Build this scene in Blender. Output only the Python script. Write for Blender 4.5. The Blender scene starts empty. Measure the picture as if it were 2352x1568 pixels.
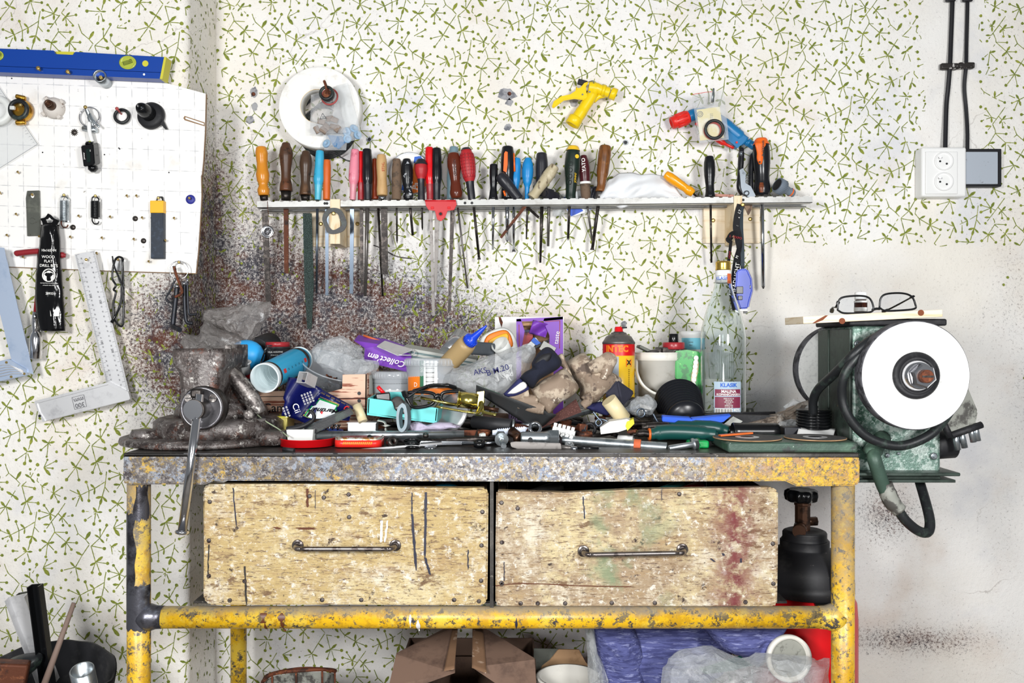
import bpy, bmesh, math, random
from mathutils import Vector, Matrix, noise
random.seed(7)
PI = math.pi
sc = bpy.context.scene
COL = sc.collection
CZ = 1.033; F = 2000.0; D0 = 2.0          # camera height, focal length in pixels, camera to main wall
# ---------------------------------------------------------------- camera, world, lights
cd = bpy.data.cameras.new('camera'); cam = bpy.data.objects.new('camera', cd); COL.objects.link(cam)
cam.location = (0, -D0, CZ); cam.rotation_euler = (PI/2, 0, 0)
cd.sensor_width = 36; cd.lens = 36*F/2352; cd.clip_start = .05
sc.camera = cam
sc.view_settings.view_transform = 'Standard'; sc.view_settings.look = 'None'
sc.view_settings.exposure = 0.0; sc.view_settings.gamma = 1; sc.view_settings.use_curve_mapping = False
w = bpy.data.worlds.new('world'); sc.world = w; w.use_nodes = True
w.node_tree.nodes['Background'].inputs[0].default_value = (.9, .95, 1, 1)
w.node_tree.nodes['Background'].inputs[1].default_value = .2
def area(name, loc, aim, size, energy, col=(1, 1, 1), shape='DISK'):
    l = bpy.data.lights.new(name, 'AREA'); l.shape = shape; l.size = size; l.energy = energy; l.color = col
    o = bpy.data.objects.new(name, l); COL.objects.link(o); o.location = loc
    o.rotation_euler = (Vector(aim)-Vector(loc)).to_track_quat('-Z', 'Y').to_euler(); return o
area('flash_left', (-.8, -2.3, 1.3), (-.3, 0, .95), .35, 29)
area('flash_right', (.8, -2.3, 1.3), (.35, 0, .95), .35, 29)
area('flash_low', (0, -2.2, .8), (0, 0, .9), .3, 9)
# ---------------------------------------------------------------- pixel <-> place
def P(px, py, y=0.0):
    d = D0-y
    return Vector(((px-1176)/F*d, -y, CZ-(py-784)/F*d))
def S(y): return (D0-y)/F
# ---------------------------------------------------------------- materials
MATS = {}
def srgb(c):
    if isinstance(c, str): c = [int(c[i:i+2], 16)/255 for i in (0, 2, 4)]
    return tuple(x/12.92 if x < .04045 else ((x+.055)/1.055)**2.4 for x in c)+(1,)
class NT:
    def __init__(s, m): m.use_nodes = True; s.t = m.node_tree; s.n = s.t.nodes; s.b = s.n['Principled BSDF']
    def add(s, typ, **k):
        n = s.n.new(typ)
        for a, v in k.items():
            if hasattr(n, a): setattr(n, a, v)
        return n
    def lk(s, a, b): s.t.links.new(a, b)
    def math(s, op, a, b=None, c=None, clamp=False):
        n = s.n.new('ShaderNodeMath'); n.operation = op; n.use_clamp = clamp
        for i, v in enumerate((a, b, c)):
            if v is None: continue
            if isinstance(v, (int, float)): n.inputs[i].default_value = v
            else: s.lk(v, n.inputs[i])
        return n.outputs[0]
    def coord(s, stretch=(1, 1, 1)):
        tc = s.n.new('ShaderNodeTexCoord'); mp = s.n.new('ShaderNodeMapping'); s.lk(tc.outputs['Object'], mp.inputs[0])
        mp.inputs['Scale'].default_value = stretch; return mp.outputs[0]
    def noise(s, scale, detail=3, stretch=(1, 1, 1), off=0, rough=.55, out=0):
        c = s.coord(stretch)
        if off: s.n[-1].inputs['Location'].default_value = (off, off*.7, off*1.3)
        n = s.n.new('ShaderNodeTexNoise'); s.lk(c, n.inputs['Vector'])
        n.inputs['Scale'].default_value = scale; n.inputs['Detail'].default_value = detail; n.inputs['Roughness'].default_value = rough
        return n.outputs[out]
    def step(s, v, lo, hi):
        n = s.n.new('ShaderNodeMapRange'); n.interpolation_type = 'SMOOTHSTEP'; s.lk(v, n.inputs[0])
        n.inputs[1].default_value = lo; n.inputs[2].default_value = hi; return n.outputs[0]
    def mix(s, f, a, b):
        n = s.n.new('ShaderNodeMix'); n.data_type = 'RGBA'
        for i, v in ((0, f), (6, a), (7, b)):
            if isinstance(v, (int, float)): n.inputs[i].default_value = v
            elif isinstance(v, tuple): n.inputs[i].default_value = v
            else: s.lk(v, n.inputs[i])
        return n.outputs[2]
    def bump(s, h, strength, dist=.001):
        n = s.n.new('ShaderNodeBump'); n.inputs['Strength'].default_value = strength; n.inputs['Distance'].default_value = dist
        s.lk(h, n.inputs['Height']); s.lk(n.outputs[0], s.b.inputs['Normal'])
def grunge(t, c, pal, w=.022):
    for i, (col, s_, cov, *st) in enumerate(pal):
        lo = .5+(.5-cov)*.2; c = t.mix(t.step(t.noise(s_, 11, st[0] if st else (1, 1, 1), off=1.7*i+1, rough=.78), lo-.012, lo+w), c, srgb(col))
    return c
def mat(name, col='808080', r=.5, m=0.0, layers=(), bump=None, tr=0, alpha=1, ior=1.45, coat=0, spec=.5, emit=None):
    """layers: (colour, noise scale, lo, hi[, stretch]) worn patches over the base"""
    if name in MATS: return MATS[name]
    M = bpy.data.materials.new(name); t = NT(M); b = t.b; MATS[name] = M
    b.inputs['Roughness'].default_value = r; b.inputs['Metallic'].default_value = m
    b.inputs['IOR'].default_value = ior; b.inputs['Transmission Weight'].default_value = tr
    b.inputs['Alpha'].default_value = alpha; b.inputs['Coat Weight'].default_value = coat
    b.inputs['Specular IOR Level'].default_value = spec
    c = srgb(col)
    for i, L in enumerate(layers):
        nz = t.noise(L[1], 8, L[4] if len(L) > 4 else (1, 1, 1), off=3.1*(i+1), rough=.66)
        c = t.mix(t.step(nz, L[2], L[3]), c, srgb(L[0]))
    if isinstance(c, tuple): b.inputs['Base Color'].default_value = c
    else: t.lk(c, b.inputs['Base Color'])
    if bump: t.bump(t.noise(bump[0], 6, bump[2] if len(bump) > 2 else (1, 1, 1), rough=.65), bump[1], .006 if alpha < 1 else .001)
    return M
# ---------------------------------------------------------------- mesh builder
def frame(ax):
    ax = ax.normalized(); u = Vector((0, 0, 1)) if abs(ax.z) < .9 else Vector((0, 1, 0))
    a = ax.cross(u).normalized(); return a, a.cross(ax).normalized(), ax
def rotm(rx=0, ry=0, rz=0): return (Matrix.Rotation(math.radians(rz), 3, 'Z')@Matrix.Rotation(math.radians(ry), 3, 'Y')@Matrix.Rotation(math.radians(rx), 3, 'X'))
def crv(pts, n=6):
    pts = [Vector(p) for p in pts]
    if len(pts) < 3: return pts
    q = [2*pts[0]-pts[1]]+pts+[2*pts[-1]-pts[-2]]; out = []
    for i in range(1, len(q)-2):
        for k in range(n):
            t = k/n; a, b, c, d = q[i-1:i+3]
            out.append(.5*((2*b)+(c-a)*t+(2*a-5*b+4*c-d)*t*t+(3*b-a-3*c+d)*t**3))
    return out+[pts[-1]]
FONTC = {}
class MB:
    def __init__(s, m=None): s.bm = bmesh.new(); s.mats = []; s.mi = 0; m and s.use(m)
    def use(s, m):
        m = MATS[m] if isinstance(m, str) else m
        if m not in s.mats: s.mats.append(m)
        s.mi = s.mats.index(m); return s
    def face(s, vs, smooth=False):
        try: f = s.bm.faces.new(vs)
        except ValueError: return None
        f.material_index = s.mi; f.smooth = smooth; return f
    def V(s, p): return s.bm.verts.new(p)
    def box(s, c, size, R=None, bev=0, seg=2):
        M4 = Matrix.Translation(Vector(c))@((R or Matrix.Identity(3)).to_4x4())@Matrix.Diagonal((size[0], size[1], size[2], 1))
        g = bmesh.ops.create_cube(s.bm, size=1, matrix=M4); vs = g['verts']; fs = {f for v in vs for f in v.link_faces}
        for f in fs: f.material_index = s.mi
        if bev:
            es = {e for v in vs for e in v.link_edges}
            r = bmesh.ops.bevel(s.bm, geom=list(es), offset=bev, segments=seg, profile=.5, affect='EDGES', clamp_overlap=True)
            for f in r['faces']: f.smooth = True; f.material_index = s.mi
        return s
    def ring(s, c, a, b, ra, rb, seg, ph=0): return [s.V(c+a*(ra*math.cos(2*PI*i/seg+ph))+b*(rb*math.sin(2*PI*i/seg+ph))) for i in range(seg)]
    def skin(s, rings, cap=True, smooth=True, closed=False):
        n = len(rings); k = len(rings[0])
        for j in range(n if closed else n-1):
            A, B = rings[j], rings[(j+1) % n]
            for i in range(k): s.face((A[i], A[(i+1) % k], B[(i+1) % k], B[i]), smooth)
        if cap and not closed: s.face(rings[0][::-1]); s.face(rings[-1])
        return s
    def rod(s, p0, p1, r0, r1=None, seg=16, cap=True, flat=1, smooth=True):
        p0 = Vector(p0); p1 = Vector(p1); a, b, ax = frame(p1-p0); r1 = r0 if r1 is None else r1
        return s.skin([s.ring(p0, a, b, r0, r0*flat, seg), s.ring(p1, a, b, r1, r1*flat, seg)], cap, smooth)
    def lathe(s, prof, o, ax, seg=32, flat=1, cap=True, ph=0, smooth=True):
        """prof: (radius, distance along axis)"""
        a, b, ax = frame(Vector(ax)); o = Vector(o)
        return s.skin([s.ring(o+ax*t, a, b, max(r, 1e-5), max(r, 1e-5)*flat, seg, ph) for r, t in prof], cap, smooth)
    def tube(s, pts, r, seg=10, closed=False, n=6, flat=1, up=None):
        pts = [Vector(p) for p in pts]
        if n and len(pts) > 2: pts = crv(pts+[pts[0]] if closed else pts, n); pts = pts[:-1] if closed else pts
        m = len(pts); rs = r if isinstance(r, (list, tuple)) else [r]*m
        if len(rs) != m: rs = [rs[min(len(rs)-1, int(i/(m-1)*(len(rs)-1)+.5))] for i in range(m)]
        rings = []; pa = None
        for i in range(m):
            t = (pts[(i+1) % m]-pts[i-1]) if closed else (pts[min(i+1, m-1)]-pts[max(i-1, 0)])
            if t.length < 1e-9: t = Vector((0, 0, 1))
            t.normalize()
            if up is not None: a = Vector(up).cross(t)
            elif pa is None: a = frame(t)[0]
            else: a = pa-t*pa.dot(t)
            if a.length < 1e-6: a = frame(t)[0]
            a.normalize(); pa = a; b = t.cross(a)
            rings.append(s.ring(pts[i], a, b, rs[i], rs[i]*flat, seg))
        return s.skin(rings, True, True, closed)
    def torus(s, c, ax, R, r, seg=40, k=12, flat=1):
        a, b, ax = frame(Vector(ax)); c = Vector(c)
        return s.tube([c+a*R*math.cos(2*PI*i/seg)+b*R*math.sin(2*PI*i/seg) for i in range(seg)], r, k, True, 0, flat, ax)
    def sphere(s, c, r, sc3=(1, 1, 1), R=None, u=16, v=10):
        M4 = Matrix.Translation(Vector(c))@((R or Matrix.Identity(3)).to_4x4())@Matrix.Diagonal((sc3[0], sc3[1], sc3[2], 1))
        g = bmesh.ops.create_uvsphere(s.bm, u_segments=u, v_segments=v, radius=r, matrix=M4)
        for f in {f for q in g['verts'] for f in q.link_faces}: f.material_index = s.mi; f.smooth = True
        return s
    def poly(s, front, back, smooth=False):
        """closed outline in two copies: caps and walls; concave caps are triangulated"""
        A = [s.V(p) for p in front]; B = [s.V(p) for p in back]; n = len(A)
        fs = [s.face(A), s.face(B[::-1])]
        for i in range(n): s.face((A[i], B[i], B[(i+1) % n], A[(i+1) % n]), smooth)
        fs = [f for f in fs if f]
        for f in fs: f.normal_update()
        bmesh.ops.triangulate(s.bm, faces=fs); return s
    def plate(s, pts, y, th, off=Vector((0, 0, 0)), smooth=False):
        """outline in photo pixels (x, y[, distance from wall]) with its front at distance y, th thick towards the wall"""
        fr = [P(p[0], p[1], p[2] if len(p) > 2 else y)+off for p in pts]
        return s.poly(fr, [p+Vector((0, th, 0)) for p in fr], smooth)
    def holed(s, outer, inner, th):
        """ring shaped plate between two outlines of equal length"""
        O = [s.V(p) for p in outer]; I = [s.V(p) for p in inner]; d = Vector(th)
        O2 = [s.V(p+d) for p in outer]; I2 = [s.V(p+d) for p in inner]; n = len(O)
        for i in range(n):
            j = (i+1) % n
            s.face((O[i], O[j], I[j], I[i])); s.face((O2[j], O2[i], I2[i], I2[j]))
            s.face((O[j], O[i], O2[i], O2[j])); s.face((I[i], I[j], I2[j], I2[i]))
        return s
    def sheet(s, nu, nv, fn, th=0, smooth=True, wrap=False):
        G = [[Vector(fn(i/(nu-1), j/(nv-1))) for i in range(nu)] for j in range(nv)]
        A = [[s.V(p) for p in r] for r in G]
        for j in range(nv-1):
            for i in range(nu-1): s.face((A[j][i], A[j][i+1], A[j+1][i+1], A[j+1][i]), smooth)
        if th:
            def nrm(i, j):
                a = G[j][min(i+1, nu-1)]-G[j][max(i-1, 0)]; b = G[min(j+1, nv-1)][i]-G[max(j-1, 0)][i]
                c = a.cross(b); return c.normalized() if c.length > 1e-12 else Vector((0, 1, 0))
            B = [[s.V(G[j][i]-nrm(i, j)*th) for i in range(nu)] for j in range(nv)]
            for j in range(nv-1):
                for i in range(nu-1): s.face((B[j][i], B[j+1][i], B[j+1][i+1], B[j][i+1]), smooth)
            for i in range(nu-1):
                s.face((A[0][i], B[0][i], B[0][i+1], A[0][i+1])); s.face((A[-1][i], A[-1][i+1], B[-1][i+1], B[-1][i]))
            for j in range(nv-1):
                s.face((A[j][0], A[j+1][0], B[j+1][0], B[j][0])); s.face((A[j][-1], B[j][-1], B[j+1][-1], A[j+1][-1]))
        return s
    def text(s, txt, size, fn, align='CENTER', bold=0):
        """fn maps flat (x right, y up) metres to a place"""
        key = (txt, align, bold)
        if key not in FONTC:
            c = bpy.data.curves.new('t', 'FONT'); c.body = txt; c.size = 1; c.align_x = align; c.align_y = 'CENTER'; c.offset = bold; c.resolution_u = 3
            o = bpy.data.objects.new('t', c); COL.objects.link(o); dg = bpy.context.evaluated_depsgraph_get()
            me = bpy.data.meshes.new_from_object(o.evaluated_get(dg))
            FONTC[key] = ([v.co.copy() for v in me.vertices], [tuple(p.vertices) for p in me.polygons])
            bpy.data.objects.remove(o); bpy.data.curves.remove(c); bpy.data.meshes.remove(me)
        vs, fs = FONTC[key]; V = [s.V(fn(v.x*size, v.y*size)) for v in vs]
        for f in fs: s.face([V[i] for i in f])
        return s
    def jitter(s, amp, scale=30, seed=0):
        o = Vector((seed*3.7, seed*1.3, seed))
        for v in s.bm.verts: v.co += noise.noise_vector(v.co*scale+o)*amp
        return s
    def build(s, name, parent=None, label=None, norm=True, at=None):
        if norm: bmesh.ops.recalc_face_normals(s.bm, faces=s.bm.faces)
        L = parent['_o'] if parent is not None and '_o' in parent else None
        if L is None:
            if at is not None: L = Vector(at)
            else:
                vs = s.bm.verts; n = max(1, len(vs)); L = Vector((sum(v.co.x for v in vs)/n, sum(v.co.y for v in vs)/n, min(v.co.z for v in vs)))
        L = Vector(L)
        for v in s.bm.verts: v.co -= L
        me = bpy.data.meshes.new(name); s.bm.to_mesh(me); s.bm.free()
        for m in s.mats: me.materials.append(m)
        o = bpy.data.objects.new(name, me); COL.objects.link(o)
        if parent is not None: o.parent = parent
        else: o.location = L
        o['_o'] = tuple(L)
        if label: o['label'] = label
        return o
ALL = []
def tag(o, label, cat, group=None):
    o['label'] = label; o['category'] = cat
    if group: o['group'] = group
    return o
def thing(name, label, cat, at, group=None):
    o = bpy.data.objects.new(name, None); COL.objects.link(o); o.location = at; o['_o'] = tuple(at); o.empty_display_size = .02
    return tag(o, label, cat, group)
def one(name, mb, label, cat, group=None): return tag(mb.build(name), label, cat, group)
def struct(name, mb, at=(0, 0, 0)):
    o = mb.build(name, at=at); o['kind'] = 'structure'; return o
def dup(o, loc, label, group=None, rot=None):
    c = o.copy(); COL.objects.link(c); c.location = loc; c['label'] = label
    if rot is not None: c.rotation_euler = rot
    if group: c['group'] = group
    for k in [x for x in COL.objects if x.parent == o]:
        d = k.copy(); COL.objects.link(d); d.parent = c
    return c
def onp(o, u, v, nrm=None, lift=.0003):
    """text plane: origin, x direction, y direction"""
    o = Vector(o); u = Vector(u).normalized(); v = Vector(v).normalized(); n = u.cross(v)*lift
    return lambda x, y: o+u*x+v*y+n
def pxt(px, py, y, rot=0, flip=False):
    """text lying in a plane that faces the camera at (px, py); rot in degrees counterclockwise"""
    c = math.cos(math.radians(rot)); q = math.sin(math.radians(rot)); o = P(px, py, y)
    return lambda a, b: o+Vector((c*a-q*b, -.0003, q*a+c*b))
def cylt(o, ax, r, ref, lift=.0003, rot=0):
    """text wrapped round a cylinder: o a point on the axis, ref the outward direction of the text's centre; ax is text-up"""
    ax = Vector(ax).normalized(); ref = Vector(ref); ref = (ref-ax*ref.dot(ax)).normalized(); side = ax.cross(ref)
    c = math.cos(math.radians(rot)); q = math.sin(math.radians(rot)); R = r+lift
    def fn(x, y):
        x, y = c*x-q*y, q*x+c*y; t = x/R
        return Vector(o)+ax*y+ref*R*math.cos(t)+side*R*math.sin(t)
    return fn
# ---------------------------------------------------------------- the wall's plaster and its rolled pattern
def wall_material():
    M = bpy.data.materials.new('plaster'); MATS['plaster'] = M; t = NT(M); b = t.b
    b.inputs['Roughness'].default_value = .85; b.inputs['Specular IOR Level'].default_value = .2
    base = t.mix(t.step(t.noise(2.2, 4), .42, .68), srgb('f2f0ec'), srgb('ece7dd'))
    base = t.mix(t.step(t.noise(6, 5, off=5), .52, .8), base, srgb('e2d6ca'))
    base = t.mix(t.step(t.noise(5, 4, off=9), .55, .75), base, srgb('dfdfe1'))
    tc = t.n.new('ShaderNodeTexCoord'); sx = t.n.new('ShaderNodeSeparateXYZ'); t.lk(tc.outputs['Object'], sx.inputs[0])
    def blob(px, py, rx, ry, amt, p=1.3):
        c = P(px, py); x = t.math('MULTIPLY', t.math('SUBTRACT', sx.outputs[0], c.x), 1000/rx); z = t.math('MULTIPLY', t.math('SUBTRACT', sx.outputs[2], c.z), 1000/ry)
        r2 = t.math('ADD', t.math('MULTIPLY', x, x), t.math('MULTIPLY', z, z))
        return t.math('MULTIPLY', t.math('EXPONENT', t.math('MULTIPLY', r2, -p)), amt)
    big = [(690, 780, 330, 150, 1.35), (600, 600, 170, 230, .55), (500, 650, 12, 240, .9), (860, 690, 220, 130, .5), (1090, 770, 260, 90, .45), (2350, 760, 90, 380, .2),
           (2030, 1180, 80, 90, .55), (2090, 1470, 200, 40, .55), (1540, 760, 60, 70, .12), (500, 400, 60, 200, .22), (560, 900, 200, 200, .5)]
    dens = None
    for B in big:
        v = blob(*B); dens = v if dens is None else t.math('ADD', dens, v)
    dens = t.math('ADD', dens, t.math('ADD', t.math('MULTIPLY', t.math('SUBTRACT', t.noise(9, 6, off=2), .5), .45), .06))
    sp = t.noise(150, 6, off=1, rough=.95)
    sp2 = t.noise(30, 9, off=7, rough=.8)
    dens = t.math('MINIMUM', t.math('MAXIMUM', dens, 0), .86)
    thr = t.math('SUBTRACT', .597, t.math('MULTIPLY', dens, .19))
    m1 = t.math('MULTIPLY', t.math('SUBTRACT', sp, thr), 16, clamp=True)
    thr2 = t.math('SUBTRACT', .73, t.math('MULTIPLY', dens, .25))
    m2 = t.math('MULTIPLY', t.math('SUBTRACT', sp2, thr2), 14, clamp=True)
    m = t.math('MAXIMUM', m1, m2)
    wash = t.math('MULTIPLY', dens, .42, clamp=True)
    brown = t.mix(t.step(t.noise(16, 9, off=4, rough=.75), .42, .58), srgb('3b3a42'), srgb('57352a'))
    base = t.mix(wash, base, t.mix(t.step(t.noise(9, 7, off=12), .42, .58), srgb('626066'), srgb('86614e')))
    col = t.mix(m, base, brown)
    # hairline cracks
    vo = t.n.new('ShaderNodeTexVoronoi'); vo.feature = 'DISTANCE_TO_EDGE'; vo.inputs['Scale'].default_value = 3.1
    ad = t.n.new('ShaderNodeVectorMath'); ad.operation = 'ADD'; t.lk(tc.outputs['Object'], ad.inputs[0])
    mu = t.n.new('ShaderNodeVectorMath'); mu.operation = 'SCALE'; mu.inputs['Scale'].default_value = .25; t.lk(t.noise(4, 6, out=1), mu.inputs[0]); t.lk(mu.outputs[0], ad.inputs[1])
    t.lk(ad.outputs[0], vo.inputs['Vector'])
    cr = t.math('MULTIPLY', t.math('SUBTRACT', 1, t.step(vo.outputs[0], 0, .006)), t.step(t.noise(3, 3, off=20), .52, .62))
    col = t.mix(t.math('MULTIPLY', cr, .4), col, srgb('8a8078'))
    t.lk(col, b.inputs['Base Color'])
    t.bump(t.math('ADD', t.noise(90, 5), t.math('MULTIPLY', t.noise(420, 2), .45)), .7, .002)
wall_material()
mat('wall_green', '8a923c', .8, layers=[('6f7c34', 90, .42, .58), ('aaac46', 50, .55, .7)], spec=.2)
CELL = dict(
 stems=[[(190,90),(210,145),(238,212),(333,293),(385,350)],[(238,212),(200,252)],[(410,375),(520,275),(612,115)],[(410,378),(565,408)],[(410,378),(465,585)],[(380,360),(290,500),(200,650)],[(522,270),(522,170)],
  [(465,588),(625,605)],[(465,588),(420,725)],[(480,600),(527,740)],[(197,655),(22,700)],[(197,655),(75,817)],[(205,665),(238,823)],
  [(262,1022),(117,958)],[(262,1022),(162,1070)],[(255,1030),(195,1170)],[(262,1022),(370,968),(448,935),(575,855)],[(332,847),(370,965),(368,1095)],
  [(602,715),(590,800),(575,915),(545,1040)],[(575,915),(632,982)],[(540,1045),(490,1215)],[(465,1243),(297,1233)],[(465,1250),(325,1350)],[(460,1260),(438,1397)],[(478,1265),(512,1360)],
  [(782,750),(702,632)],[(782,750),(640,706)],[(782,750),(640,807)],[(978,608),(885,738),(800,850),(735,935)],[(782,750),(845,778)],[(885,738),(935,788)],[(935,788),(1070,767)],[(935,788),(948,898)],[(935,788),(1033,903)],
  [(800,855),(835,940),(840,985),(990,1120)],[(840,985),(997,992)],[(840,985),(748,1130)],[(990,1120),(1127,1125)],[(990,1120),(977,1272)],[(990,1120),(1062,1215)],
  [(748,1132),(650,1222)],[(748,1132),(725,1307)],[(748,1132),(856,1247)],[(825,475),(932,403)],[(825,475),(977,542)],[(825,475),(890,590)],[(825,475),(672,385),(610,310),(625,237)],[(672,385),(685,485)],
  [(700,140),(748,37)],[(700,140),(860,53)],[(700,145),(815,148)]],
 leaves=[[(333,293),(402,185)],[(290,500),(205,452)],[(290,500),(368,562)],[(522,272),(450,225)],[(522,272),(580,342)],[(465,588),(562,512)],[(465,588),(392,632)],[(197,655),(135,582)],[(205,655),(285,690)],
  [(262,1022),(213,943)],[(262,1022),(285,1113)],[(448,935),(390,877)],[(448,935),(438,1015)],[(545,1040),(455,1058)],[(550,1045),(605,1113)],[(540,1045),(510,1150)],[(475,1243),(420,1180)],[(475,1243),(550,1240)],
  [(782,750),(830,662)],[(782,750),(783,835)],[(775,882),(688,886)],[(935,788),(995,727)],[(935,788),(893,848)],[(990,1120),(1040,1042)],[(990,1120),(925,1190)],[(748,1132),(660,1088)],[(748,1132),(835,1112)],
  [(825,475),(830,370)],[(825,475),(787,560)],[(672,385),(758,340)],[(700,140),(785,248)]],
 dots=[(615,100,20),(580,412,20),(522,162,15),(625,605,19),(420,725,17),(527,740,20),(22,700,15),(75,817,19),(238,823,17),(117,958,16),(162,1070,13),(195,1170,15),(332,847,17),(368,1095,17),(297,1233,19),(325,1350,17),(438,1397,20),(512,1360,18),
  (702,632,17),(640,706,17),(640,807,17),(708,972,17),(1070,767,17),(948,898,17),(1033,903,17),(997,992,16),(1127,1125,17),(977,1272,18),(1062,1215,16),(650,1222,17),(725,1307,14),(856,1247,17),(932,403,15),(977,542,17),(890,590,17),(625,237,18),(748,37,13),(860,53,16),(815,148,15)])
ZS = 1/6.272
def pattern(mb, x0, x1, z0, z1, place, keep, ox=0, oy=0, seed=1):
    """roll the sprig cell over a rectangle; x right, z up in wall millimetres/px; place(x, z) -> point"""
    rnd = random.Random(seed); mb.use('wall_green'); ct = [0]; pl0 = place
    def place(x, y): return pl0(x, y, ct[0]*.000004)
    def quadline(a, b, w):
        ct[0] = (ct[0]+1) % 97
        dx, dz = b[0]-a[0], b[1]-a[1]; L = math.hypot(dx, dz) or 1; nx, nz = -dz/L*w, dx/L*w
        mb.face([mb.V(place(*q)) for q in ((a[0]-nx, a[1]-nz), (b[0]-nx, b[1]-nz), (b[0]+nx, b[1]+nz), (a[0]+nx, a[1]+nz))])
    for i in range(-10, 22):
        for j in range(-24, 20):
            cx = ox+i*145-j*1.5; cy = oy+i*126+j*209          # photo pixels, y down
            if not (x0-200 < cx < x1+20 and z0-260 < cy < z1+40): continue
            q = lambda p: (cx+p[0]*ZS+rnd.uniform(-.5, .5), cy+p[1]*ZS+rnd.uniform(-.5, .5))
            ok = lambda p: x0 <= p[0] <= x1 and z0 <= p[1] <= z1 and keep(p[0], p[1], rnd)
            for st in CELL['stems']:
                pts = [q(p) for p in st]; wear = rnd.random()
                for a, b in zip(pts, pts[1:]):
                    n = max(2, int(math.hypot(b[0]-a[0], b[1]-a[1])/5))
                    for k in range(n):
                        c0 = [a[m]+(b[m]-a[m])*k/n for m in (0, 1)]; c1 = [a[m]+(b[m]-a[m])*(k+1.06)/n for m in (0, 1)]
                        if ok(c0) and ok(c1) and (wear < .7 or rnd.random() < .66): quadline(c0, c1, rnd.uniform(.6, 1.0))
            for a, b in CELL['leaves']:
                a, b = q(a), q(b)
                if not (ok(a) and ok(b)) or rnd.random() < .03: continue
                dx, dz = b[0]-a[0], b[1]-a[1]; w = rnd.uniform(.15, .2)
                L = [(a[0]+dx*t-dz*h*w*rnd.uniform(.9, 1.1), a[1]+dz*t+dx*h*w*rnd.uniform(.9, 1.1)) for t, h in ((0, -.35), (.25, -.6), (.55, -1), (.85, -.65), (1, 0), (.85, .65), (.55, 1), (.25, .6), (0, .35))]
                ct[0] = 100+(ct[0]+1) % 37; mb.face([mb.V(place(*p)) for p in L])
            for x, y, r in CELL['dots']:
                c = q((x, y)); r = r*ZS*rnd.uniform(1.0, 1.25)
                if not ok(c) or rnd.random() < .03: continue
                ct[0] = 140+(ct[0]+1) % 37; mb.face([mb.V(place(c[0]+r*math.cos(k*PI/4)*rnd.uniform(.85, 1.1), c[1]+r*math.sin(k*PI/4)*rnd.uniform(.9, 1.15))) for k in range(8)])
def main_keep(x, y, rnd):
    e = noise.noise(Vector((x*.02, y*.02, 3)))*14
    if y > 575+e and x > 1738+e+max(0, (600-y))*.2: return rnd.random() < (.05 if x > 2250 and y < 900 else 0)
    if y > 560+e and x > 1720 and y < 700: return rnd.random() < .5 if x < 1750 else False
    if 2122+e < x < 2248+e and y < 345: return False
    if 2060 < x < 2280 and y < 345 and rnd.random() < .15: return False
    if 1340+e < x and y > 1400 and x > 1740: return False
    d = ((x-700)/230)**2+((y-770)/110)**2
    if d < 1: return rnd.random() < .05
    d = ((x-640)/330)**2+((y-720)/210)**2
    if d < 1: return rnd.random() < .15+.7*d
    for (cx, cy, r) in ((580, 215, 12), (1168, 217, 20), (1168, 292, 10), (930, 655, 24)):
        if math.hypot(x-cx, y-cy) < r: return False
    return True
BX = -.679; BY = .18                                            # right edge and front of the chimney breast
m = MB('plaster')
m.sheet(2, 2, lambda u, v: Vector((BX-.3+u*3.0, 0, v*2.3)), smooth=False)
pattern(m, 497, 2600, -260, 1850, lambda x, y, e: P(x, y, .0005+e), main_keep, ox=840-145, oy=60-126)
# cement patches and wall plugs
mat('cement', 'a3a3a6', .9, layers=[('6f7076', 60, .45, .6)], bump=(120, .5))
m.use('cement')
for cx, cy, rx, ry in ((583, 212, 9, 14), (585, 245, 7, 10), (573, 275, 11, 9), (1166, 217, 22, 15), (1170, 235, 10, 9), (1166, 292, 9, 8), (1318, 235, 10, 10), (970, 760, 8, 8), (1433, 745, 7, 8)):
    m.face([m.V(P(cx+rx*math.cos(k*PI/8)*random.uniform(.7, 1.15), cy+ry*math.sin(k*PI/8)*random.uniform(.7, 1.15), .0016)) for k in range(16)])
struct('wall_back', m)
m = MB('plaster')
def breast(u, v):                                               # rounded corner from the front face to the return face
    X0 = -1.7; R = .018; L1 = BX-R-X0; L2 = R*PI/2; L3 = BY-R; s = u*(L1+L2+L3); z = v*2.3
    if s < L1: return Vector((X0+s, -BY, z))
    if s < L1+L2:
        a = (s-L1)/R; return Vector((BX-R+R*math.sin(a), -BY+R-R*math.cos(a), z))
    return Vector((BX, -BY+R+(s-L1-L2), z))
L1, L2, L3 = BX-.018+1.7, .018*PI/2, BY-.018; LT = L1+L2+L3
us = [0, L1*.5/LT, L1/LT]+[(L1+L2*k/6)/LT for k in range(1, 7)]+[1]
A = [[m.V(breast(u, v)) for u in us] for v in (0, 1)]
for i in range(len(us)-1): m.face((A[0][i], A[0][i+1], A[1][i+1], A[1][i]), 2 <= i <= 8)
def bplace(x, y, e):
    # arc length along the breast, kept in wall pixels of one millimetre
    s = L1+(x-430)*.001+.012; R = .018+.0004+e; z = CZ-(y-784)*.001
    if s < L1: return Vector((-1.7+s, -BY-.0004-e, z))
    if s < L1+L2:
        a = (s-L1)/.018; return Vector((BX-.018+R*math.sin(a), -BY+.018-R*math.cos(a), z))
    return Vector((BX+.0004+e, -BY+.018+(s-L1-L2), z))
def breast_keep(x, y, rnd):
    if x > 440: return rnd.random() < .55
    d = ((x-400)/140)**2+((y-740)/170)**2
    return rnd.random() < .4+.6*d if d < 1 else True
pattern(m, -500, 600, -260, 1850, bplace, breast_keep, ox=33, oy=-20, seed=5)
struct('wall_left', m)
mat('concrete_floor', '77726c', .9, layers=[('4d4a48', 8, .45, .6), ('948e86', 30, .55, .65)], bump=(40, .4))
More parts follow.
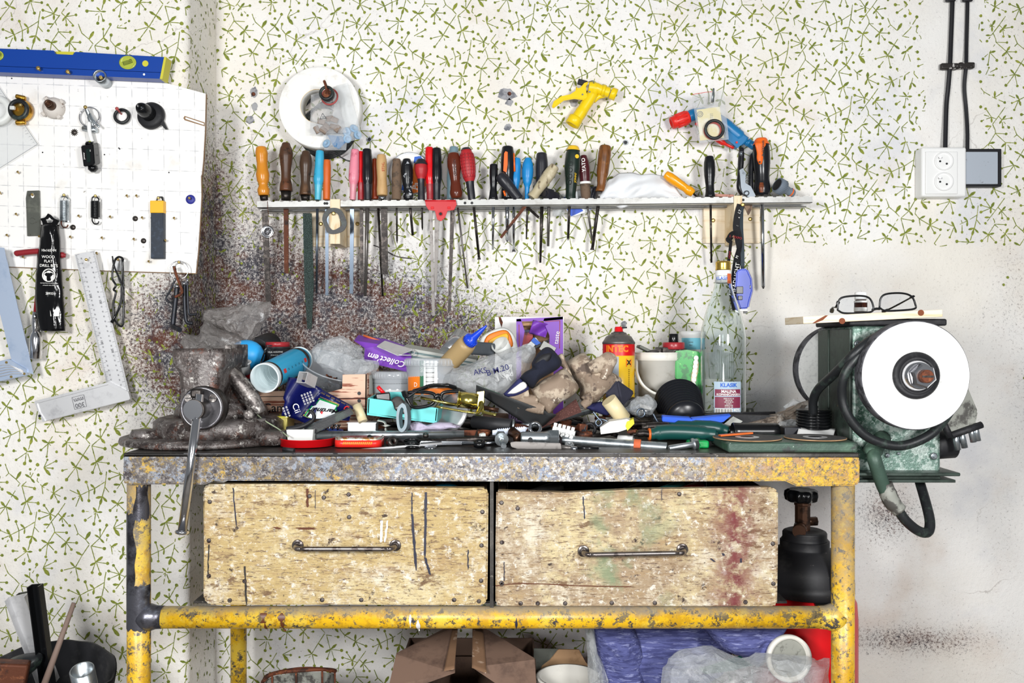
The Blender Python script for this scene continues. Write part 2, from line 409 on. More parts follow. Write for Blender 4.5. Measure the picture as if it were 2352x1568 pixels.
m = MB('concrete_floor'); m.box((0, -1.4, -.02), (4.2, 3.2, .04)); struct('floor', m)
# ---------------------------------------------------------------- workbench
def worn_paint(name, base, extra=(), zones=(), r=.38, bump=.4, dust=0, drips=()):
    M = bpy.data.materials.new(name); MATS[name] = M; t = NT(M); b = t.b; b.inputs['Roughness'].default_value = r
    c = srgb(base)
    c = grunge(t, c, extra)
    for x0, x1, pal in zones: tc = t.n.new('ShaderNodeTexCoord'); sx = t.n.new('ShaderNodeSeparateXYZ'); t.lk(tc.outputs['Object'], sx.inputs[0]); k = t.step(t.math('ADD', sx.outputs[0], t.math('MULTIPLY', t.math('SUBTRACT', t.noise(14, 9, rough=.75), .5), .7)), x0, x1); c = t.mix(k, c, grunge(t, srgb(pal[0]), pal[1]))
    if drips:                                                   # paint runs, narrow across and long down
        for i, (col, lo) in enumerate(drips):
            n = t.noise(30, 2, (1, 1, .13), off=11+i*5); c = t.mix(t.step(n, lo, lo+.03), c, srgb(col))
    t.lk(c, b.inputs['Base Color'])
    if dust:
        ge = t.n.new('ShaderNodeNewGeometry'); sx = t.n.new('ShaderNodeSeparateXYZ'); t.lk(ge.outputs['Normal'], sx.inputs[0])
        k = t.math('MULTIPLY', t.step(t.math('ADD', sx.outputs[2], t.math('MULTIPLY', t.math('SUBTRACT', t.noise(30, 8, rough=.7), .5), 1.6)), .15, .95), .85); c = t.mix(k, c, srgb('8b857c'))
        t.lk(c, b.inputs['Base Color'])
    t.bump(t.math('ADD', t.noise(60, 8, rough=.7), t.noise(260, 3)), bump, .001); return M
worn_paint('yellow_paint', 'e3b21c', [('c99a1c', 14, .4), ('e6c040', 9, .3), ('7a6a48', 40, .2), ('4c463e', 70, .17), ('3f3d42', 24, .08)], (), .35, .3, 1)
mat('soot_steel', '6a6a72', .3, .75, layers=[('3c3a3e', 20, .45, .6), ('a9b2c2', 14, .6, .75)], bump=(120, .4))
worn_paint('apron_paint', '5d5755', [('86703f', 60, .36), ('b9963c', 30, .2), ('858c98', 30, .25), ('3c3536', 40, .3), ('96918e', 120, .25)],
 [(-.33, -.18, ('8b857f', [('a8915f', 110, .42), ('6c6870', 90, .4), ('c9c5c0', 130, .35), ('8793a8', 40, .2), ('403d44', 110, .2)])), (.22, .48, ('b8913c', [('a9835a', 40, .45), ('cfa830', 60, .4), ('7c7058', 100, .28), ('4a443e', 120, .2)]))], .4, .7, drips=[('3c4560', .765), ('9a4a44', .775)])
mat('bench_steel', '45423f', .42, .55, layers=[('2b2928', 9, .45, .6), ('6e6a64', 5, .55, .75), ('8b867c', 140, .62, .7)], bump=(150, .35))
mat('green_steel', '40554a', .45, .15, layers=[('56705f', 10, .5, .65), ('383c3a', 22, .55, .65), ('7a5a48', 28, .68, .72), ('97a39c', 70, .7, .74)], bump=(120, .5))
mat('bare_edge', 'd6d6da', .25, .9, layers=[('77757a', 60, .55, .62)])
YF = .57
bench = thing('workbench', 'old welded workbench with yellow tubular frame and paint-stained steel top', 'workbench', P(1176, 1400, .3))
m = MB('bench_steel')
xl, xr = P(283, 0, YF).x, P(1974, 0, YF).x; zt = .85
m.box(((xl+xr)/2, -.295, zt-.004), (xr-xl, .55, .008), bev=.002)
m.use('bare_edge').rod((xl+.1, -YF-.001, zt-.001), (xr-.22, -YF-.001, zt-.001), .0011, seg=8)
m.build('top', bench)
def apron(pts, mt):
    m = MB(mt); m.plate(pts, YF, .02); bmesh.ops.bevel(m.bm, geom=[e for e in m.bm.edges if abs(e.calc_face_angle(0)) > .5], offset=.0025, segments=2, affect='EDGES'); m.build('apron', bench)
apron([(283, 1042), (760, 1043), (1380, 1046), (1970, 1047), (1976, 1056), (1975, 1110), (1962, 1116), (1830, 1117), (1805, 1105), (1380, 1106), (760, 1105), (490, 1104), (470, 1113), (288, 1113), (281, 1105)], 'apron_paint')
m = MB('bench_steel'); m.box((xl+.01, -.30, zt-.024), (.02, .53, .044), bev=.004); m.box((xr-.01, -.30, zt-.024), (.02, .53, .044), bev=.004); m.build('end_apron', bench)
yl = .545
def pipe(name, a, b, r, rings=()):
    m = MB('yellow_paint'); m.tube([a, b], r, 28, n=0)
    return m.build(name, bench)
LX, RX = P(319, 0, yl).x, P(1936, 0, yl).x; r0 = .0188; za = P(0, 1110, yl).z
for X in (LX, RX): pipe('leg', (X, -yl, 0), (X, -yl, za), r0)
pipe('leg', (P(548, 0, .12).x, -.12, 0), (P(548, 0, .12).x, -.12, .80), .0168)
pipe('leg', (RX+.055, -.40, 0), (RX+.055, -.40, .80), .0168)
zr = P(0, 1417, yl).z
pipe('lower_rail', (LX, -yl, zr), (RX, -yl, zr), r0*.97)
# sooty, half polished wear on the left leg; weld collars
m = MB('soot_steel')
def sleeve(z0, z1, X, a0, a1, seed, y=yl, r=r0+.0006):
    rows = []
    for i in range(25):
        v = i/24; z = z0+(z1-z0)*v; row = []
        for k in range(17):
            u = k/16; e = noise.noise(Vector((u*3, z*30, seed)))*.35; aa = a0+(a1-a0)*u+e*(1 if k in (0, 16) else .3)
            row.append(Vector((X+r*math.cos(aa), -y-r*math.sin(aa), z+noise.noise(Vector((u*8, seed, v)))*.008)))
        rows.append(row)
    return rows
for rows in (sleeve(P(0, 1375, yl).z, P(0, 1175, yl).z, LX, 1.5, 3.6, 1), sleeve(P(0, 1440, yl).z, P(0, 1340, yl).z, LX, .1, 3.2, 2), sleeve(P(0, 1190, yl).z, P(0, 1112, yl).z, LX, .3, 1.5, 3)):
    A = [[m.V(p) for p in r] for r in rows]
    for j in range(len(A)-1):
        for i in range(16): m.face((A[j][i], A[j][i+1], A[j+1][i+1], A[j+1][i]), True)
m.build('bare_patch', bench)
for X, sgn in ((LX, 1), (RX, -1)):
    m = MB('soot_steel' if sgn > 0 else 'yellow_paint')
    m.lathe([(r0*1.0, .0), (r0*1.22, r0*.98), (r0*1.02, r0*1.55), (r0*.99, r0*2.2)], (X, -yl, zr), (sgn, 0, 0), 28); m.jitter(.0006, 120, X).build('weld_collar', bench)
m = MB('bench_steel'); m.box((P(1131, 0, .5).x, -.30, .70), (.006, .5, .29)); m.build('drawer_divider', bench)
m = MB('bench_steel')                                            # runners that carry the drawers
for px in (480, 1110, 1150, 1775): m.box((P(px, 0, .5).x, -.28, zr+.0205), (.03, .5, .004))
m.box((0, -.035, zr), (1.15, .03, .03)); m.build('drawer_runner', bench)
# paint runs on the lower rail
mat('paint_white', 'e9e7e3', .4); mat('paint_dark', '2b2c3c', .4); mat('paint_brown', '5b3018', .4)
m = MB('paint_white')
def run(px, y0, y1, wd, mt, y=yl, r=r0*.97+.0006):
    m.use(mt); n = 8; z0, z1 = P(0, y0, y-r).z, P(0, y1, y-r).z; rows = []
    for k in range(n+1):
        z = z0+(z1-z0)*k/n; dz = max(-1, min(1, (z-zr)/r)); wv = wd*S(y)*(.6+.4*math.sin(k*.8+px)); X = P(px, 0, y+r).x
        rows.append([m.V((X+s_*wv, -y-r*math.sqrt(1-dz*dz)-.0002, z)) for s_ in (-1, 1)])
    for a, b in zip(rows, rows[1:]): m.face((a[0], a[1], b[1], b[0]))
for a in ((942, 1396, 1426, 3, 'paint_white'), (960, 1407, 1440, 5, 'paint_white'), (1186, 1403, 1432, 3, 'paint_dark'), (604, 1393, 1414, 8, 'paint_brown'), (608, 1414, 1440, 3, 'paint_brown'), (646, 1393, 1414, 9, 'paint_brown'), (648, 1414, 1440, 4, 'paint_brown')): run(*a)
m.build('paint_run', bench)
# raised green plate at the right end
gp = thing('steel_plate', 'thick green painted steel plate raised on the right end of the bench', 'steel plate', P(1800, 1040, .5))
m = MB('green_steel')
g0 = P(1668, 1026, .565); g1 = P(1966, 1019, .565); zg = .868
m.box(((g0.x+g1.x)/2, -.513, (zt+zg)/2+.0005), (g1.x-g0.x, .125, zg-zt-.001), bev=.004)
m.build('plate', gp)
# ---------------------------------------------------------------- drawers
def drawer_wood(name, base, tint):
    M = bpy.data.materials.new(name); MATS[name] = M; t = NT(M); b = t.b; b.inputs['Roughness'].default_value = .38; b.inputs['Specular IOR Level'].default_value = .4
    c = grunge(t, srgb(base), [('dccb9e', 6, .5), ('b99d70', 9, .35, (.7, 1, 1.5)), ('e6dcc6', 8, .36), ('a98c68', 60, .3, (.35, 1, 2.2)), ('d9ccb2' if tint else 'e6d8b4', 70, .36, (.7, 1, 1.4))], .12)
    c = grunge(t, c, [('8a7052', 90, .24, (.3, 1, 2.4)), ('ece4d6', 70, .2), ('6a564a', 140, .2, (.4, 1, 1.8)), ('7d6248', 18, .1, (.6, 1, 1.4)), ('463832', 50, .06)], .05)
    if tint:
        tc = t.n.new('ShaderNodeTexCoord'); sx = t.n.new('ShaderNodeSeparateXYZ'); t.lk(tc.outputs['Object'], sx.inputs[0])
        k = t.math('MULTIPLY', t.math('SUBTRACT', 1, t.math('MULTIPLY', t.math('ABSOLUTE', t.math('SUBTRACT', sx.outputs[0], .372)), 20), clamp=True), t.step(t.noise(40, 7, off=14, rough=.7), .4, .56))
        k = t.math('MULTIPLY', k, t.step(t.math('MULTIPLY', sx.outputs[2], -1), -.44, -.38)); c = t.mix(k, c, srgb('7c3a3c'))
        k = t.math('MULTIPLY', t.math('SUBTRACT', 1, t.math('MULTIPLY', t.math('ABSOLUTE', t.math('SUBTRACT', sx.outputs[0], .18)), 8), clamp=True), t.step(t.noise(16, 7, off=15), .5, .66)); c = t.mix(k, c, srgb('8a9a78'))
    t.lk(c, b.inputs['Base Color'])
    t.bump(t.math('ADD', t.noise(34, 9, (.18, 1, 3), rough=.78), t.math('MULTIPLY', t.noise(130, 6, (.6, 1, 2), rough=.75), .8)), .9, .0022); return M
drawer_wood('drawer_wood_a', 'c6ad78', 0); drawer_wood('drawer_wood_b', 'ad9679', 1)
mat('raw_board', '5a4330', .8, layers=[('33271f', 14, .45, .6, (.3, 1, 3))], bump=(60, .4, (.3, 1, 3)))
mat('dull_steel', '8c8480', .28, .9, layers=[('5a5250', 60, .5, .6)])
mat('nail_steel', '6d6664', .45, .8, layers=[('3a3030', 200, .5, .6)])
YD = .545
def drawer(label, pts, mt, hx0, hx1, hy0, hy1, nails, marks, crack=None):
    ctr = P(sum(p[0] for p in pts)/len(pts), sum(p[1] for p in pts)/len(pts), YD)
    d = None
    m = MB(mt); m.plate(pts, YD, .022, smooth=False)
    bmesh.ops.bevel(m.bm, geom=[e for e in m.bm.edges if abs(e.calc_face_angle(0)) > .5], offset=.003, segments=2, affect='EDGES'); d = m.build('drawer', bench, label)
    x0, x1 = P(min(p[0] for p in pts)+6, 0, YD).x, P(max(p[0] for p in pts)-6, 0, YD).x; zb = P(0, max(p[1] for p in pts), YD).z+.004; ztp = P(0, min(p[1] for p in pts)+10, YD).z
    m = MB('raw_board')
    for X in (x0+.006, x1-.006): m.box((X, -YD/2-.03, (zb+ztp)/2), (.012, YD-.10, ztp-zb-.01))
    m.box(((x0+x1)/2, -.085, (zb+ztp)/2), (x1-x0-.03, .012, ztp-zb-.01)); m.box(((x0+x1)/2, -YD/2-.03, zb+.006), (x1-x0-.026, YD-.11, .008)); m.build('drawer_box', d)
    h0, h1 = P(hx0, hy0, YD), P(hx1, hy1, YD); o = Vector((0, -.026, 0))
    m = MB('dull_steel'); e = (h1-h0).normalized()
    m.tube([h0, h0+o*.55, h0+o*.93+e*.004, h0+o+e*.011, h0+o+e*.02]+[h1+o-e*.02, h1+o-e*.011, h1+o*.93-e*.004, h1+o*.55, h1], .0042, 12, n=4)
    m.build('handle', d)
    for h in (h0, h1):
        m = MB('dull_steel'); m.lathe([(.0098, -.001), (.0098, .001), (.0085, .0017), (.0046, .0017), (.0046, .003)], h, (0, -1, 0), 24); m.build('washer', d)
    m = MB('nail_steel')
    for px, py in nails: m.lathe([(.0036, 0), (.0036, .0012), (.002, .0018)], P(px, py, YD), (0, -1, 0), 12)
    m.build('nail', d)
    m = MB('paint_dark')
    for px, y0, y1, wd, c, *sl in marks:
        m.use(c); n = 14; s_ = sl[0] if sl else 0; rows = []
        for k in range(n+1):
            t_ = k/n; xx = px+s_*t_+2*noise.noise(Vector((px, t_*5, 1))); ww = wd*(.7+.5*noise.noise(Vector((t_*9, px, 2)))) * (1 if k < n else .3)
            rows.append([m.V(P(xx-ww, y0+(y1-y0)*t_, YD+.0006)), m.V(P(xx+ww, y0+(y1-y0)*t_, YD+.0006))])
        for a, b in zip(rows, rows[1:]): m.face((a[0], a[1], b[1], b[0]))
    if crack:
        m.use('paint_brown')
        for (xa, ya), (xb, yb) in zip(crack, crack[1:]): m.face([m.V(P(x_, y_, YD+.0007)) for x_, y_ in ((xa, ya-1.3), (xb, yb-1), (xb, yb+1), (xa, ya+1.3))])
    m.build('paint_mark', d); return d
drawer('left-hand bench drawer, the one bearing long dark blue paint drips', [(474, 1112), (700, 1112), (800, 1113), (950, 1120), (1115, 1121), (1122, 1130), (1121, 1240), (1119, 1380), (1108, 1391), (800, 1389), (480, 1390), (466, 1376), (467, 1250), (465, 1125)],
       'drawer_wood_a', 684, 908, 1252, 1252, [(482, 1152), (711, 1139), (801, 1135), (744, 1142), (802, 1187), (1108, 1175), (1106, 1252), (480, 1322), (562, 1334), (528, 1378), (740, 1377), (830, 1377), (1105, 1333), (1043, 1377), (1100, 1380), (480, 1241)],
       [(946, 1131, 1180, 2, 'paint_dark'), (946, 1180, 1310, 4, 'paint_dark', 10), (978, 1130, 1280, 4, 'paint_dark', -2), (976, 1280, 1320, 4, 'paint_dark', 12), (1075, 1262, 1308, 2, 'paint_dark'), (706, 1122, 1165, 4, 'paint_brown'), (535, 1120, 1210, 2, 'paint_dark', 8), (877, 1195, 1245, 4, 'paint_white', -2), (890, 1195, 1245, 3, 'paint_white', -6), (562, 1300, 1390, 3, 'bench_steel', 4), (480, 1250, 1330, 2, 'bench_steel', -3), (724, 1125, 1170, 1, 'paint_dark'), (632, 1210, 1215, 10, 'paint_brown', 10), (700, 1211, 1216, 30, 'paint_brown', 6)])
drawer('right-hand bench drawer, the one smeared with maroon paint near its end', [(1140, 1127), (1300, 1132), (1460, 1124), (1600, 1122), (1775, 1119), (1788, 1128), (1788, 1250), (1786, 1388), (1778, 1393), (1500, 1394), (1145, 1394), (1138, 1385), (1138, 1250)],
       'drawer_wood_b', 1340, 1567, 1265, 1261, [(1152, 1154), (1189, 1167), (1153, 1245), (1152, 1338), (1153, 1340), (1196, 1385), (1235, 1385), (1298, 1385), (1405, 1384), (1776, 1340), (1712, 1382), (1504, 1384), (1775, 1248), (1560, 1134)],
       [(1339, 1140, 1192, 2, 'paint_dark', 4), (1158, 1290, 1335, 1.5, 'paint_dark'), (1520, 1120, 1150, 1, 'paint_dark'), (1632, 1282, 1290, 4, 'paint_dark', 10), (1660, 1270, 1276, 4, 'paint_dark', 3), (1702, 1282, 1292, 3, 'paint_dark')],
       [(1138, 1345), (1190, 1339), (1260, 1341), (1330, 1345), (1450, 1347)])
# ---------------------------------------------------------------- bench grinder
mat('hammer_green', '6f8a7e', .28, .4, layers=[('b4c2ba', 60, .5, .58), ('3f5f50', 16, .54, .62), ('a3b4ac', 220, .52, .6)], bump=(220, .8))
mat('dark_green', '3f4b44', .4, .2, layers=[('2c332f', 16, .45, .6), ('58675d', 30, .6, .7), ('8a5a4c', 22, .7, .73)], bump=(100, .35))
mat('black_gloss', '0f1012', .22, 0); mat('black_matt', '1b1b1e', .6, 0, layers=[('2e2e30', 50, .5, .65)])
mat('rubber_black', '1e2022', .42, layers=[('34403a', 40, .5, .64), ('7a4a3c', 60, .7, .74)], bump=(200, .2))
mat('grit_white', 'e2e2df', .95, layers=[('d2d2d0', 160, .5, .62)], spec=.1); mat('grit_rim', '5b5b60', .85, layers=[('2f2f33', 60, .45, .6)], bump=(300, .6))
mat('chrome', 'd8d8dc', .14, 1); mat('zinc', 'b9c0c4', .3, .9, layers=[('8d969a', 40, .5, .65)]); mat('iron', '4c4744', .38, .8, layers=[('33302f', 40, .45, .6), ('7a6a60', 90, .62, .68)], bump=(120, .3))
mat('rust', '6e3b24', .75, .2, layers=[('3f241a', 60, .45, .6), ('8d5434', 120, .55, .65)], bump=(200, .5))
mat('pine', 'ecd9b8', .6, layers=[('d9bd92', 16, .52, .6, (12, 1, 1)), ('caa877', 22, .62, .66, (14, 1, 1))]); mat('pine_side', 'efe0c6', .6, layers=[('dfc8a2', 14, .5, .62, (.4, 1, 9))])
mat('wood_burn', '7a3d1c', .7); mat('white_plastic', 'eeeeec', .35); mat('clear_glass', 'f4faf9', .03, tr=1, ior=1.45); mat('lens', 'f8fbff', .02, tr=1, ior=1.06)
mat('amber_glass', '3c1c10', .1); mat('paper_white', 'f2f1ec', .8); mat('red_plastic', 'c8161c', .3); mat('grey_grime', '8f9088', .5, layers=[('4c4a46', 30, .5, .6)])
gx0, gx1 = P(1957, 0, .50).x, P(2162, 0, .50).x; gz0 = .80; gz1 = P(0, 748, .5).z; gy0, gy1 = .50, .345
gr = thing('bench_grinder', 'green bench grinder with a large white wheel on its shaft', 'bench grinder', ((gx0+gx1)/2, -.42, gz0))
m = MB('hammer_green'); m.box(((gx0+gx1)/2, -(gy0+gy1)/2, (gz0+gz1)/2), (gx1-gx0, gy0-gy1, gz1-gz0), bev=.006); m.build('housing', gr)
m = MB('dark_green')
for ya, yb, t in ((.502, .455, .005), (.455, .40, .003), (.40, .345, .005)): m.box((gx0-t/2, -(ya+yb)/2, (gz0+gz1)/2+.01), (t, abs(ya-yb)-.002, gz1-gz0-.03), bev=.0015)
m.build('side_cover', gr)
m = MB('black_matt'); m.box(((gx0+gx1)/2, -(gy0+gy1)/2, gz1+.006), (gx1-gx0+.014, gy0-gy1+.014, .012), bev=.003); m.build('top_plate', gr)
m = MB('dark_green'); fx0, fx1 = P(1962, 0, .52).x, P(2200, 0, .52).x; zf = P(0, 1093, .52).z
m.box(((fx0+fx1)/2, -.43, zf+.004), (fx1-fx0, .20, .006), bev=.002); m.box(((fx0+fx1)/2-.004, -.43, zf-.008), (fx1-fx0-.004, .19, .005), bev=.001); m.box(((fx0+fx1)/2-.01, -.43, zf-.002), (fx1-fx0-.03, .16, .012)); m.build('base_flange', gr)
sx, sz = P(2103, 862, .60).x, P(0, 862, .60).z
def wheel(y, yb, name):
    m = MB('grit_rim'); m.lathe([(.0872, 0), (.0882, .002), (.0882, y-yb-.002), (.0872, y-yb)], (sx, -yb, sz), (0, -1, 0), 96)
    m.use('grit_white').lathe([(.0864, -.0006), (.0864, .0006)], (sx, -y, sz), (0, -1, 0), 96); return m.build(name, gr)
wh = wheel(.60, .572, 'grinding_wheel'); wheel(.29, .258, 'grinding_wheel')
m = MB('iron'); m.lathe([(.016, 0), (.016, .36)], (sx, -.26, sz), (0, -1, 0), 24); m.build('shaft', gr)
m = MB('black_matt'); m.lathe([(.0375, 0), (.038, .003), (.035, .006), (.029, .007), (.029, .007)], (sx, -.60, sz), (0, -1, 0), 48); m.build('flange_washer', gr)
m = MB('chrome'); m.lathe([(.0262, 0), (.0262, .004), (.022, .009), (.0205, .012)], (sx, -.606, sz), (0, -1, 0), 40)
m.lathe([(.0185, 0), (.0198, .003), (.0198, .013), (.017, .016)], (sx, -.617, sz), (0, -1, 0), 6, smooth=False, ph=.3); m.build('hex_nut', gr)
m = MB('rust'); m.lathe([(.0105, 0), (.0105, .010), (.009, .012)], (sx, -.63, sz), (0, -1, 0), 20); m.use('iron').box((sx, -.6425, sz), (.018, .0015, .003)); m.build('shaft_end', gr)
m = MB('zinc')
for px, py, r in ((1970, 790, 9), (2037, 999, 5), (2038, 1045, 5.5), (2063, 1041, 3.5), (2144, 1047, 8)):
    m.lathe([(r*S(.5), 0), (r*S(.5), .002), (r*.7*S(.5), .003)], P(px, py, .503), (0, -1, 0), 16); m.lathe([(r*.45*S(.5), .003), (r*.45*S(.5), .007)], P(px, py, .503), (0, -1, 0), 6, smooth=False)
m.build('screw', gr)
m = MB('black_matt'); m.lathe([(.022, 0), (.026, .01), (.024, .04), (.012, .045)], (gx1-.004, -.47, P(0, 1020, .47).z), (1, 0, 0), 24); m.build('cable_gland', gr)
m = MB('green_steel'); m.tube([P(2028, 1005, .50), P(2006, 1032, .53), P(1996, 1045, .53)], .014, 14); m.tube([P(2012, 1035, .51), P(2007, 1048, .545), P(2018, 1085, .545), P(2030, 1118, .54), P(2042, 1140, .54)], .0115, 14)
m.use('grey_grime').tube([P(2032, 1110, .54), P(2046, 1148, .54), P(2066, 1172, .54)], [.0125, .014, .0125], 14)
m.use('rubber_black').tube([P(2060, 1166, .54), P(2080, 1195, .54), P(2108, 1218, .535), P(2130, 1222, .53), P(2136, 1200, .52), P(2128, 1160, .50), P(2110, 1098, .46)], .0085, 14); m.build('supply_hose', gr)
m = MB('rubber_black')
m.tube([P(1868, 950, .47), P(1868, 920, .48), P(1880, 893, .50), P(1915, 860, .54), P(1950, 825, .57), P(1975, 800, .575), P(2010, 775, .566), P(2050, 765, .56)], .0077, 14)
m.tube([P(2070, 770, .56), P(2000, 790, .566), P(1965, 822, .575), P(1938, 865, .57), P(1934, 910, .56), P(1948, 955, .56), P(1985, 998, .56), P(2035, 1020, .56), P(2080, 1022, .56), P(2130, 1002, .56), P(2160, 975, .555), P(2190, 930, .54), P(2205, 900, .53)], .0077, 14)
cb = tag(m.build('power_cable'), 'thick black power cable looped round the grinding wheel', 'cable')
pl = thing('power_plug', 'dirty grey three-pin power plug hanging behind the grinding wheel', 'plug', P(2205, 960, .50))
m = MB('grey_grime'); m.poly([P(x, y, .53) for x, y in ((2175, 905), (2222, 888), (2246, 945), (2240, 975), (2172, 1000), (2166, 960))], [P(x, y, .49) for x, y in ((2175, 905), (2222, 888), (2246, 945), (2240, 975), (2172, 1000), (2166, 960))]); bmesh.ops.bevel(m.bm, geom=m.bm.edges[:], offset=.003, segments=2, affect='EDGES'); m.build('plug_body', pl)
m = MB('black_matt')
for a, b in (((2166, 968), (2182, 1003)), ((2185, 1000), (2255, 975))): m.rod(P(*a, .532), P(*b, .532), .006, seg=8)
m.build('seal_band', pl)
for x, y, x2, y2 in ((2192, 990, 2200, 1033), (2206, 985, 2216, 1028), (2228, 975, 2236, 1015), (2238, 972, 2246, 1012)):
    m = MB('zinc'); m.rod(P(x, y, .515), P(x2, y2, .515), .0052, seg=10); m.build('contact_pin', pl)
# pine board, glasses and pill bottle on the grinder
m = MB('pine_side'); c0, c1 = P(1845, 735, .52), P(2165, 719, .52); ang = math.degrees(math.atan2(c1.z-c0.z, c1.x-c0.x))
bt = gz1+.013; cb_ = (c0+c1)/2
m.box((cb_.x, -.47, cb_.z), ((c1-c0).length, .10, .0125), rotm(0, -ang, 0), .0008)
bd = thing('pine_board', 'small pale pine board lying on top of the grinder', 'board', (cb_.x, -.47, cb_.z-.007)); m.build('board', bd)
m = MB('wood_burn'); m.poly([P(*p, .5207) for p in ((1866, 742), (1878, 734), (1896, 724), (1902, 724), (1890, 735), (1872, 742))], [P(*p, .5195) for p in ((1866, 742), (1878, 734), (1896, 724), (1902, 724), (1890, 735), (1872, 742))])
for px, py in ((1934, 737), (2115, 718)): m.lathe([(.0052, 0), (.0052, .0008)], P(px, py, .5203), (0, -1, 0), 16)
m.build('knot', bd)
def glasses(label, lens_pts, temples, bridge, y, mt, th=2.6, extra=()):
    g = thing('eyeglasses', label, 'glasses', P(bridge[0][0], bridge[0][1]+10, y))
    for L in lens_pts:
        m = MB(mt); m.tube([P(p[0], p[1], p[2] if len(p) > 2 else y) for p in L], th*S(y), 8, True, 5); m.build('rim', g)
        m = MB('lens'); pts = crv([P(p[0], p[1], p[2] if len(p) > 2 else y) for p in L]+[P(L[0][0], L[0][1], L[0][2] if len(L[0]) > 2 else y)], 3)[:-1]; m.poly(pts, [p+Vector((0, .0015, 0)) for p in pts]); m.build('lens', g)
    m = MB(mt); m.tube([P(p[0], p[1], p[2] if len(p) > 2 else y) for p in bridge], th*1.3*S(y), 8); m.build('bridge', g)
    for T in temples:
        m = MB(mt); m.tube([P(*p) for p in T], [th*1.8*S(y), th*1.2*S(y), th*1.3*S(y), th*2.2*S(y)], 8, flat=.6); m.build('temple', g)
    return g
glasses('black framed reading glasses resting on the pine board', [[(1924, 712), (1926, 692), (1938, 682), (1975, 679), (1996, 684), (2005, 700), (2004, 714), (1985, 718), (1940, 719)], [(2020, 706), (2023, 685), (2036, 675), (2070, 673), (2093, 680), (2102, 698), (2100, 709), (2060, 713), (2032, 713)]],
        [[(1926, 692, .505), (1920, 705, .50), (1913, 706, .46), (1910, 716, .43)], [(2098, 680, .505), (2080, 690, .48), (2050, 706, .45), (2028, 716, .43)]], [(2003, 712), (2012, 709), (2021, 709)], .505, 'black_gloss', 2.3)
m = MB('amber_glass'); pb = thing('pill_bottle', 'small brown pill bottle with white cap behind reading glasses', 'bottle', P(1977, 719, .46))
m.lathe([(.0108, 0), (.0112, .002), (.0112, .020), (.0085, .024)], P(1977, 719, .46), (0, 0, 1), 24); m.build('bottle_body', pb)
m = MB('white_plastic'); m.lathe([(.0105, .024), (.0105, .036), (.0095, .037)], P(1977, 719, .46), (0, 0, 1), 24); m.build('cap', pb)
m = MB('paper_white'); m.lathe([(.0115, .003), (.0115, .010)], P(1977, 719, .46), (0, 0, 1), 24, cap=False); m.lathe([(.0115, .0185), (.0115, .022)], P(1977, 719, .46), (0, 0, 1), 24, cap=False); m.build('label_band', pb)
# ---------------------------------------------------------------- vise
worn_paint('cast_iron', '544c49', [('372f2d', 30, .4), ('6e6866', 24, .35), ('5e4036', 40, .16), ('7c7774', 90, .22), ('b9b5af', 70, .05)], (), .42, .8); MATS['cast_iron'].node_tree.nodes['Principled BSDF'].inputs['Metallic'].default_value = .35
mat('worn_jaw', '8a8480', .45, .5, layers=[('4c4644', 50, .45, .55), ('b9b4ae', 90, .56, .62)], bump=(160, .8)); mat('screw_face', 'a09ea2', .3, .8, layers=[('7d7c84', 20, .5, .6), ('a04a4c', 18, .72, .76), ('3e9a86', 30, .74, .77)], bump=(150, .3))
vs = thing('bench_vise', 'heavy worn cast-iron bench vise on the left end of the bench', 'vise', P(470, 1020, .4))
bz = zt+.001
m = MB('cast_iron'); vx = P(475, 0, .44).x
m.lathe([(.150, 0), (.152, .004), (.150, .010), (.140, .013)], (vx-.012, -.40, bz), (0, 0, 1), 64, flat=.95)
m.lathe([(.112, 0), (.116, .010), (.116, .026), (.108, .032), (.100, .034)], (vx+.012, -.40, bz+.012), (0, 0, 1), 64)
for sx_, sy_ in ((-.10, -.46), (.125, -.47), (.13, -.31)): m.lathe([(.026, 0), (.028, .016), (.024, .024)], (vx+sx_, sy_, bz+.002), (0, 0, 1), 24)
m.lathe([(.085, 0), (.080, .018), (.070, .028), (.06, .05)], (vx+.01, -.39, bz+.044), (0, 0, 1), 48); m.build('swivel_base', vs)
m = MB('worn_jaw'); m.rod(P(575, 968, .47), P(575, 955, .47), .011, seg=20); m.lathe([(.009, 0), (.010, .004), (.006, .008)], P(573, 952, .486), (0, -1, 0), 16); m.rod(P(590, 985, .45), P(590, 960, .45), .017, seg=24); m.build('swivel_bolt', vs)
m = MB('cast_iron')                                              # moving jaw: a big block narrowing to the screw
zj = [P(0, y, .49).z for y in (800, 812, 838, 850, 900, 945, 985)]
hw = [(.088, .0), (.092, .0), (.090, .0), (.074, .002), (.062, .0), (.060, -.003), (.040, -.004)]
rings = []
for z, (wd, off) in zip(zj, hw):
    X = P(472, 0, .49).x+off; r = .012; q = []
    for (cx, cy, a0) in ((1, 1, 0), (-1, 1, 90), (-1, -1, 180), (1, -1, 270)):
        for k in range(4):
            a = math.radians(a0+k*30); hx = wd/2-r; hy = .055-r; q.append(m.V((X+cx*hx+r*math.cos(a), -.475+cy*hy*1.0+r*math.sin(a), z)))
    rings.append(q)
m.skin(rings); m.jitter(.0012, 40, 3)
m.build('front_jaw', vs)
m = MB('cast_iron')                                              # fixed jaw behind and its swept rib to the right
m.box((P(488, 0, .36).x, -.345, .955), (.105, .07, .10), bev=.012)
m.sheet(12, 8, lambda u, v: P([520, 530, 536, 545, 556, 572, 582, 580][int(v*7)]+u*[25, 24, 24, 30, 32, 22, 12, 8][int(v*7)]-10, 815+v*150, .40+.045*math.sin(u*PI)), th=.006)
m.box((P(540, 0, .40).x, -.39, .90), (.07, .10, .05), bev=.01); m.jitter(.001, 40, 9); m.build('fixed_jaw', vs)
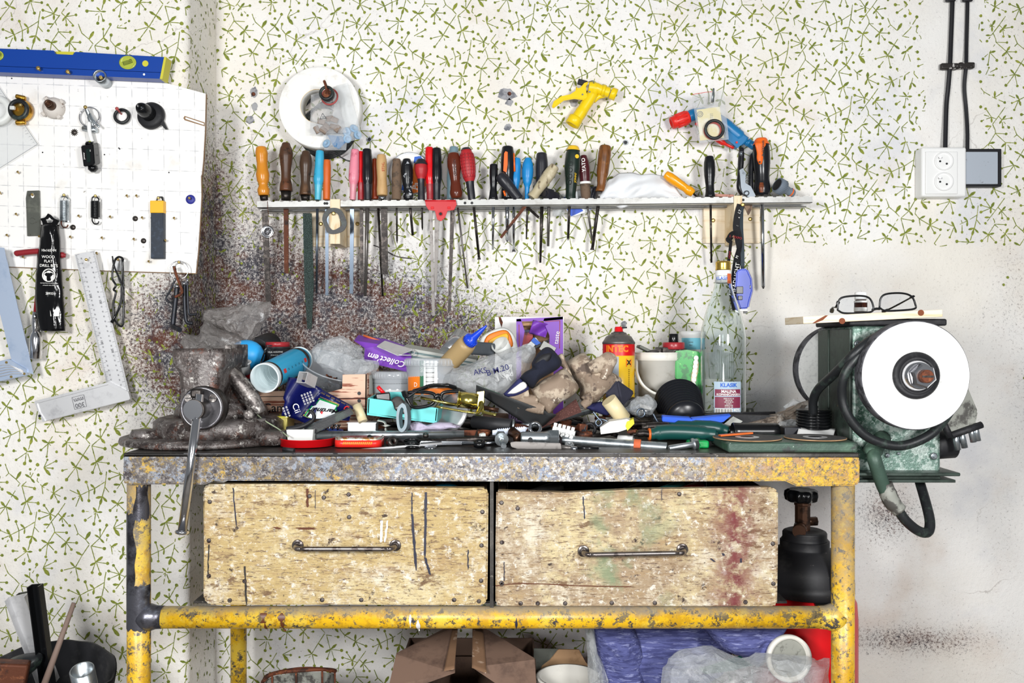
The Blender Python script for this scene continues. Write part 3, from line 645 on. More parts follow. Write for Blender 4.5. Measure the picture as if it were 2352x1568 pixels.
m = MB('worn_jaw'); m.box((P(535, 0, .45).x, -.43, P(0, 818, .45).z), (.012, .10, .042), bev=.002); m.sheet(10, 14, lambda u, v: P(508+v*75+12*math.sin(v*3)+u*18, 850+v*105-10*u, .452+.01*math.sin(u*PI)), th=.008); m.build('jaw_plate', vs)
m = MB('screw_face'); c = P(462, 937, .545)
m.lathe([(.0345, -.03), (.0352, -.004), (.0345, 0), (.032, .001), (.0315, -.001), (.018, -.001)], c, (0, -1, 0), 64); m.build('screw_plate', vs)
m = MB('iron'); m.lathe([(.0352, -.032), (.0366, -.03), (.0366, -.005), (.0352, -.004)], c, (0, -1, 0), 64, cap=False); m.rod(c+Vector((0, .30, 0)), c+Vector((0, .02, 0)), .017, seg=24); m.build('screw_housing', vs)
for dx, dy in ((-29, -23), (27, -23)):
    m = MB('worn_jaw'); q = P(462+dx, 937+dy, .546); m.lathe([(.0065, 0), (.0065, .0015)], q, (0, -1, 0), 20); m.use('black_matt').box(q+Vector((0, -.0018, 0)), (.010, .001, .0012)); m.build('cap_screw', vs)
m = MB('iron'); m.lathe([(.0175, 0), (.0175, .028), (.0165, .034)], c, (0, -1, 0), 40)
m.box(c+Vector((0, -.018, .026)), (.019, .018, .016), bev=.004); m.build('spindle_head', vs)
m = MB('chrome'); m.lathe([(.0158, 0), (.0158, .001)], c+Vector((-.001, -.0345, 0)), (0, -1, 0), 40)
a, b = P(459, 905, .57), P(419, 1217, .59); m.rod(a, b, .0072, seg=20); m.lathe([(.0068, 0), (.0105, .0005), (.0115, .003), (.0105, .006), (.006, .007)], b, b-a, 24); hb = m.build('tommy_bar', vs)
# ---------------------------------------------------------------- gas bottle below the bench
mat('gas_red', 'd01018', .35); mat('dusty_black', '232326', .55, layers=[('3c3b3b', 18, .5, .7), ('5a5654', 60, .64, .72)], bump=(80, .2)); mat('bronze', '5a4032', .35, .7, layers=[('3a2a22', 40, .5, .6)])
gb = thing('gas_cylinder', 'red gas cylinder with black valve hood between drawer and bench leg', 'gas cylinder', (P(1848, 0, .3).x, -.3, 0)); gX, gY = P(1848, 0, .3).x, -.3
zz = lambda py: P(0, py, .3).z
m = MB('gas_red'); m.lathe([(.09, .0), (.098, .01), (.098, zz(1410)), (.096, zz(1375)), (.086, zz(1352)), (.06, zz(1340))], (gX, gY, 0), (0, 0, 1), 64); m.build('cylinder_body', gb)
m = MB('dusty_black'); m.lathe([(.092, zz(1352)), (.092, zz(1328)), (.088, zz(1325)), (.085, zz(1300)), (.075, zz(1280)), (.058, zz(1262)), (.048, zz(1258)), (.0465, zz(1255)), (.0465, zz(1240)), (.040, zz(1238))], (gX, gY, 0), (0, 0, 1), 56); m.build('shoulder_hood', gb)
m = MB('dusty_black'); m.lathe([(.0425, zz(1240)), (.0435, zz(1236))]+[(.0405+.0015*(k % 2), zz(1234-k*1.6)) for k in range(8)]+[(.040, zz(1219)), (.034, zz(1216))], (gX, gY, 0), (0, 0, 1), 48); m.build('threaded_collar', gb)
m = MB('black_gloss'); m.rod((gX-.01, gY-.088, zz(1366)), (gX+.055, gY-.078, zz(1352)), .014, .008, seg=4, smooth=False); m.build('hood_clip', gb)
m = MB('bronze'); m.lathe([(.015, zz(1222)), (.015, zz(1160)), (.0165, zz(1158)), (.0165, zz(1148)), (.011, zz(1146)), (.011, zz(1135))], (gX-.004, gY, 0), (0, 0, 1), 10, smooth=False)
m.rod((gX-.004, gY, zz(1198)), (gX+.024, gY, zz(1196)), .009, seg=6); m.rod((gX-.008, gY, zz(1208)), (gX-.022, gY-.034, zz(1212)), .0125, seg=16); m.build('valve_body', gb)
m = MB('black_gloss'); vz = zz(1137)
m.skin([[m.V((gX-.006+(R+.0022*math.cos(9*k*2*PI/72))*math.cos(k*2*PI/72), gY+(R+.0022*math.cos(9*k*2*PI/72))*math.sin(k*2*PI/72), vz+h)) for k in range(72)] for R, h in ((.024, -.012), (.029, -.009), (.031, .0), (.030, .008), (.024, .012), (.012, .010))]); m.build('hand_wheel', gb)
# ---------------------------------------------------------------- tool rack
mat('zinc_rail', 'b6b6b3', .45, .4, layers=[('a3a19c', 24, .5, .65), ('8c6f58', 60, .7, .73)], bump=(120, .15))
rk = thing('tool_rack', 'long slotted metal rack on two pine brackets holding screwdrivers and files', 'tool rack', P(1228, 480, .0))
def rail(x0, x1, ya, yb, h, y, teeth):
    m = MB('zinc_rail'); a, b = P(x0, ya, y), P(x1, yb, y); d = b-a; n = teeth; up = Vector((0, 0, 1)); top = []
    for i in range(n):
        for t_, e in ((0, 0), (.55, 0), (.62, -1), (.93, -1)): top.append(a+d*((i+t_)/n)+up*(e*.0018))
    top.append(b); fr = top+[b-up*h, a-up*h]
    m.poly(fr, [p+Vector((0, .0016, 0)) for p in fr]); fl = [a-up*h, b-up*h]
    m.box((a+b)/2+Vector((0, .010, -h+.0006)), (d.length, .02, .0012), rotm(0, -math.degrees(math.atan2(d.z, d.x)), 0)); m.build('rail', rk)
rail(590, 1866, 462, 450, .0145, .092, 62); rail(598, 1852, 472.5, 461, .0135, .034, 62)
m = MB('black_matt')
for px, py in ((746, 467), (751, 467), (1068, 466), (1084, 466), (1707, 459)):
    m.lathe([(.003, 0), (.003, .0004)], P(px, py, .0922), (0, -1, 0), 12)
m.build('slot_hole', rk)
for x0, x1, yt, yb, ax0, ax1, ay0, ay1 in ((713, 828, 476, 566, 758, 781, 457, 560), (1616, 1745, 468, 558, 1686, 1705, 449, 556)):
    m = MB('pine_side'); m.plate([(x0, yt), (x1, yt), (x1, yb), (x0, yb)], .012, .0115); p = m.build('back_board', rk)
    m = MB('pine'); q0, q1 = P(ax0, ay0, .096), P(ax1, ay1, .096); m.box(((q0.x+q1.x)/2, -.054, (q0.z+q1.z)/2), (q1.x-q0.x, .084, q0.z-q1.z), bev=.0008); m.build('bracket_arm', rk)
mat('brass_screw', 'b99e62', .35, .9)
m = MB('brass_screw')
for px, py in ((737, 514), (821, 514), (1638, 506), (1723, 503)):
    m.lathe([(.0046, 0), (.0046, .0008), (.002, .0014)], P(px, py, .0122), (0, -1, 0), 16)
m.build('screw', rk)
# handle colours
HC = dict(varnish=('d58a2c', .25), walnut=('4f3424', .4), darkwood=('4a3628', .35), cyan=('39a9cf', .35), cyan2=('4fb3cc', .3), orange=('cf6220', .4), pink=('e58a9c', .35), pink2=('d9909c', .3), red=('d8141c', .25), red2=('9c2a30', .3), black=('16171b', .25), black2=('26262c', .35),
          redwood=('7c2f14', .3), tan=('c6a06c', .5), greybrown=('6f5a48', .8), rubred=('b0262c', .45), greyblue=('6f8a94', .4), mahog=('5e2818', .25), blue=('1d86c8', .35), beige=('b7ab8c', .5), bottle=('16261f', .4), yellow=('eec02a', .3), maroon=('4b1c22', .3), oakd=('7a4a20', .4), amber=('f0a012', .25), orng=('f06a1c', .4), paintblk=('15161a', .3))
for k, (c, r) in HC.items():
    ly = {'walnut': [('6b3d22', 20, .5, .65, (1, 1, .3)), ('332219', 50, .55, .65)], 'darkwood': [('6a4a30', 20, .5, .65, (1, 1, .3)), ('2e211a', 40, .55, .65)], 'varnish': [('b4661c', 26, .55, .68, (1, 1, .3)), ('e2a24c', 18, .55, .7)],
          'oakd': [('4b2c16', 60, .45, .6, (1, 1, .15)), ('a66c30', 30, .55, .7)], 'beige': [('6b5a44', 50, .56, .62, (1, 1, .4)), ('d5cbb0', 20, .55, .7)], 'paintblk': [('c8ccd2', 45, .6, .64), ('a8502c', 60, .72, .74)],
          'tan': [('b08a56', 26, .5, .65, (1, 1, .3))], 'pink': [('c96a7c', 60, .55, .66)], 'cyan': [('2b7f9c', 60, .64, .7)], 'greybrown': [('54463a', 60, .5, .6)], 'blue': [('8aa0a8', 50, .68, .72)]}.get(k, [])
    mat('h_'+k, c, r, layers=ly, bump=(90, .1))
mat('b_dark', '3a3634', .4, .8, layers=[('5b5450', 80, .5, .6), ('2a2726', 30, .5, .65)], bump=(300, .3)); mat('b_rust', '5d3320', .6, .4, layers=[('2f201c', 30, .5, .62), ('7b4a30', 80, .55, .65)], bump=(200, .4))
mat('b_blue', '66717e', .3, .85, layers=[('434a54', 30, .5, .62)]); mat('b_steel', '75716e', .42, .7, layers=[('5f5b58', 60, .5, .62)]); mat('b_chrome', 'c8ccd2', .12, 1)
M_ = bpy.data.materials.new('b_rasp'); MATS['b_rasp'] = M_; t = NT(M_); t.b.inputs['Metallic'].default_value = .7; t.b.inputs['Roughness'].default_value = .4
vo = t.n.new('ShaderNodeTexVoronoi'); vo.inputs['Scale'].default_value = 700; t.lk(t.coord(), vo.inputs['Vector']); t.lk(t.mix(t.step(vo.outputs[0], .2, .5), srgb('748a86'), srgb('36433f')), t.b.inputs['Base Color']); t.bump(vo.outputs[0], 1, .001)
def lerp(L, t):
    x = t*(len(L)-1); i = min(int(x), len(L)-2); f = x-i; f = f*f*(3-2*f); return L[i]*(1-f)+L[i+1]*f
def handle(m, a, b, hw, y, r=None, flat=1, seg=28, dome=.35, ends=(1, 1)):
    A, B = P(*a, y), P(*b, y); L = (B-A).length; s_ = S(y); n = 22; w0 = hw[0]*s_; w1 = hw[-1]*s_; prof = []
    if ends[0]: prof += [(w0*.35, 0), (w0*.75, w0*dome*.25), (w0*.93, w0*dome*.6)]
    st = w0*dome if ends[0] else 0
    prof += [(lerp(hw, i/n)*s_, st+(L-st)*i/n) for i in range(n+1)]
    m.lathe(prof, A, B-A, seg, flat); return m
def shaft(m, mt, a, b, w0, w1=None, flat=None, y=.06, yb=None, tip=None):
    m.use(mt); A, B = P(*a, y), P(*b, yb if yb is not None else max(.008, y-.03)); s_ = S(y); w1 = w1 or w0
    if flat: m.rod(A, B, w0*s_*1.2, w1*s_*1.2, 4, flat=flat, smooth=False) if False else bar(m, A, B, w0*s_, w1*s_, flat*s_)
    else: m.rod(A, B, w0*s_, w1*s_, 12)
    if tip: q = B+(B-A).normalized()*.006; bar(m, B, q, w1*s_*.9, w1*s_*(1.5 if tip == 'flat' else .3), w1*s_*.35)
    return m
def bar(m, A, B, w0, w1, th):
    """flat bar facing the camera: half widths w0, w1 and thickness th"""
    d = (B-A).normalized(); u = d.cross(Vector((0, 1, 0))).normalized(); n = Vector((0, 1, 0)); r = [[m.V(p+u*w*a+n*th*.5*b_) for a, b_ in ((-1, -1), (1, -1), (1, 1), (-1, 1))] for p, w in ((A, w0), (B, w1))]
    return m.skin(r, True, False)
def tool(name, cat, label, top, bot, hw, mt, blade, lower=None, ferr=None, y=.062, caps=None, flat=1, group='screwdrivers and files in the wall rack'):
    g = thing(name, label, cat, P(bot[0], bot[1], y), group)
    m = MB('h_'+mt); handle(m, top, bot, hw, y, flat=flat)
    m.build('handle', g)
    if lower:                                                    # differently coloured sleeve of the handle near the blade
        lm, t0 = lower; n = 8; A, B = P(*top, y), P(*bot, y); L = (B-A).length; m = MB('h_'+lm)
        m.lathe([(lerp(hw, t0+(1-t0)*i/n)*S(y)+.0003, L*(t0+(1-t0)*i/n)) for i in range(n+1)], A, B-A, 28, cap=False); m.build('sleeve', g)
    if caps:
        cm, t1 = caps; A, B = P(*top, y), P(*bot, y); L = (B-A).length; w0 = hw[0]*S(y); m = MB('h_'+cm)
        m.lathe([(w0*.3, -.0004), (w0*.8, w0*.05), (w0*.98, w0*.25)]+[(lerp(hw, t1*i/4)*S(y)+.0004, w0*.35+(L*t1-w0*.35)*i/4) for i in range(5)], A, B-A, 28, cap=False); m.build('end_cap', g)
    if ferr:
        m = MB(ferr[1]); m.rod(P(*bot, y), P(bot[0]+ferr[2], bot[1]+ferr[0], y-.003), hw[-1]*.8*S(y), hw[-1]*.72*S(y), 20); m.build('ferrule', g)
    m = MB('b_dark'); shaft(m, **dict(zip(('mt', 'a', 'b', 'w0', 'w1', 'flat'), blade[:6])), y=y-.002, tip=blade[6] if len(blade) > 6 else None)
    m.build('blade', g); return g
T = tool
def blade2(g, mt, a, b, w0, w1, th, name='tang', y=.05, yb=.03):
    m = MB(mt); bar(m, P(*a, y), P(*b, yb), w0*S(y), w1*S(y), th*S(y)); m.build(name, g)
T('flat_file', 'file', 'flat file with glossy orange turned wooden handle, first in the rack', (600, 336), (606, 449), [12, 14, 13, 12, 13, 15, 14, 10, 14, 12], 'varnish', ('b_dark', (608, 482), (617, 697), 7, 6, 3), ferr=(11, 'b_dark', 1))
T('flat_file', 'file', 'rusty file with tall dark walnut handle, left of the rasp', (657, 327), (657, 439), [9, 14, 15.5, 14, 12, 11, 11, 14, 15], 'walnut', ('b_rust', (657, 462), (658, 628), 5.5, 5, 3), ferr=(22, 'b_dark', 0))
g = T('wood_rasp', 'rasp', 'greenish wood rasp with short dark wooden handle', (703, 346), (701, 448), [9, 13, 14.5, 13, 11, 10.5, 12, 13.5], 'darkwood', ('b_rasp', (706, 490), (710, 650), 10, 11, 3), ferr=(12, 'b_dark', 1)); blade2(g, 'b_rasp', (710, 650), (711, 755), 11, 5, 3, 'blade_tip', .03, .012)
T('round_file', 'file', 'thin file with light blue plastic handle', (735, 345), (730, 459), [9, 10, 10, 11, 12, 9, 7.5, 7], 'cyan', ('b_blue', (729, 462), (727, 672), 3.2, 2.4, None), lower=('cyan2', .7))
T('needle_file', 'file', 'narrow file with small orange wooden handle', (751, 366), (750, 459), [8, 9, 9, 8.5, 8.5, 8], 'orange', ('b_blue', (751, 462), (751, 678), 4, 3.5, 2), y=.058)
T('flat_file', 'file', 'file with faded pink plastic handle', (816, 342), (810, 459), [9, 10, 11, 12, 12, 8, 7, 6.5], 'pink', ('b_blue', (809, 462), (807, 674), 4.6, 4.2, 3), lower=('pink2', .7))
T('round_file', 'file', 'file with red handle half hidden between pink and black handles', (829, 347), (829, 459), [7, 8, 8, 8, 8, 7, 7], 'red', ('b_dark', (830, 462), (832, 672), 4, 3.6, 3), lower=('red2', .65), y=.05)
T('round_file', 'file', 'round file with black tapered handle, right of pink handled file', (843, 341), (845, 459), [10, 11, 11, 12, 12, 9, 8, 8], 'black', ('b_steel', (844, 462), (839, 680), 5, 3.4, None), lower=('black2', .7))
T('screwdriver', 'screwdriver', 'tool with reddish brown handle tucked behind the tan handled file', (861, 364), (862, 458), [6, 7, 7, 7, 8, 9], 'redwood', ('b_dark', (868, 462), (879, 680), 3, 2.4, None), y=.046)
g = T('flat_file', 'file', 'flat file with pale tan wooden handle stamped with a maker name', (876, 354), (878, 449), [10, 12, 12, 11.5, 11, 11.5, 12.5, 12], 'tan', ('b_dark', (882, 462), (884, 630), 7.5, 7.5, 3), ferr=(11, 'b_chrome', 0))
mat('stamp_red', 'b0431c', .6); m = MB('stamp_red'); m.text('STIHL', .0082, cylt(P(877, 385, .062), P(876, 360, .062)-P(877, 400, .062), 11.8*S(.062), (.45, -1, 0), rot=90), bold=.02); m.build('stamped_name', g)
T('scraper', 'hand tool', 'short tool with plain grey-brown wooden handle', (911, 364), (911, 459), [9, 10.5, 11, 11, 11, 11], 'greybrown', ('b_dark', (911, 462), (912, 553), 2.3, 2, None, 'x'))
T('screwdriver', 'screwdriver', 'screwdriver with black handle covered in chipped white paint', (934, 364), (938, 460), [9, 13, 13.5, 13, 12, 9, 12, 10], 'paintblk', ('b_dark', (941, 463), (948, 540), 3, 3, None))
T('screwdriver', 'screwdriver', 'short screwdriver with round red knob and dark cap', (967, 365), (968, 461), [10, 14, 15, 13, 9, 7.5, 7.5, 7.5, 8, 8], 'rubred', ('b_dark', (969, 464), (970, 523), 2.3, 2, None, 'x'), lower=('black2', .48), caps=('black2', .14), y=.068)
T('long_file', 'file', 'long file with tall red plastic handle behind the red clip', (986, 337), (988, 460), [9, 10, 10, 11, 11.5, 9, 8, 8], 'red', ('b_steel', (989, 462), (996, 725), 3.6, 3.2, 3), lower=('red2', .7), y=.056)
T('long_file', 'file', 'file with glossy black handle behind the red clip', (1003, 339), (1003, 458), [10, 11, 11, 12, 12, 9, 8, 8], 'black', ('b_steel', (1004, 462), (1000, 670), 5.5, 3, 3), lower=('black2', .7), y=.058)
T('screwdriver', 'screwdriver', 'thin rod with grey-blue handle behind the reddish wooden handle', (1043, 336), (1034, 459), [10, 11, 11, 11, 9, 8], 'greyblue', ('b_steel', (1050, 464), (1074, 662), 2.2, 2, None), y=.04)
g = T('long_file', 'file', 'long file with glossy mahogany coloured handle embossed with letters', (1041, 350), (1049, 456), [13, 15.5, 16, 14, 12, 11, 13, 15, 12], 'mahog', ('b_dark', (1040, 462), (1032, 718), 4.8, 3.2, 3), y=.068)
mat('emboss_dark', '34140c', .4); m = MB('emboss_dark'); m.text('OREGON', .0085, cylt(P(1044, 388, .068), P(1041, 350, .068)-P(1048, 450, .068), 15.9*S(.068), (.15, -1, 0), rot=90), bold=.01); m.build('embossed_name', g)
g = T('screwdriver', 'screwdriver', 'red rubber handled screwdriver with a moulded square grid', (1070, 339), (1084, 459), [11, 15, 17, 17, 16, 14, 9, 8.5, 8.5, 8], 'rubred', ('b_dark', (1087, 463), (1100, 590), 3, 3, None, 'flat'), lower=('black2', .64), caps=('black2', .05), y=.068)
m = MB('h_red2')
A, B = P(1070, 339, .068), P(1084, 459, .068); ax = (B-A); L = ax.length; a_, b_, c_ = frame(ax)
for k in range(1, 9): r = lerp([11, 15, 17, 17, 16, 14, 9, 8.5, 8.5, 8], .08+k*.062)*S(.068)+.0001; m.torus(A+ax*(.08+k*.062), ax, r, .0007, 28, 5)
for k in range(14):
    an = 2*PI*k/14; m.tube([A+ax*t_+(a_*math.cos(an)+b_*math.sin(an))*(lerp([11, 15, 17, 17, 16, 14, 9, 8.5, 8.5, 8], t_)*S(.068)+.0001) for t_ in [.12+i*.05 for i in range(10)]], .0007, 5, n=0)
m.build('grip_grid', g)
T('screwdriver', 'screwdriver', 'small all-black screwdriver left of the one with orange inserts', (1134, 376), (1133, 458), [9, 9.5, 9.5, 8.5, 7.5, 9, 11], 'black', ('b_chrome', (1133, 462), (1132, 573), 3.2, 2.6, None))
g = T('screwdriver', 'screwdriver', 'large black handled screwdriver with orange inserts', (1166, 335), (1166, 458), [13, 15.5, 16, 15.5, 14, 14, 15.5, 15], 'black', ('b_chrome', (1165, 462), (1165, 550), 4.6, 4.4, None, 'x'), y=.056)
m = MB('h_orng'); y_ = .056+16.2*S(.056)
m.poly([P(x, q, y_) for x, q in ((1158, 352), (1161, 347), (1166, 349), (1166, 378), (1163, 396), (1156, 392))], [P(x, q, y_-.004) for x, q in ((1158, 352), (1161, 347), (1166, 349), (1166, 378), (1163, 396), (1156, 392))])
m.rod(P(1180, 352, .062), P(1182, 394, .062), .0022, seg=8); m.rod(P(1157, 438, y_-.002), P(1161, 450, y_-.002), .0024, seg=8); m.build('orange_insert', g)
T('screwdriver', 'screwdriver', 'bright blue handled driver half behind the black diagonal handle', (1188, 362), (1181, 458), [8, 10, 10, 11, 9, 6, 5.5], 'blue', ('b_chrome', (1180, 462), (1180, 572), 3.2, 3, None, 'flat'), y=.05)
T('screwdriver', 'screwdriver', 'worn black handled screwdriver leaning diagonally to the left', (1146, 400), (1192, 457), [12, 14, 14, 13, 12, 11.5, 11], 'black2', ('b_dark', (1200, 466), (1238, 500), 3.2, 3, 2), y=.074)
T('screwdriver', 'screwdriver', 'bright blue winged handle screwdriver beside the beige diagonal one', (1213, 362), (1210, 458), [8, 12, 13, 12.5, 10, 5.5, 5, 5], 'blue', ('b_dark', (1212, 462), (1209, 549), 3, 1.6, None))
T('screwdriver', 'screwdriver', 'black ribbed screwdriver standing behind the beige diagonal handle', (1244, 350), (1245, 452), [12, 14, 14, 14, 13, 13], 'black2', ('b_dark', (1245, 462), (1241, 603), 4.2, 2.6, None), y=.054)
T('screwdriver', 'screwdriver', 'dirty beige handled screwdriver leaning diagonally to the right', (1276, 380), (1222, 454), [11, 13.5, 14, 13, 12, 11, 12.5], 'beige', ('b_rust', (1212, 466), (1150, 546), 3.6, 3, 2), y=.078)
g = thing('socket_driver', 'black hexagonal socket key lying on the rack beside the beige handle', 'socket wrench', P(1258, 458, .07), 'screwdrivers and files in the wall rack')
m = MB('h_black2'); m.lathe([(.0125, 0), (.0135, .004), (.0135, .018), (.010, .02), (.010, .034)], P(1252, 445, .085), (.75, .55, -.1), 6, smooth=False); m.lathe([(.0075, .0), (.0075, -.002), (.0045, -.0025)], P(1252, 445, .085), (.75, .55, -.1), 6, smooth=False); m.build('socket_head', g)
m = MB('b_steel'); shaft(m, 'b_steel', (1261, 455), (1259, 565), 3.6, 3, None); m.build('shank', g)
g = T('screwdriver', 'screwdriver', 'dark green and yellow capped screwdriver with yellow lettering', (1317, 335), (1310, 459), [13, 16.5, 17.5, 18, 16, 14, 12.5, 11.5, 12.5], 'bottle', ('b_dark', (1308, 464), (1305, 546), 3.2, 2.8, None, 'x'), caps=('yellow', .09), y=.07)
m = MB('h_yellow'); m.text('JONNESWAY', .0072, cylt(P(1313, 399, .07), P(1317, 335, .07)-P(1310, 459, .07), 15.8*S(.07), (.62, -1, 0), rot=90), bold=.015); m.lathe([(.0045, 0), (.0045, .0012)], P(1325, 359, .084), (.3, -1, 0), 16); m.build('lettering', g)
m = MB('emboss_black') if 'emboss_black' in MATS else MB(mat('emboss_black', '0d1512', .4))
for k in range(4): m.torus(P(1311-.9*k, 376+k*14, .0868), (0, -1, 0), .0045, .0007, 20, 6)
m.build('grip_ring', g)
g = T('screwdriver', 'screwdriver', 'maroon and grey screwdriver with white lettering and white ring', (1340, 356), (1346, 458), [8, 12, 13.5, 13, 12, 11, 11, 9], 'maroon', ('b_steel', (1348, 464), (1360, 552), 2.6, 2.4, None), lower=('greybrown', .62), y=.05)
m = MB('paper_white'); m.text('YATO', .0115, cylt(P(1341, 381, .05), P(1340, 356, .05)-P(1344, 420, .05), 13.4*S(.05), (-.1, -1, 0), rot=90), bold=.02); m.lathe([(.0131, 0), (.0131, .005)], P(1344, 418, .05), (0.03, 0, -1), 24, cap=False); m.build('lettering', g)
T('wood_chisel', 'chisel', 'chisel with worn flat-topped brown wooden handle', (1391, 333), (1379, 440), [13, 14.5, 14.5, 14, 13.5, 11, 9.5, 11.5], 'oakd', ('b_dark', (1375, 464), (1361, 568), 4, 3.6, None, 'flat'), ferr=(18, 'b_steel', -3), y=.066)
g = T('screwdriver', 'screwdriver', 'yellow-orange handled screwdriver lying slanted on the rack', (1527, 399), (1592, 444), [9, 11, 11, 10.5, 10, 9, 11, 9], 'amber', ('b_dark', (1594, 446), (1604, 454), 2.4, 2, None), y=.085)
g = T('screwdriver', 'screwdriver', 'single black fluted screwdriver standing right of the lying yellow one', (1629, 358), (1631, 453), [10, 12.5, 13, 12.5, 11, 9.5, 10, 12], 'black', ('b_dark', (1632, 456), (1634, 603), 2.7, 2.4, None), y=.07)
g = T('screwdriver', 'screwdriver', 'largest screwdriver with orange and black grip and long chrome shaft', (1748, 317), (1751, 449), [14, 18.5, 19.5, 19.5, 18.5, 17, 17, 18.5, 16], 'black', ('b_chrome', (1750, 452), (1753, 657), 4.6, 4.4, None, 'x'), caps=('orng', .12), y=.072)
m = MB('h_orng'); pts = [(1733, 330), (1740, 322), (1752, 320), (1757, 330), (1753, 350), (1754, 368), (1749, 377), (1742, 372), (1739, 350)]
m.sheet(14, 12, lambda u, v: (lambda c: c)(P(1746.5+(u-.5)*2*[9, 12.5, 11.5, 10, 9, 8, 7.5, 8, 8, 7, 5, 3][int(v*11)], 326+v*51, .0722+S(.072)*math.sqrt(max(0, 19.6**2-((u-.5)*2*11)**2)))), th=.001); m.build('orange_insert', g)
m = MB('emboss_black'); m.text('8x200mm', .0085, cylt(P(1748, 345, .072), P(1748, 317, .072)-P(1751, 449, .072), 20.6*S(.072), (-.05, -1, 0), rot=90), bold=.02); m.lathe([(.0022, 0), (.0022, .0004)], P(1745, 372, .0935), (0, -1, 0), 14); m.build('lettering', g)
m = MB('h_orange')
for k in range(9): m.rod(P(1743+abs(k-4)*.5, 420+k*2.6, .0905), P(1755-abs(k-4)*.5, 420+k*2.6, .0905), .0005, seg=6)
m.build('grip_rib', g)
# secateurs
g = thing('secateurs', 'black and grey pruning shears hanging point down through the rack', 'secateurs', P(1718, 450, .06), )
m = MB('h_black'); m.tube([P(1703, 340, .07), P(1702, 365, .07), P(1700, 400, .07), P(1698, 430, .07), P(1706, 446, .07)], [.0055, .0065, .0062, .006, .006], 12, flat=1.3); m.build('handle', g)
m = MB('h_black'); m.tube([P(1735, 346, .058), P(1726, 370, .06), P(1724, 410, .062), P(1724, 446, .062)], [.005, .0065, .006, .006], 12, flat=1.3); m.build('handle', g)
mat('grey_alloy', '7e858c', .35, .7, layers=[('4c5056', 50, .5, .62)]); m = MB('grey_alloy'); m.plate([(1699, 390), (1706, 386), (1713, 396), (1712, 420), (1725, 428), (1736, 450), (1720, 453), (1707, 446), (1702, 430)], .082, .008); m.lathe([(.006, 0), (.006, .004), (.003, .005)], P(1714, 444, .082), (0, -1, 0), 20); m.rod(P(1702, 348, .079), P(1703, 358, .079), .0045, .003, 10)
m.build('pivot_body', g)
m = MB('zinc'); m.tube([P(1716+4*math.cos(k*.9), 400+k*.9, .075-.004*math.sin(k*.9)) for k in range(28)], .0007, 6, n=0); m.build('spring', g)
mat('blade_brown', '5c4a3a', .35, .7, layers=[('3a2c22', 50, .5, .6)]); m = MB('blade_brown'); m.plate([(1706, 464), (1727, 462), (1728, 476), (1722, 490), (1719, 494), (1717, 490)], .06, .003); m.build('blade', g)
# hanging from the rack
mat('clip_red', 'c8242c', .35)
g = thing('bulldog_clip', 'red metal clip gripping the front of the rack', 'clip', P(1012, 505, .097))
m = MB('clip_red'); m.plate([(976, 460), (1047, 460), (1049, 470), (1043, 482), (1028, 484), (1022, 500), (1013, 508), (1004, 504), (999, 484), (984, 482), (978, 472)], .099, .0012); bmesh.ops.bevel(m.bm, geom=[e for e in m.bm.edges if abs(e.calc_face_angle(0)) > .5], offset=.0005, segments=1, affect='EDGES'); m.rod(P(976, 461, .098), P(1047, 461, .098), .0022, seg=10); m.build('jaw', g)
m = MB('black_gloss'); m.lathe([(.0035, 0), (.0035, .0005)], P(1012, 491, .0992), (0, -1, 0), 16, flat=1.2); m.use('clip_red').torus(P(1012, 491, .0995), (0, -1, 0), .004, .0009, 20, 6); m.build('eyelet', g)
for a in ((993, 477), (1031, 477)): m = MB('h_red'); m.box(P(*a, .0998), (.0065, .0016, .005), bev=.0006); m.build('rivet_tab', g)
m = MB('rubber_black'); O = crv([P(x, y, .101) for x, y in ((742, 492), (752, 480), (768, 477), (783, 482), (793, 500), (796, 515), (788, 530), (768, 537), (752, 534), (746, 520), (740, 505), (742, 492))], 6)[:-1]
I = crv([P(x, y, .101) for x, y in ((751, 499), (757, 490), (766, 486), (776, 492), (780, 502), (784, 512), (782, 520), (766, 528), (757, 522), (752, 512), (750, 505), (751, 499))], 6)[:-1]
m.holed(O, I, (0, .0035, 0)); one('rubber_gasket', m, 'black rounded rubber gasket hung on the left pine bracket', 'gasket')
m = MB('brass_screw'); m.lathe([(.0042, 0), (.0042, .001), (.0022, .0016)], P(766, 490, .1015), (0, -1, 0), 16); m.rod(P(766, 490, .1015), P(766, 490, .09), .0018, seg=8); one('wood_screw', m, 'brass screw holding the black gasket on the bracket', 'screw')
g = thing('sink_strainer', 'round chrome sink strainer dangling by wire from the first file', 'strainer', P(615, 532, .07))
m = MB('chrome'); m.lathe([(.0128, 0), (.0145, .001), (.0135, .003), (.0125, .003), (.012, .0015), (.0095, .0015), (.0085, .003), (.0078, .0015)], P(615, 532, .066), (0, -1, 0), 36, cap=False); m.build('rim', g)
m = MB('black_matt'); m.lathe([(.0125, 0), (.0125, .0008)], P(615, 532, .0655), (0, -1, 0), 30); m.build('mesh_back', g)
m = MB('chrome'); m.lathe([(.0022, 0), (.0022, .0015)], P(615, 532, .0665), (0, -1, 0), 14)
for k in range(7): m.rod(P(615, 532, .0675), P(615, 532, .0675)+Vector((math.cos(k*2*PI/7), 0, math.sin(k*2*PI/7)))*.0085, .0006, seg=6)
m.build('spoke', g)
m = MB('rust'); m.tube([P(614, 462, .094), P(615, 480, .094), P(618, 500, .08), P(615, 520, .07)], .0005, 5); m.build('wire', g)
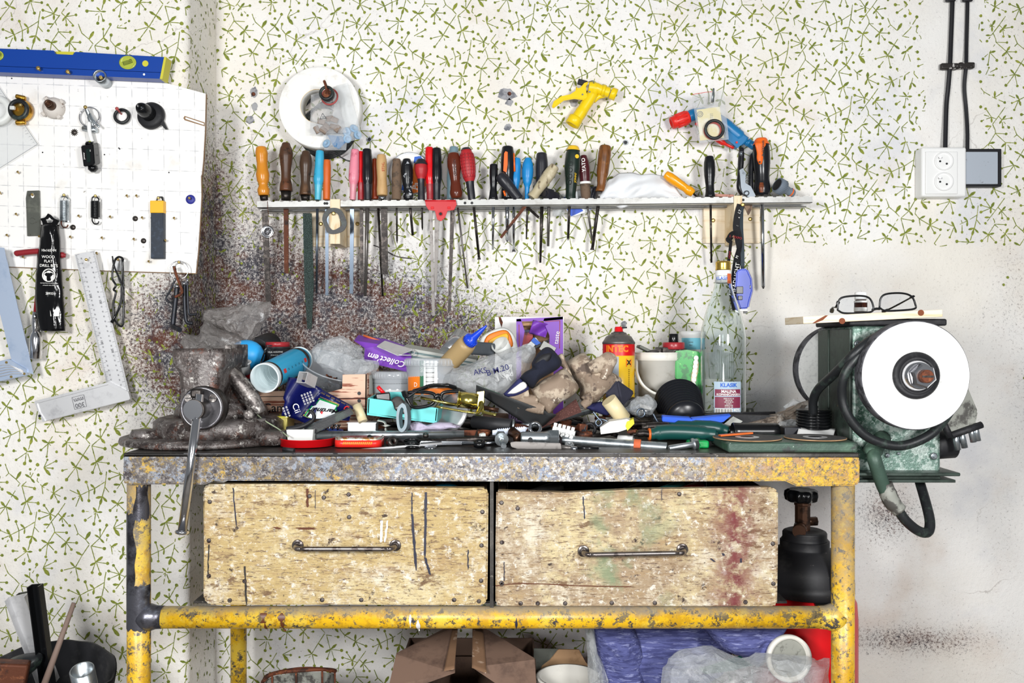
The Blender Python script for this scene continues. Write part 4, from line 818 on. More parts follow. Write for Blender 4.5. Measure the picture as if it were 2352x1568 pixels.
# lanyard and tape measure
mat('strap_black', '16161a', .8, bump=(300, .3)); mat('strap_grey', '3a444c', .8); mat('print_red', 'a8202a', .7)
g = thing('head_torch_strap', 'black printed elastic strap hanging from right pine bracket', 'strap', P(1690, 470, .10))
def strap(m, pts, w, th=.0016):
    """pts: (px, py, y, twist degrees) centre line of a flat band w wide"""
    C = crv([P(p[0], p[1], p[2]) for p in pts], 8); n = len(C); rows = []
    for i, c in enumerate(C):
        t_ = i/(n-1)*(len(pts)-1); k = min(int(t_), len(pts)-2); tw = math.radians(pts[k][3]+(pts[k+1][3]-pts[k][3])*(t_-k)); d = (C[min(i+1, n-1)]-C[max(i-1, 0)]).normalized()
        s0 = d.cross(Vector((0, 1, 0))).normalized(); s1 = d.cross(s0).normalized(); u = s0*math.cos(tw)+s1*math.sin(tw); v = d.cross(u).normalized()
        rows.append([m.V(c+u*w/2*a+v*th/2*b) for a, b in ((-1, -1), (1, -1), (1, 1), (-1, 1))])
    m.skin(rows, True, False); return C
m = MB('strap_black'); strap(m, [(1702, 470, .100, 0), (1696, 490, .10, 10), (1692, 520, .10, 0), (1696, 545, .10, 20), (1699, 570, .10, -30), (1693, 600, .085, 10), (1689, 630, .07, 0), (1690, 670, .05, 0), (1696, 710, .03, 0)], .0165); m.build('strap', g)
m = MB('strap_grey'); strap(m, [(1704, 472, .104, 60), (1703, 520, .103, 50), (1705, 560, .10, 50), (1706, 610, .09, 0)], .008); m.build('strap', g)
m = MB('strap_black'); strap(m, [(1698, 538, .106, 10), (1682, 536, .108, 60), (1674, 548, .106, 70), (1680, 552, .10, 20)], .0155); strap(m, [(1679, 552, .098, 60), (1676, 580, .085, 60), (1673, 602, .075, 60)], .008); m.build('strap', g)
m = MB('paper_white'); m.text('HEADLIGHT', .013, pxt(1690, 640, .089, 82)); 
for (x, y, q) in ((1699, 486, 'LT'), (1699, 500, '^'), (1693, 518, ':'), (1693, 590, 'M'), ): m.text(q, .008, pxt(x, y, .1075, 65))
m.build('lettering', g)
m = MB('print_red'); m.text('LITEXPO', .007, pxt(1690, 545, .1125, -12)); m.text('LIGHT', .006, pxt(1676, 585, .096, 80)); m.build('lettering', g)
m = MB('brass_screw'); m.lathe([(.0045, 0), (.0045, .001), (.0022, .0016)], P(1706, 470, .107), (0, -1, 0), 16); m.rod(P(1706, 470, .107), P(1706, 470, .09), .002, seg=8); one('wood_screw', m, 'brass screw the printed strap hangs from', 'screw')
mat('tape_blue', '1440c8', .3); g = thing('tape_measure', 'blue tape measure hanging on a grey strap beside bottle neck', 'tape measure', P(1708, 712, .07))
m = MB('tape_blue'); a = [(1691, 622), (1700, 617), (1716, 617), (1726, 640), (1728, 668), (1722, 690), (1718, 708), (1700, 710), (1693, 690), (1689, 655)]
m.poly([P(x, y, .098) for x, y in a], [P(x+2, y, .062) for x, y in a]); bmesh.ops.bevel(m.bm, geom=[e for e in m.bm.edges if abs(e.calc_face_angle(0)) > .4], offset=.003, segments=3, affect='EDGES'); m.build('case', g)
m = MB('black_gloss'); m.box(P(1699, 666, .099), (.015, .004, .016), bev=.001); m.box(P(1700, 684, .099), (.010, .004, .009), bev=.001); m.build('lock_button', g)
m = MB('chrome'); m.lathe([(.020, 0), (.018, .002)], P(1722, 660, .08), (1, -.25, 0), 30, flat=.6); m.build('side_label', g)
m = MB('zinc'); m.box(P(1706, 712, .094), (.018, .006, .003)); m.use('black_gloss').box(P(1712, 717, .092), (.008, .006, .005)); m.build('end_hook', g)
m = MB('strap_grey'); m.tube([P(1704, 600, .09), P(1706, 617, .085)], .004, 8, n=0); m.build('wrist_loop', g)
# grey hose connector
mat('gard_grey', '6f7a86', .5); g = thing('hose_connector', 'grey plastic hose connector lying on the right end of rack', 'hose connector', P(1800, 445, .06))
A, B = P(1785, 424, .075), P(1820, 444, .06); m = MB('gard_grey'); m.lathe([(.0165, 0), (.017, .001), (.0165, .018), (.010, .024), (.0085, .036), (.0095, .038), (.0095, .044), (.008, .047)], A, B-A, 40)
for k in range(30): a_, b_, c_ = frame(B-A); q = (a_*math.cos(k*2*PI/30)+b_*math.sin(k*2*PI/30))*.0168; m.rod(A+q+c_*.002, A+q+c_*.017, .0006, seg=5)
m.build('connector_body', g); m = MB('h_orng'); m.lathe([(.0099, .0375), (.0102, .039), (.0099, .0405)], A, B-A, 28, cap=False); m.build('seal_ring', g)
m = MB('black_matt'); m.lathe([(.0135, -.0004), (.0135, .0002)], A, B-A, 28); m.build('bore', g)
# round tin behind the handles
mat('tin_grey', 'b8bcc2', .3, .4); mat('sauce_orange', 'ef7d1e', .5); mat('print_blue', '2a63c8', .5)
g = thing('round_tub', 'round food tub with orange and blue label behind screwdriver handles', 'tub', P(941, 458, .03)); ct = P(941, 398, .026)
m = MB('tin_grey'); m.lathe([(.0465, -.018), (.0475, 0), (.0475, .003), (.0455, .004), (.044, .0025)], ct, (0, -1, 0), 56); m.build('tub_body', g)
m = MB('paper_white'); m.lathe([(.0435, 0), (.0435, .0034)], ct, (0, -1, 0), 56); m.build('label_disc', g)
m = MB('sauce_orange'); k = [P(x, y, .0302) for x, y in ((952, 372), (968, 362), (980, 380), (984, 400), (980, 424), (966, 440), (948, 444), (944, 410))]; m.poly(k, [p+Vector((0, .0005, 0)) for p in k]); m.build('label_print', g)
m = MB('print_blue'); k = [P(x, y, .0303) for x, y in ((952, 360), (966, 358), (972, 366), (960, 376), (950, 374))]; m.poly(k, [p+Vector((0, .0005, 0)) for p in k]); k = [P(x, y, .0303) for x, y in ((924, 424), (934, 430), (932, 440), (922, 436))]; m.poly(k, [p+Vector((0, .0005, 0)) for p in k]); m.build('label_print', g)
m = MB('paper_white'); m.text('Pa', .018, pxt(955, 427, .0312, 78), bold=.02); m.build('lettering', g)
# glue tube behind the rails
mat('tube_blue', '1d4fc0', .35); mat('tube_white', 'eef2f4', .3); g = thing('glue_tube', 'blue and white squeezed tube lying behind the rack rails', 'tube', P(1330, 480, .02))
m = MB('tube_white'); q = [(1292, 452), (1332, 436), (1372, 450), (1388, 462), (1350, 486), (1312, 498), (1300, 480)]; m.poly([P(x, y, .03) for x, y in q], [P(x, y, .012) for x, y in q]); bmesh.ops.bevel(m.bm, geom=m.bm.edges[:], offset=.002, segments=2, affect='EDGES'); m.build('tube_body', g)
m = MB('tube_blue'); q = [(1294, 454), (1316, 444), (1326, 470), (1340, 484), (1312, 497), (1302, 480)]; m.poly([P(x, y, .031) for x, y in q], [P(x, y, .0295) for x, y in q]); q = [(1352, 482), (1388, 464), (1380, 474)]; m.poly([P(x, y, .031) for x, y in q], [P(x, y, .0295) for x, y in q]); m.build('tube_print', g)
mat('clear_film', 'e8ecee', .15, alpha=.35, layers=[('ffffff', 40, .55, .7)], bump=(50, .8)); m = MB('clear_film'); m.sheet(8, 8, lambda u, v: P(1272+u*28-v*4, 446+v*50, .022+.004*math.sin(u*7+v*5)), th=.0005); m.build('end_film', g)
# white rag
mat('rag_white', 'e6e8ea', .9, bump=(260, .35)); m = MB('rag_white')
def rag(u, v):
    x = 1378+u*190; tp = lerp([446, 412, 398, 397, 402, 400, 404, 425, 452], u); bt = lerp([463, 466, 478, 472, 462, 461, 462, 462, 460], u); y = tp+(bt-tp)*v
    return P(x, y, .05+.035*math.sin(v*PI*.7+.4)+.008*noise.noise(Vector((u*6, v*4+u*3, 1)))+.005*math.sin(u*26+v*6)*(v))
m.sheet(60, 24, rag, th=.0015); one('white_rag', m, 'crumpled white cloth lying on the rack beside lying yellow screwdriver', 'rag')
m = MB(mat('pink_rubber', 'c08a7c', .7, layers=[('8c5a4c', 60, .5, .6)])); m.box(P(1655, 450, .05), (.055, .02, .006), rotm(0, 3, 0), .001); one('wood_offcut', m, 'small pinkish strip lying on the rack left of secateurs', 'strip')
m = MB('h_black2'); m.sheet(8, 6, lambda u, v: P(1357+u*14, 428+v*30, .05+.004*math.sin(u*6+v*4)), th=.001); one('cloth_scrap', m, 'small dark blue cloth scrap behind the brown chisel handle', 'cloth')
# ---------------------------------------------------------------- things hung on the main wall
def film(name, col, a, r=.18, bump=.8, sc_=45, layers=(('ffffff', 30, .55, .72),)): return mat(name, col, r, alpha=a, layers=list(layers), bump=(sc_, bump), spec=.8)
film('zip_bag', 'd4d6d8', .27); film('zip_bag_clear', 'e4eaee', .22)
def noz(c, k, a): return a*noise.noise(Vector(c)*k)
def flatbag(m, q, y, puff, nu=22, nv=26, amp=.008, k=5, seed=0, th=.0004, back=True):
    """two leaves of film between four photo corners (tl, tr, br, bl), puffed and crumpled"""
    def base(u, v):
        a = [q[0][i]+(q[1][i]-q[0][i])*u for i in (0, 1)]; b = [q[3][i]+(q[2][i]-q[3][i])*u for i in (0, 1)]
        return a[0]+(b[0]-a[0])*v, a[1]+(b[1]-a[1])*v
    for sgn in ((1, -1) if back else (1,)):
        def fn(u, v):
            x, z = base(u, v); e = (math.sin(PI*u)*math.sin(PI*v))**.5; n = noise.noise(Vector((u*k, v*k, seed+sgn)))+.5*noise.noise(Vector((u*k*2.5, v*k*2.5, seed+9)))
            return P(x+3*noise.noise(Vector((u*4, v*4, seed+5)))*e, z, y+sgn*(puff*e)+n*amp*e)
        m.sheet(nu, nv, fn, th=0)
    return m
# edging roll with cable behind
mat('roll_white', 'f4f3ef', .8, layers=[('e4e1da', 30, .55, .7)])
g = thing('tape_roll', 'large white roll of edging tape hung on a nail', 'roll', P(733, 340, .03))
c = P(733, 246, .052); m = MB('roll_white'); m.skin([m.ring(c+Vector((0, -t_, 0))+Vector((ox, 0, oz)), Vector((1, 0, 0)), Vector((0, 0, 1)), r, r, 90) for r, t_, ox, oz in ((.0905, -.045, 0, 0), (.0905, 0, 0, 0), (.089, .001, 0, 0), (.0385, .001, -.004, .002), (.0375, 0, -.004, .002), (.0375, -.045, -.004, .002))], cap=False, closed=True)
for k in range(1, 9): m.torus(c+Vector((-.0004*(9-k), -.0009, 0)), (0, 1, 0), .0385+.006*k, .0003, 80, 4)
m.build('roll', g)
m = MB('pine'); m.torus(c+Vector((-.004, -.0005, .002)), (0, 1, 0), .0378, .0009, 60, 6, flat=1); m.build('inner_edge', g)
m = MB('rubber_black')
for k in range(5): m.torus(P(748+k, 283+k*2, .007+.002*k), (0.05*k, 1, .03), .066+.0015*k, .0016, 70, 6); m.torus(P(740+k*3, 292-k*3, .016+.002*k), (.1*k, 1, -.05), .046+.001*k, .0015, 50, 6)
m.tube([P(770, 352, .01), P(795, 368, .01), P(820, 370, .01)], .0014, 6); one('cable_coil', m, 'coil of thin black cable hanging behind the white tape roll', 'cable')
g = thing('zip_bag', 'clear bag of brown plastic plugs hanging over the tape roll', 'bag', P(752, 305, .08))
m = MB('zip_bag'); flatbag(m, [(714, 218), (770, 200), (796, 305), (712, 308)], .086, .010, seed=2); m.build('bag_film', g)
mat('brown_plastic', '8f7e70', .5); mat('recycle_print', '46525c', .6)
m = MB('recycle_print'); 
for a, b in (((741, 260), (735, 273)), ((735, 273), (749, 272)), ((749, 272), (741, 260))): m.rod(P(*a, .099), P(*b, .099), .0005, seg=5)
m.text('40', .006, pxt(742, 269, .0995)); m.build('recycling_mark', g)
for x, y, r in ((738, 280, 10), (757, 272, -15), (768, 275, 20), (750, 292, 40), (766, 292, 5), (728, 298, 60), (775, 296, -50), (742, 300, 25)):
    m = MB('brown_plastic'); m.box(P(x, y, .086), (.016, .009, .011), rotm(random.uniform(-30, 30), r, 20), .0012); one('plastic_plug', m, 'brown plastic plug inside the clear bag on the tape roll', 'plug', 'brown plugs in the clear bag')
g = thing('zip_bag', 'clear bag of small blue wheels behind the brown plug bag', 'bag', P(800, 335, .07))
m = MB('zip_bag_clear'); flatbag(m, [(772, 196), (800, 190), (833, 318), (745, 338)], .070, .009, seed=4); flatbag(m, [(742, 300), (800, 300), (795, 345), (745, 345)], .068, .008, seed=7, nu=10, nv=10); m.build('bag_film', g)
mat('blue_grey', '8fb0cc', .4); mat('clear_blue', '3f7fb4', .1, alpha=.7)
for x, y, rx, rz in ((796, 303, 20, 0), (812, 297, 40, 30), (820, 311, 75, 10), (797, 318, 30, -20), (752, 331, -30, 20)):
    m = MB('blue_grey'); ax = Vector((math.sin(math.radians(rx)), -1, math.sin(math.radians(rz)))); m.skin([m.ring(P(x, y, .068)+ax.normalized()*t_, frame(ax)[0], frame(ax)[1], r, r, 48) for r, t_ in ((.008, 0), (.0092, .0005), (.0092, .005), (.008, .0055), (.0035, .0056), (.003, .004))])
    for k in range(18): a_, b_, c_ = frame(ax); q = P(x, y, .068)+(a_*math.cos(k*PI/9)+b_*math.sin(k*PI/9))*.0093; m.rod(q+c_*.0006, q+c_*.005, .0006, seg=5)
    one('plastic_wheel', m, 'small ridged blue-grey wheel inside the rear clear bag', 'wheel', 'blue wheels in the clear bag')
m = MB('clear_blue'); m.plate([(752, 310), (785, 312), (795, 325), (778, 342), (766, 336)], .072, .006); one('blue_wedge', m, 'translucent blue plastic wedge at the bottom of rear bag', 'plastic piece')
g = thing('rubber_stopper', 'black cap and red rubber ring held on the nail over the bags', 'stopper', P(754, 225, .10)); m = MB('rubber_black'); m.lathe([(.0155, 0), (.0165, .003), (.0165, .012), (.0145, .014), (.0105, .014), (.0105, .010)], P(753, 218, .110), (-.05, -1, .08), 36, cap=False); m.build('cap_ring', g)
mat('red_rubber', 'a84a48', .6); m = MB('red_rubber'); m.torus(P(757, 222, .098), (-.05, -1, .08), .0175, .002, 40, 8); m.build('red_ring', g); m = MB('rust'); m.lathe([(.0105, .002), (.0105, .003)], P(753, 218, .116), (0, -1, 0), 24); m.rod(P(757, 222, .098), P(753, 218, .113), .010, seg=20); m.build('core', g)
m = MB('rust'); m.rod(P(757, 218, 0), P(745, 187, .135), .0032, seg=8); m.rod(P(745, 187, .135), P(752, 214, .128), .0022, seg=8); one('nail', m, 'long rusty nail carrying the tape roll and bags', 'nail')
# yellow spray gun
mat('gun_yellow', 'f2cf10', .35, layers=[('d6ae08', 20, .55, .7), ('9a8840', 60, .72, .76)])
g = thing('spray_gun', 'yellow plastic garden spray gun hung on the wall', 'spray gun', P(1345, 290, .01)); y_ = .035
def PX(a): return P(a[0], a[1], a[2] if len(a) > 2 else y_)
m = MB('gun_yellow'); m.tube([PX(p) for p in ((1352, 200), (1366, 202), (1385, 208), (1400, 213))], [.0125, .0125, .0115, .0115], 20); m.tube([PX(p) for p in ((1366, 206), (1356, 225), (1343, 245), (1330, 265), (1320, 278))], [.011, .0125, .0125, .0135, .014], 20); m.lathe([(.013, 0), (.0135, .008)], PX((1382, 207)), P(1400, 213, y_)-P(1380, 207, y_), 24); m.tube([PX((1363, 232, .03)), PX((1375, 222, .03)), PX((1390, 218, .03))], .006, 8); m.build('gun_body', g)
A, B = PX((1402, 213)), PX((1417, 219)); m = MB('gun_yellow'); m.skin([m.ring(A+(B-A).normalized()*t_, *frame(B-A)[:2], r, r, 30) for r, t_ in ((.0115, 0), (.0135, .002), (.0135, .014), (.010, .0142), (.010, .006))]); m.use('black_matt').lathe([(.0098, .0055), (.0098, .0066)], A, B-A, 24); m.build('nozzle', g)
A, B = PX((1318, 280)), PX((1309, 296)); m = MB('gun_yellow'); m.skin([m.ring(A+(B-A).normalized()*t_, *frame(B-A)[:2], r, r, 30) for r, t_ in ((.0145, -.012), (.0165, -.010), (.0165, .008), (.0135, .0085), (.012, .0))]); m.build('hose_socket', g)
m = MB('gun_yellow'); m.plate([(1353, 186), (1346, 198), (1347, 212), (1353, 226), (1342, 229), (1320, 226), (1295, 230), (1278, 243), (1270, 249), (1268, 243), (1272, 232), (1290, 220), (1310, 216), (1322, 208), (1324, 195), (1326, 203), (1334, 200), (1342, 190)], .045, .008); bmesh.ops.bevel(m.bm, geom=[e for e in m.bm.edges if abs(e.calc_face_angle(0)) > .9], offset=.002, segments=2, affect='EDGES'); m.build('lever', g)
m = MB('zinc'); m.lathe([(.002, 0), (.002, .001)], PX((1338, 217, .046)), (0, -1, 0), 10); m.lathe([(.002, 0), (.002, .001)], PX((1354, 211, .048)), (0, -1, 0), 10); m.tube([PX((1352, 188, .04)), PX((1362, 186, .05)), PX((1364, 192, .045))], .0013, 6); m.use('black_matt').box(PX((1338, 190, .03)), (.022, .01, .012), rotm(0, 15, 0), .002); m.build('pivot', g)
# blue and red spray gun behind the gasket bag
mat('gun_blue', '1874ac', .35); mat('gun_red', 'dd2a22', .35)
g = thing('spray_gun', 'blue and red garden spray gun hanging behind the gasket bag', 'spray gun', P(1650, 335, .01)); y_ = .032
m = MB('gun_blue'); m.tube([PX(p) for p in ((1577, 270), (1600, 262), (1625, 266), (1660, 285), (1690, 308), (1712, 326))], [.013, .0135, .0155, .016, .015, .012], 20); m.tube([PX(p) for p in ((1706, 322), (1722, 331), (1734, 339))], [.0075, .0075, .007], 16, n=0); m.plate([(1668, 285), (1716, 316), (1708, 328), (1694, 340), (1668, 318)], .044, .02); m.build('gun_body', g)
A, B = PX((1716, 326)), PX((1742, 341)); m = MB('gun_blue'); m.lathe([(.009, .0), (.0095, .004), (.0085, .006), (.0085, .012), (.0098, .014), (.0098, .017), (.0085, .019), (.0085, .025), (.0095, .027), (.008, .03)], A, B-A, 24); m.build('hose_tail', g)
A, B = PX((1582, 268)), PX((1537, 285)); m = MB('gun_red'); m.lathe([(.014, 0), (.0155, .004), (.0145, .03), (.0135, .042), (.0105, .0425), (.0105, .034)], A, B-A, 30)
for k in range(12): a_, b_, c_ = frame(B-A); q = A+(a_*math.cos(k*PI/6)+b_*math.sin(k*PI/6))*.0148; m.rod(q+c_*.006, q+c_*.03, .0016, seg=6)
m.build('nozzle', g); m = MB('gun_red'); m.tube([PX((1598, 282, .036)), PX((1625, 300, .036)), PX((1650, 322, .036)), PX((1685, 340, .036))], [.005, .007, .0075, .004], 12, flat=.8); m.lathe([(.0025, 0), (.0025, .001)], PX((1692, 327, .046)), (0, -1, 0), 12); m.build('lever', g)
g = thing('gasket_bag', 'clear zip bag with yellow card and gasket rings on a hook', 'bag', P(1635, 328, .07))
m = MB('zip_bag'); flatbag(m, [(1589, 218), (1663, 207), (1674, 320), (1606, 329)], .072, .005, amp=.002, seed=11); m.build('bag_film', g); m = MB('gun_red'); m.tube([P(1590, 217, .073), P(1620, 212, .073), P(1640, 210, .073)], .0006, 5); m.build('seal_line', g)
mat('card_yellow', 'eee0a0', .7, layers=[('f6f2dc', 18, .45, .6), ('e2c85a', 12, .6, .75)]); m = MB('card_yellow'); m.plate([(1600, 252), (1653, 245), (1663, 316), (1608, 323)], .071, .0006); m.build('card', g)
m = MB('recycle_print'); m.torus(P(1608, 262, .0722), (0, -1, 0), .006, .0006, 24, 5); m.torus(P(1608, 262, .0722), (0, -1, 0), .003, .0005, 24, 5)
for k in range(5): m.text('lllll lll', .0032, pxt(1634, 262+k*4, .0725, 6))
m.build('card_print', g)
m = MB('red_rubber'); m.torus(P(1637, 300, .077), (0, -1, 0), .018, .0022, 44, 8, flat=.8); one('rubber_ring', m, 'red sealing ring inside the gasket bag', 'seal ring'); m = MB('rubber_black'); m.torus(P(1641, 297, .082), (0, -1, 0), .0195, .0034, 44, 8, flat=.8); one('rubber_ring', m, 'black sealing ring inside the gasket bag', 'seal ring')
m = MB('zinc'); m.tube([P(1638, 240, 0), P(1638, 236, .05), P(1638, 232, .095), P(1639, 203, .10)], .0022, 8, n=0); m.rod(P(1639, 203, .10), P(1635, 236, .10), .002, seg=8); one('hook', m, 'zinc screw hook carrying the gasket bag', 'hook')
for px, py, l in ((848, 320, 'open steel wall plug right of the tape roll'), (1437, 327, 'open steel wall plug above the brown chisel')):
    m = MB('zinc'); m.skin([m.ring(P(px, py, t_), Vector((1, 0, 0)), Vector((0, 0, 1)), r, r, 20) for r, t_ in ((.006, 0), (.006, .004), (.0045, .0045), (.004, .001))]); m.use('black_matt').lathe([(.0042, 0), (.0042, .0005)], P(px, py, .001), (0, -1, 0), 16); one('wall_plug', m, l, 'wall plug')
for px, py, l in ((583, 217, 'rusty screw stub in a cement patch upper left'), (1170, 216, 'rusty screw stub in a cement patch above the rack'), (971, 759, 'rusty screw stub low on the wall above the notepads')):
    m = MB('rust'); m.lathe([(.0042, 0), (.0045, .004), (.003, .006)], P(px, py, 0), (0, -1, 0), 12); one('screw_stub', m, l, 'screw')
m = MB('b_dark'); m.tube([P(858, 563, .002), P(880, 572, .004), P(910, 588, .004), P(945, 594, .003)], .0012, 6); one('wire_scrap', m, 'thin curved wire stuck to the wall behind the tan handled file', 'wire')
# cables, socket, switch
mat('cable_black', '1c1c20', .45)
def flatcable(label, pts, w):
    m = MB('cable_black'); m.tube([P(*p) for p in pts], w*S(.01), 10, n=6, flat=.6)
    if w < 5:
        for dx in (-2.2, 2.2): m.tube([P(p[0]+dx, p[1], p[2]+.002) for p in pts], .0016, 6)
    one('mains_cable', m, label, 'cable')
flatcable('thick black mains cable running down to the white socket', [(2189, -60, .008), (2187, 20, .008), (2184, 100, .008), (2182, 150, .012), (2178, 200, .010), (2174, 240, .008), (2172, 300, .012), (2171, 350, .02)], 5.3)
flatcable('flat grooved black cable running down to the grey switch', [(2223, -60, .006), (2222, 20, .006), (2220, 100, .006), (2219, 150, .012), (2215, 200, .008), (2219, 250, .006), (2222, 300, .010), (2222, 350, .016)], 4.6)
mat('clip_dirty', '34302e', .5, .4, layers=[('d8d4d0', 70, .56, .6)]); m = MB('clip_dirty'); m.box(P(2180, 153, .012), (.040, .012, .014), rotm(0, 0, 0), .003); m.box(P(2219, 151, .012), (.036, .012, .014), bev=.003); m.lathe([(.004, 0), (.004, .003)], P(2200, 152, .016), (0, -1, 0), 12); one('cable_clamp', m, 'paint-spattered double clamp halfway down the two cables', 'clamp')
m = MB('cable_black'); m.box(P(2183, 0, .012), (.022, .008, .008), bev=.002); m.box(P(2222, 0, .012), (.022, .008, .008), bev=.002); one('cable_clamp', m, 'black clamp holding both cables at the top edge', 'clamp')
g = thing('double_socket', 'white double power socket at the end of the thick cable', 'power socket', P(2160, 450, 0))
m = MB('white_plastic'); m.box(P(2160, 398, .0185), (.101, .036, .112), bev=.005, seg=3); m.box(P(2162, 397, .038), (.072, .004, .096), bev=.0015); m.build('casing', g)
for py in (370, 417):
    m = MB('white_plastic'); m.skin([m.ring(P(2167, py, .04)+Vector((0, -t_, 0)), Vector((1, 0, 0)), Vector((0, 0, 1)), r, r, 48) for r, t_ in ((.021, -.001), (.021, .0032), (.0195, .004), (.0185, .0035), (.018, .0008))]); f = m.build('outlet', g)
    m = MB('black_matt')
    for dx, dz in ((-9, -4), (9, 4)): m.lathe([(.0024, 0), (.0024, .0003)], P(2167+dx*.85, py+dz*.7+3, .0414), (0, -1, 0), 12)
    m.build('pin_hole', f); m = MB('chrome'); m.rod(P(2162, py-8, .0405), P(2160, py-9, .050), .0022, seg=10); m.build('earth_pin', f)
g = thing('wall_switch', 'grey square wall switch in a black frame beside the socket', 'switch', P(2250, 430, 0))
mat('switch_grey', 'aab2bc', .5, layers=[('7d7a7c', 130, .64, .68)]); m = MB('cable_black'); m.box(P(2251, 387, .0115), (.087, .022, .086), bev=.002); m.build('frame', g); m = MB('switch_grey'); m.box(P(2252, 386, .0245), (.076, .006, .073), bev=.001); m.build('rocker', g)
# ---------------------------------------------------------------- board on the chimney breast and what hangs from it
M_ = bpy.data.materials.new('board_white'); MATS['board_white'] = M_; t = NT(M_); t.b.inputs['Roughness'].default_value = .5
tc = t.n.new('ShaderNodeTexCoord'); sx = t.n.new('ShaderNodeSeparateXYZ'); t.lk(tc.outputs['Object'], sx.inputs[0])
def gl(o, per): 
    a = t.math('ABSOLUTE', t.math('SUBTRACT', t.math('FRACT', t.math('DIVIDE', o, per)), .5)); return t.math('GREATER_THAN', a, .5-.0007/per)
lines = t.math('MAXIMUM', gl(t.math('ADD', sx.outputs[0], t.math('MULTIPLY', sx.outputs[2], .012)), .0325), gl(t.math('ADD', sx.outputs[2], t.math('MULTIPLY', sx.outputs[0], .035)), .0425))
lines = t.math('MULTIPLY', lines, t.step(t.noise(60, 6), .38, .6)); base = t.mix(t.step(t.noise(12, 6), .55, .75), srgb('f3f1ed'), srgb('dcd7cf')); base = t.mix(t.step(t.noise(90, 4, off=3), .68, .74), base, srgb('a9a49c'))
t.lk(t.mix(t.math('MULTIPLY', lines, .5), base, srgb('5b6474')), t.b.inputs['Base Color'])
mat('hardboard', '8c6f52', .8); YB = .190
wb = thing('tool_board', 'white pegboard panel with pencilled grid nailed to chimney breast', 'tool board', P(200, 620, YB))
m = MB('board_white'); m.plate([(-520, 150), (280, 172), (365, 186), (472, 215), (470, 300), (466, 370), (463, 400), (461, 404), (462, 450), (458, 520), (454, 580), (449, 627), (240, 621), (20, 612), (-520, 596)], YB, .003)
m.use('hardboard').plate([(-520, 152), (280, 174), (365, 188), (474, 216), (472, 300), (468, 370), (465, 400), (463, 404), (464, 450), (460, 520), (456, 580), (451, 629), (240, 622.5), (20, 613.5), (-520, 597)], YB-.003, .005); m.build('panel', wb)
m = MB('hardboard'); m.plate([(424, 266), (470, 281), (470, 290), (424, 276), (421, 271)], YB+.0004, .0006); m.use('paper_white').plate([(426, 269), (468, 283), (468, 287), (426, 273)], YB+.0006, .0006); m.build('slot', wb)
m = MB('black_matt')
for px, py in ((27, 180), (240, 355), (273, 340), (98, 350), (275, 342), (388, 396)): m.lathe([(.0016, 0), (.0016, .0003)], P(px, py, YB), (0, -1, 0), 8)
m.build('peg_hole', wb)
scr = [(42, 396), (1, 443), (291, 450), (313, 450), (38, 492), (181, 496), (253, 498), (326, 500), (399, 501), (17, 540), (91, 543), (162, 544), (234, 546), (307, 549), (341, 600), (379, 552), (348, 501), (54, 590), (222, 581)]
p0 = None
for px, py in scr:
    if p0 is None:
        m = MB('brass_screw'); m.lathe([(.0022, 0), (.0026, .001), (.0018, .0022)], P(px-1, py-1, YB+.010), (0, -1, .3), 10); m.rod(P(px+2, py+3, YB), P(px-1, py-1, YB+.010), .0012, seg=6); p0 = one('board_screw', m, 'small brass screw driven into the white pegboard', 'screw', 'bare screws in the pegboard'); b0 = P(px, py, YB); l0 = p0.location.copy()
    else: dup(p0, l0+P(px, py, YB)-b0, 'small brass screw driven into the white pegboard')
for px, py, l in ((171, 304, 'tiny toothed washer on the pegboard below the grey nozzle'), (168, 522, 'dark round washer screwed below the zinc spring'), (330, 553, 'dark washer screwed in left of the knife case'), (311, 502, 'rusty washer screwed in left of the knife case')):
    m = MB('iron'); m.lathe([(.0056, 0), (.0056, .0015), (.003, .003), (.0012, .0035)], P(px, py, YB), (0, -1, 0), 16)
    if py == 304:
        for k in range(12): m.rod(P(px, py, YB+.001), P(px, py, YB+.001)+Vector((math.cos(k*PI/6), 0, math.sin(k*PI/6)))*.0075, .0008, seg=5)
    one('washer', m, l, 'washer')
# spirit level
mat('level_blue', '0d3f98', .35, layers=[('2b3f6e', 30, .66, .74)]); mat('end_yellow', 'c9c23a', .5); mat('vial_green', 'b7c24c', .15, alpha=.85)
g = thing('spirit_level', 'long blue spirit level resting on bolts above the pegboard', 'spirit level', P(150, 180, .2))
A = [(-620, 84), (380, 131), (372, 181), (-620, 138)]; yl_ = .222
m = MB('level_blue'); O = [(-620, 88), (123, 116), (127, 124), (167, 126), (173, 119), (377, 131), (371, 166), (-620, 127)]
m.plate(O, yl_, .022); m.plate([(-620, 128), (371, 167), (369, 181), (-620, 140)], yl_+.002, .026); m.build('beam', g)
m = MB('end_yellow'); m.plate([(377, 130), (382, 131), (373, 181), (367, 181)], yl_+.003, .028); m.plate([(362, 172), (367, 172), (367, 181), (360, 181)], yl_-.01, .01); m.build('end_cap', g)
for px, py, r in ((294, 144, 19.5), (-6, 128, 15)):
    m = MB('vial_green'); c = P(px, py, yl_); m.skin([m.ring(c+Vector((0, -t_, 0)), Vector((1, 0, 0)), Vector((0, 0, 1)), rr*S(yl_), rr*S(yl_)*.8, 40) for rr, t_ in ((r, 0), (r, .002), (r*.8, .0025), (r*.75, .0005))]); f = m.build('vial_window', g)
    m = MB('lens'); m.rod(c+Vector((-.008, -.003, -.003)), c+Vector((.009, -.003, .003)), .004, seg=16); m.build('vial', f)
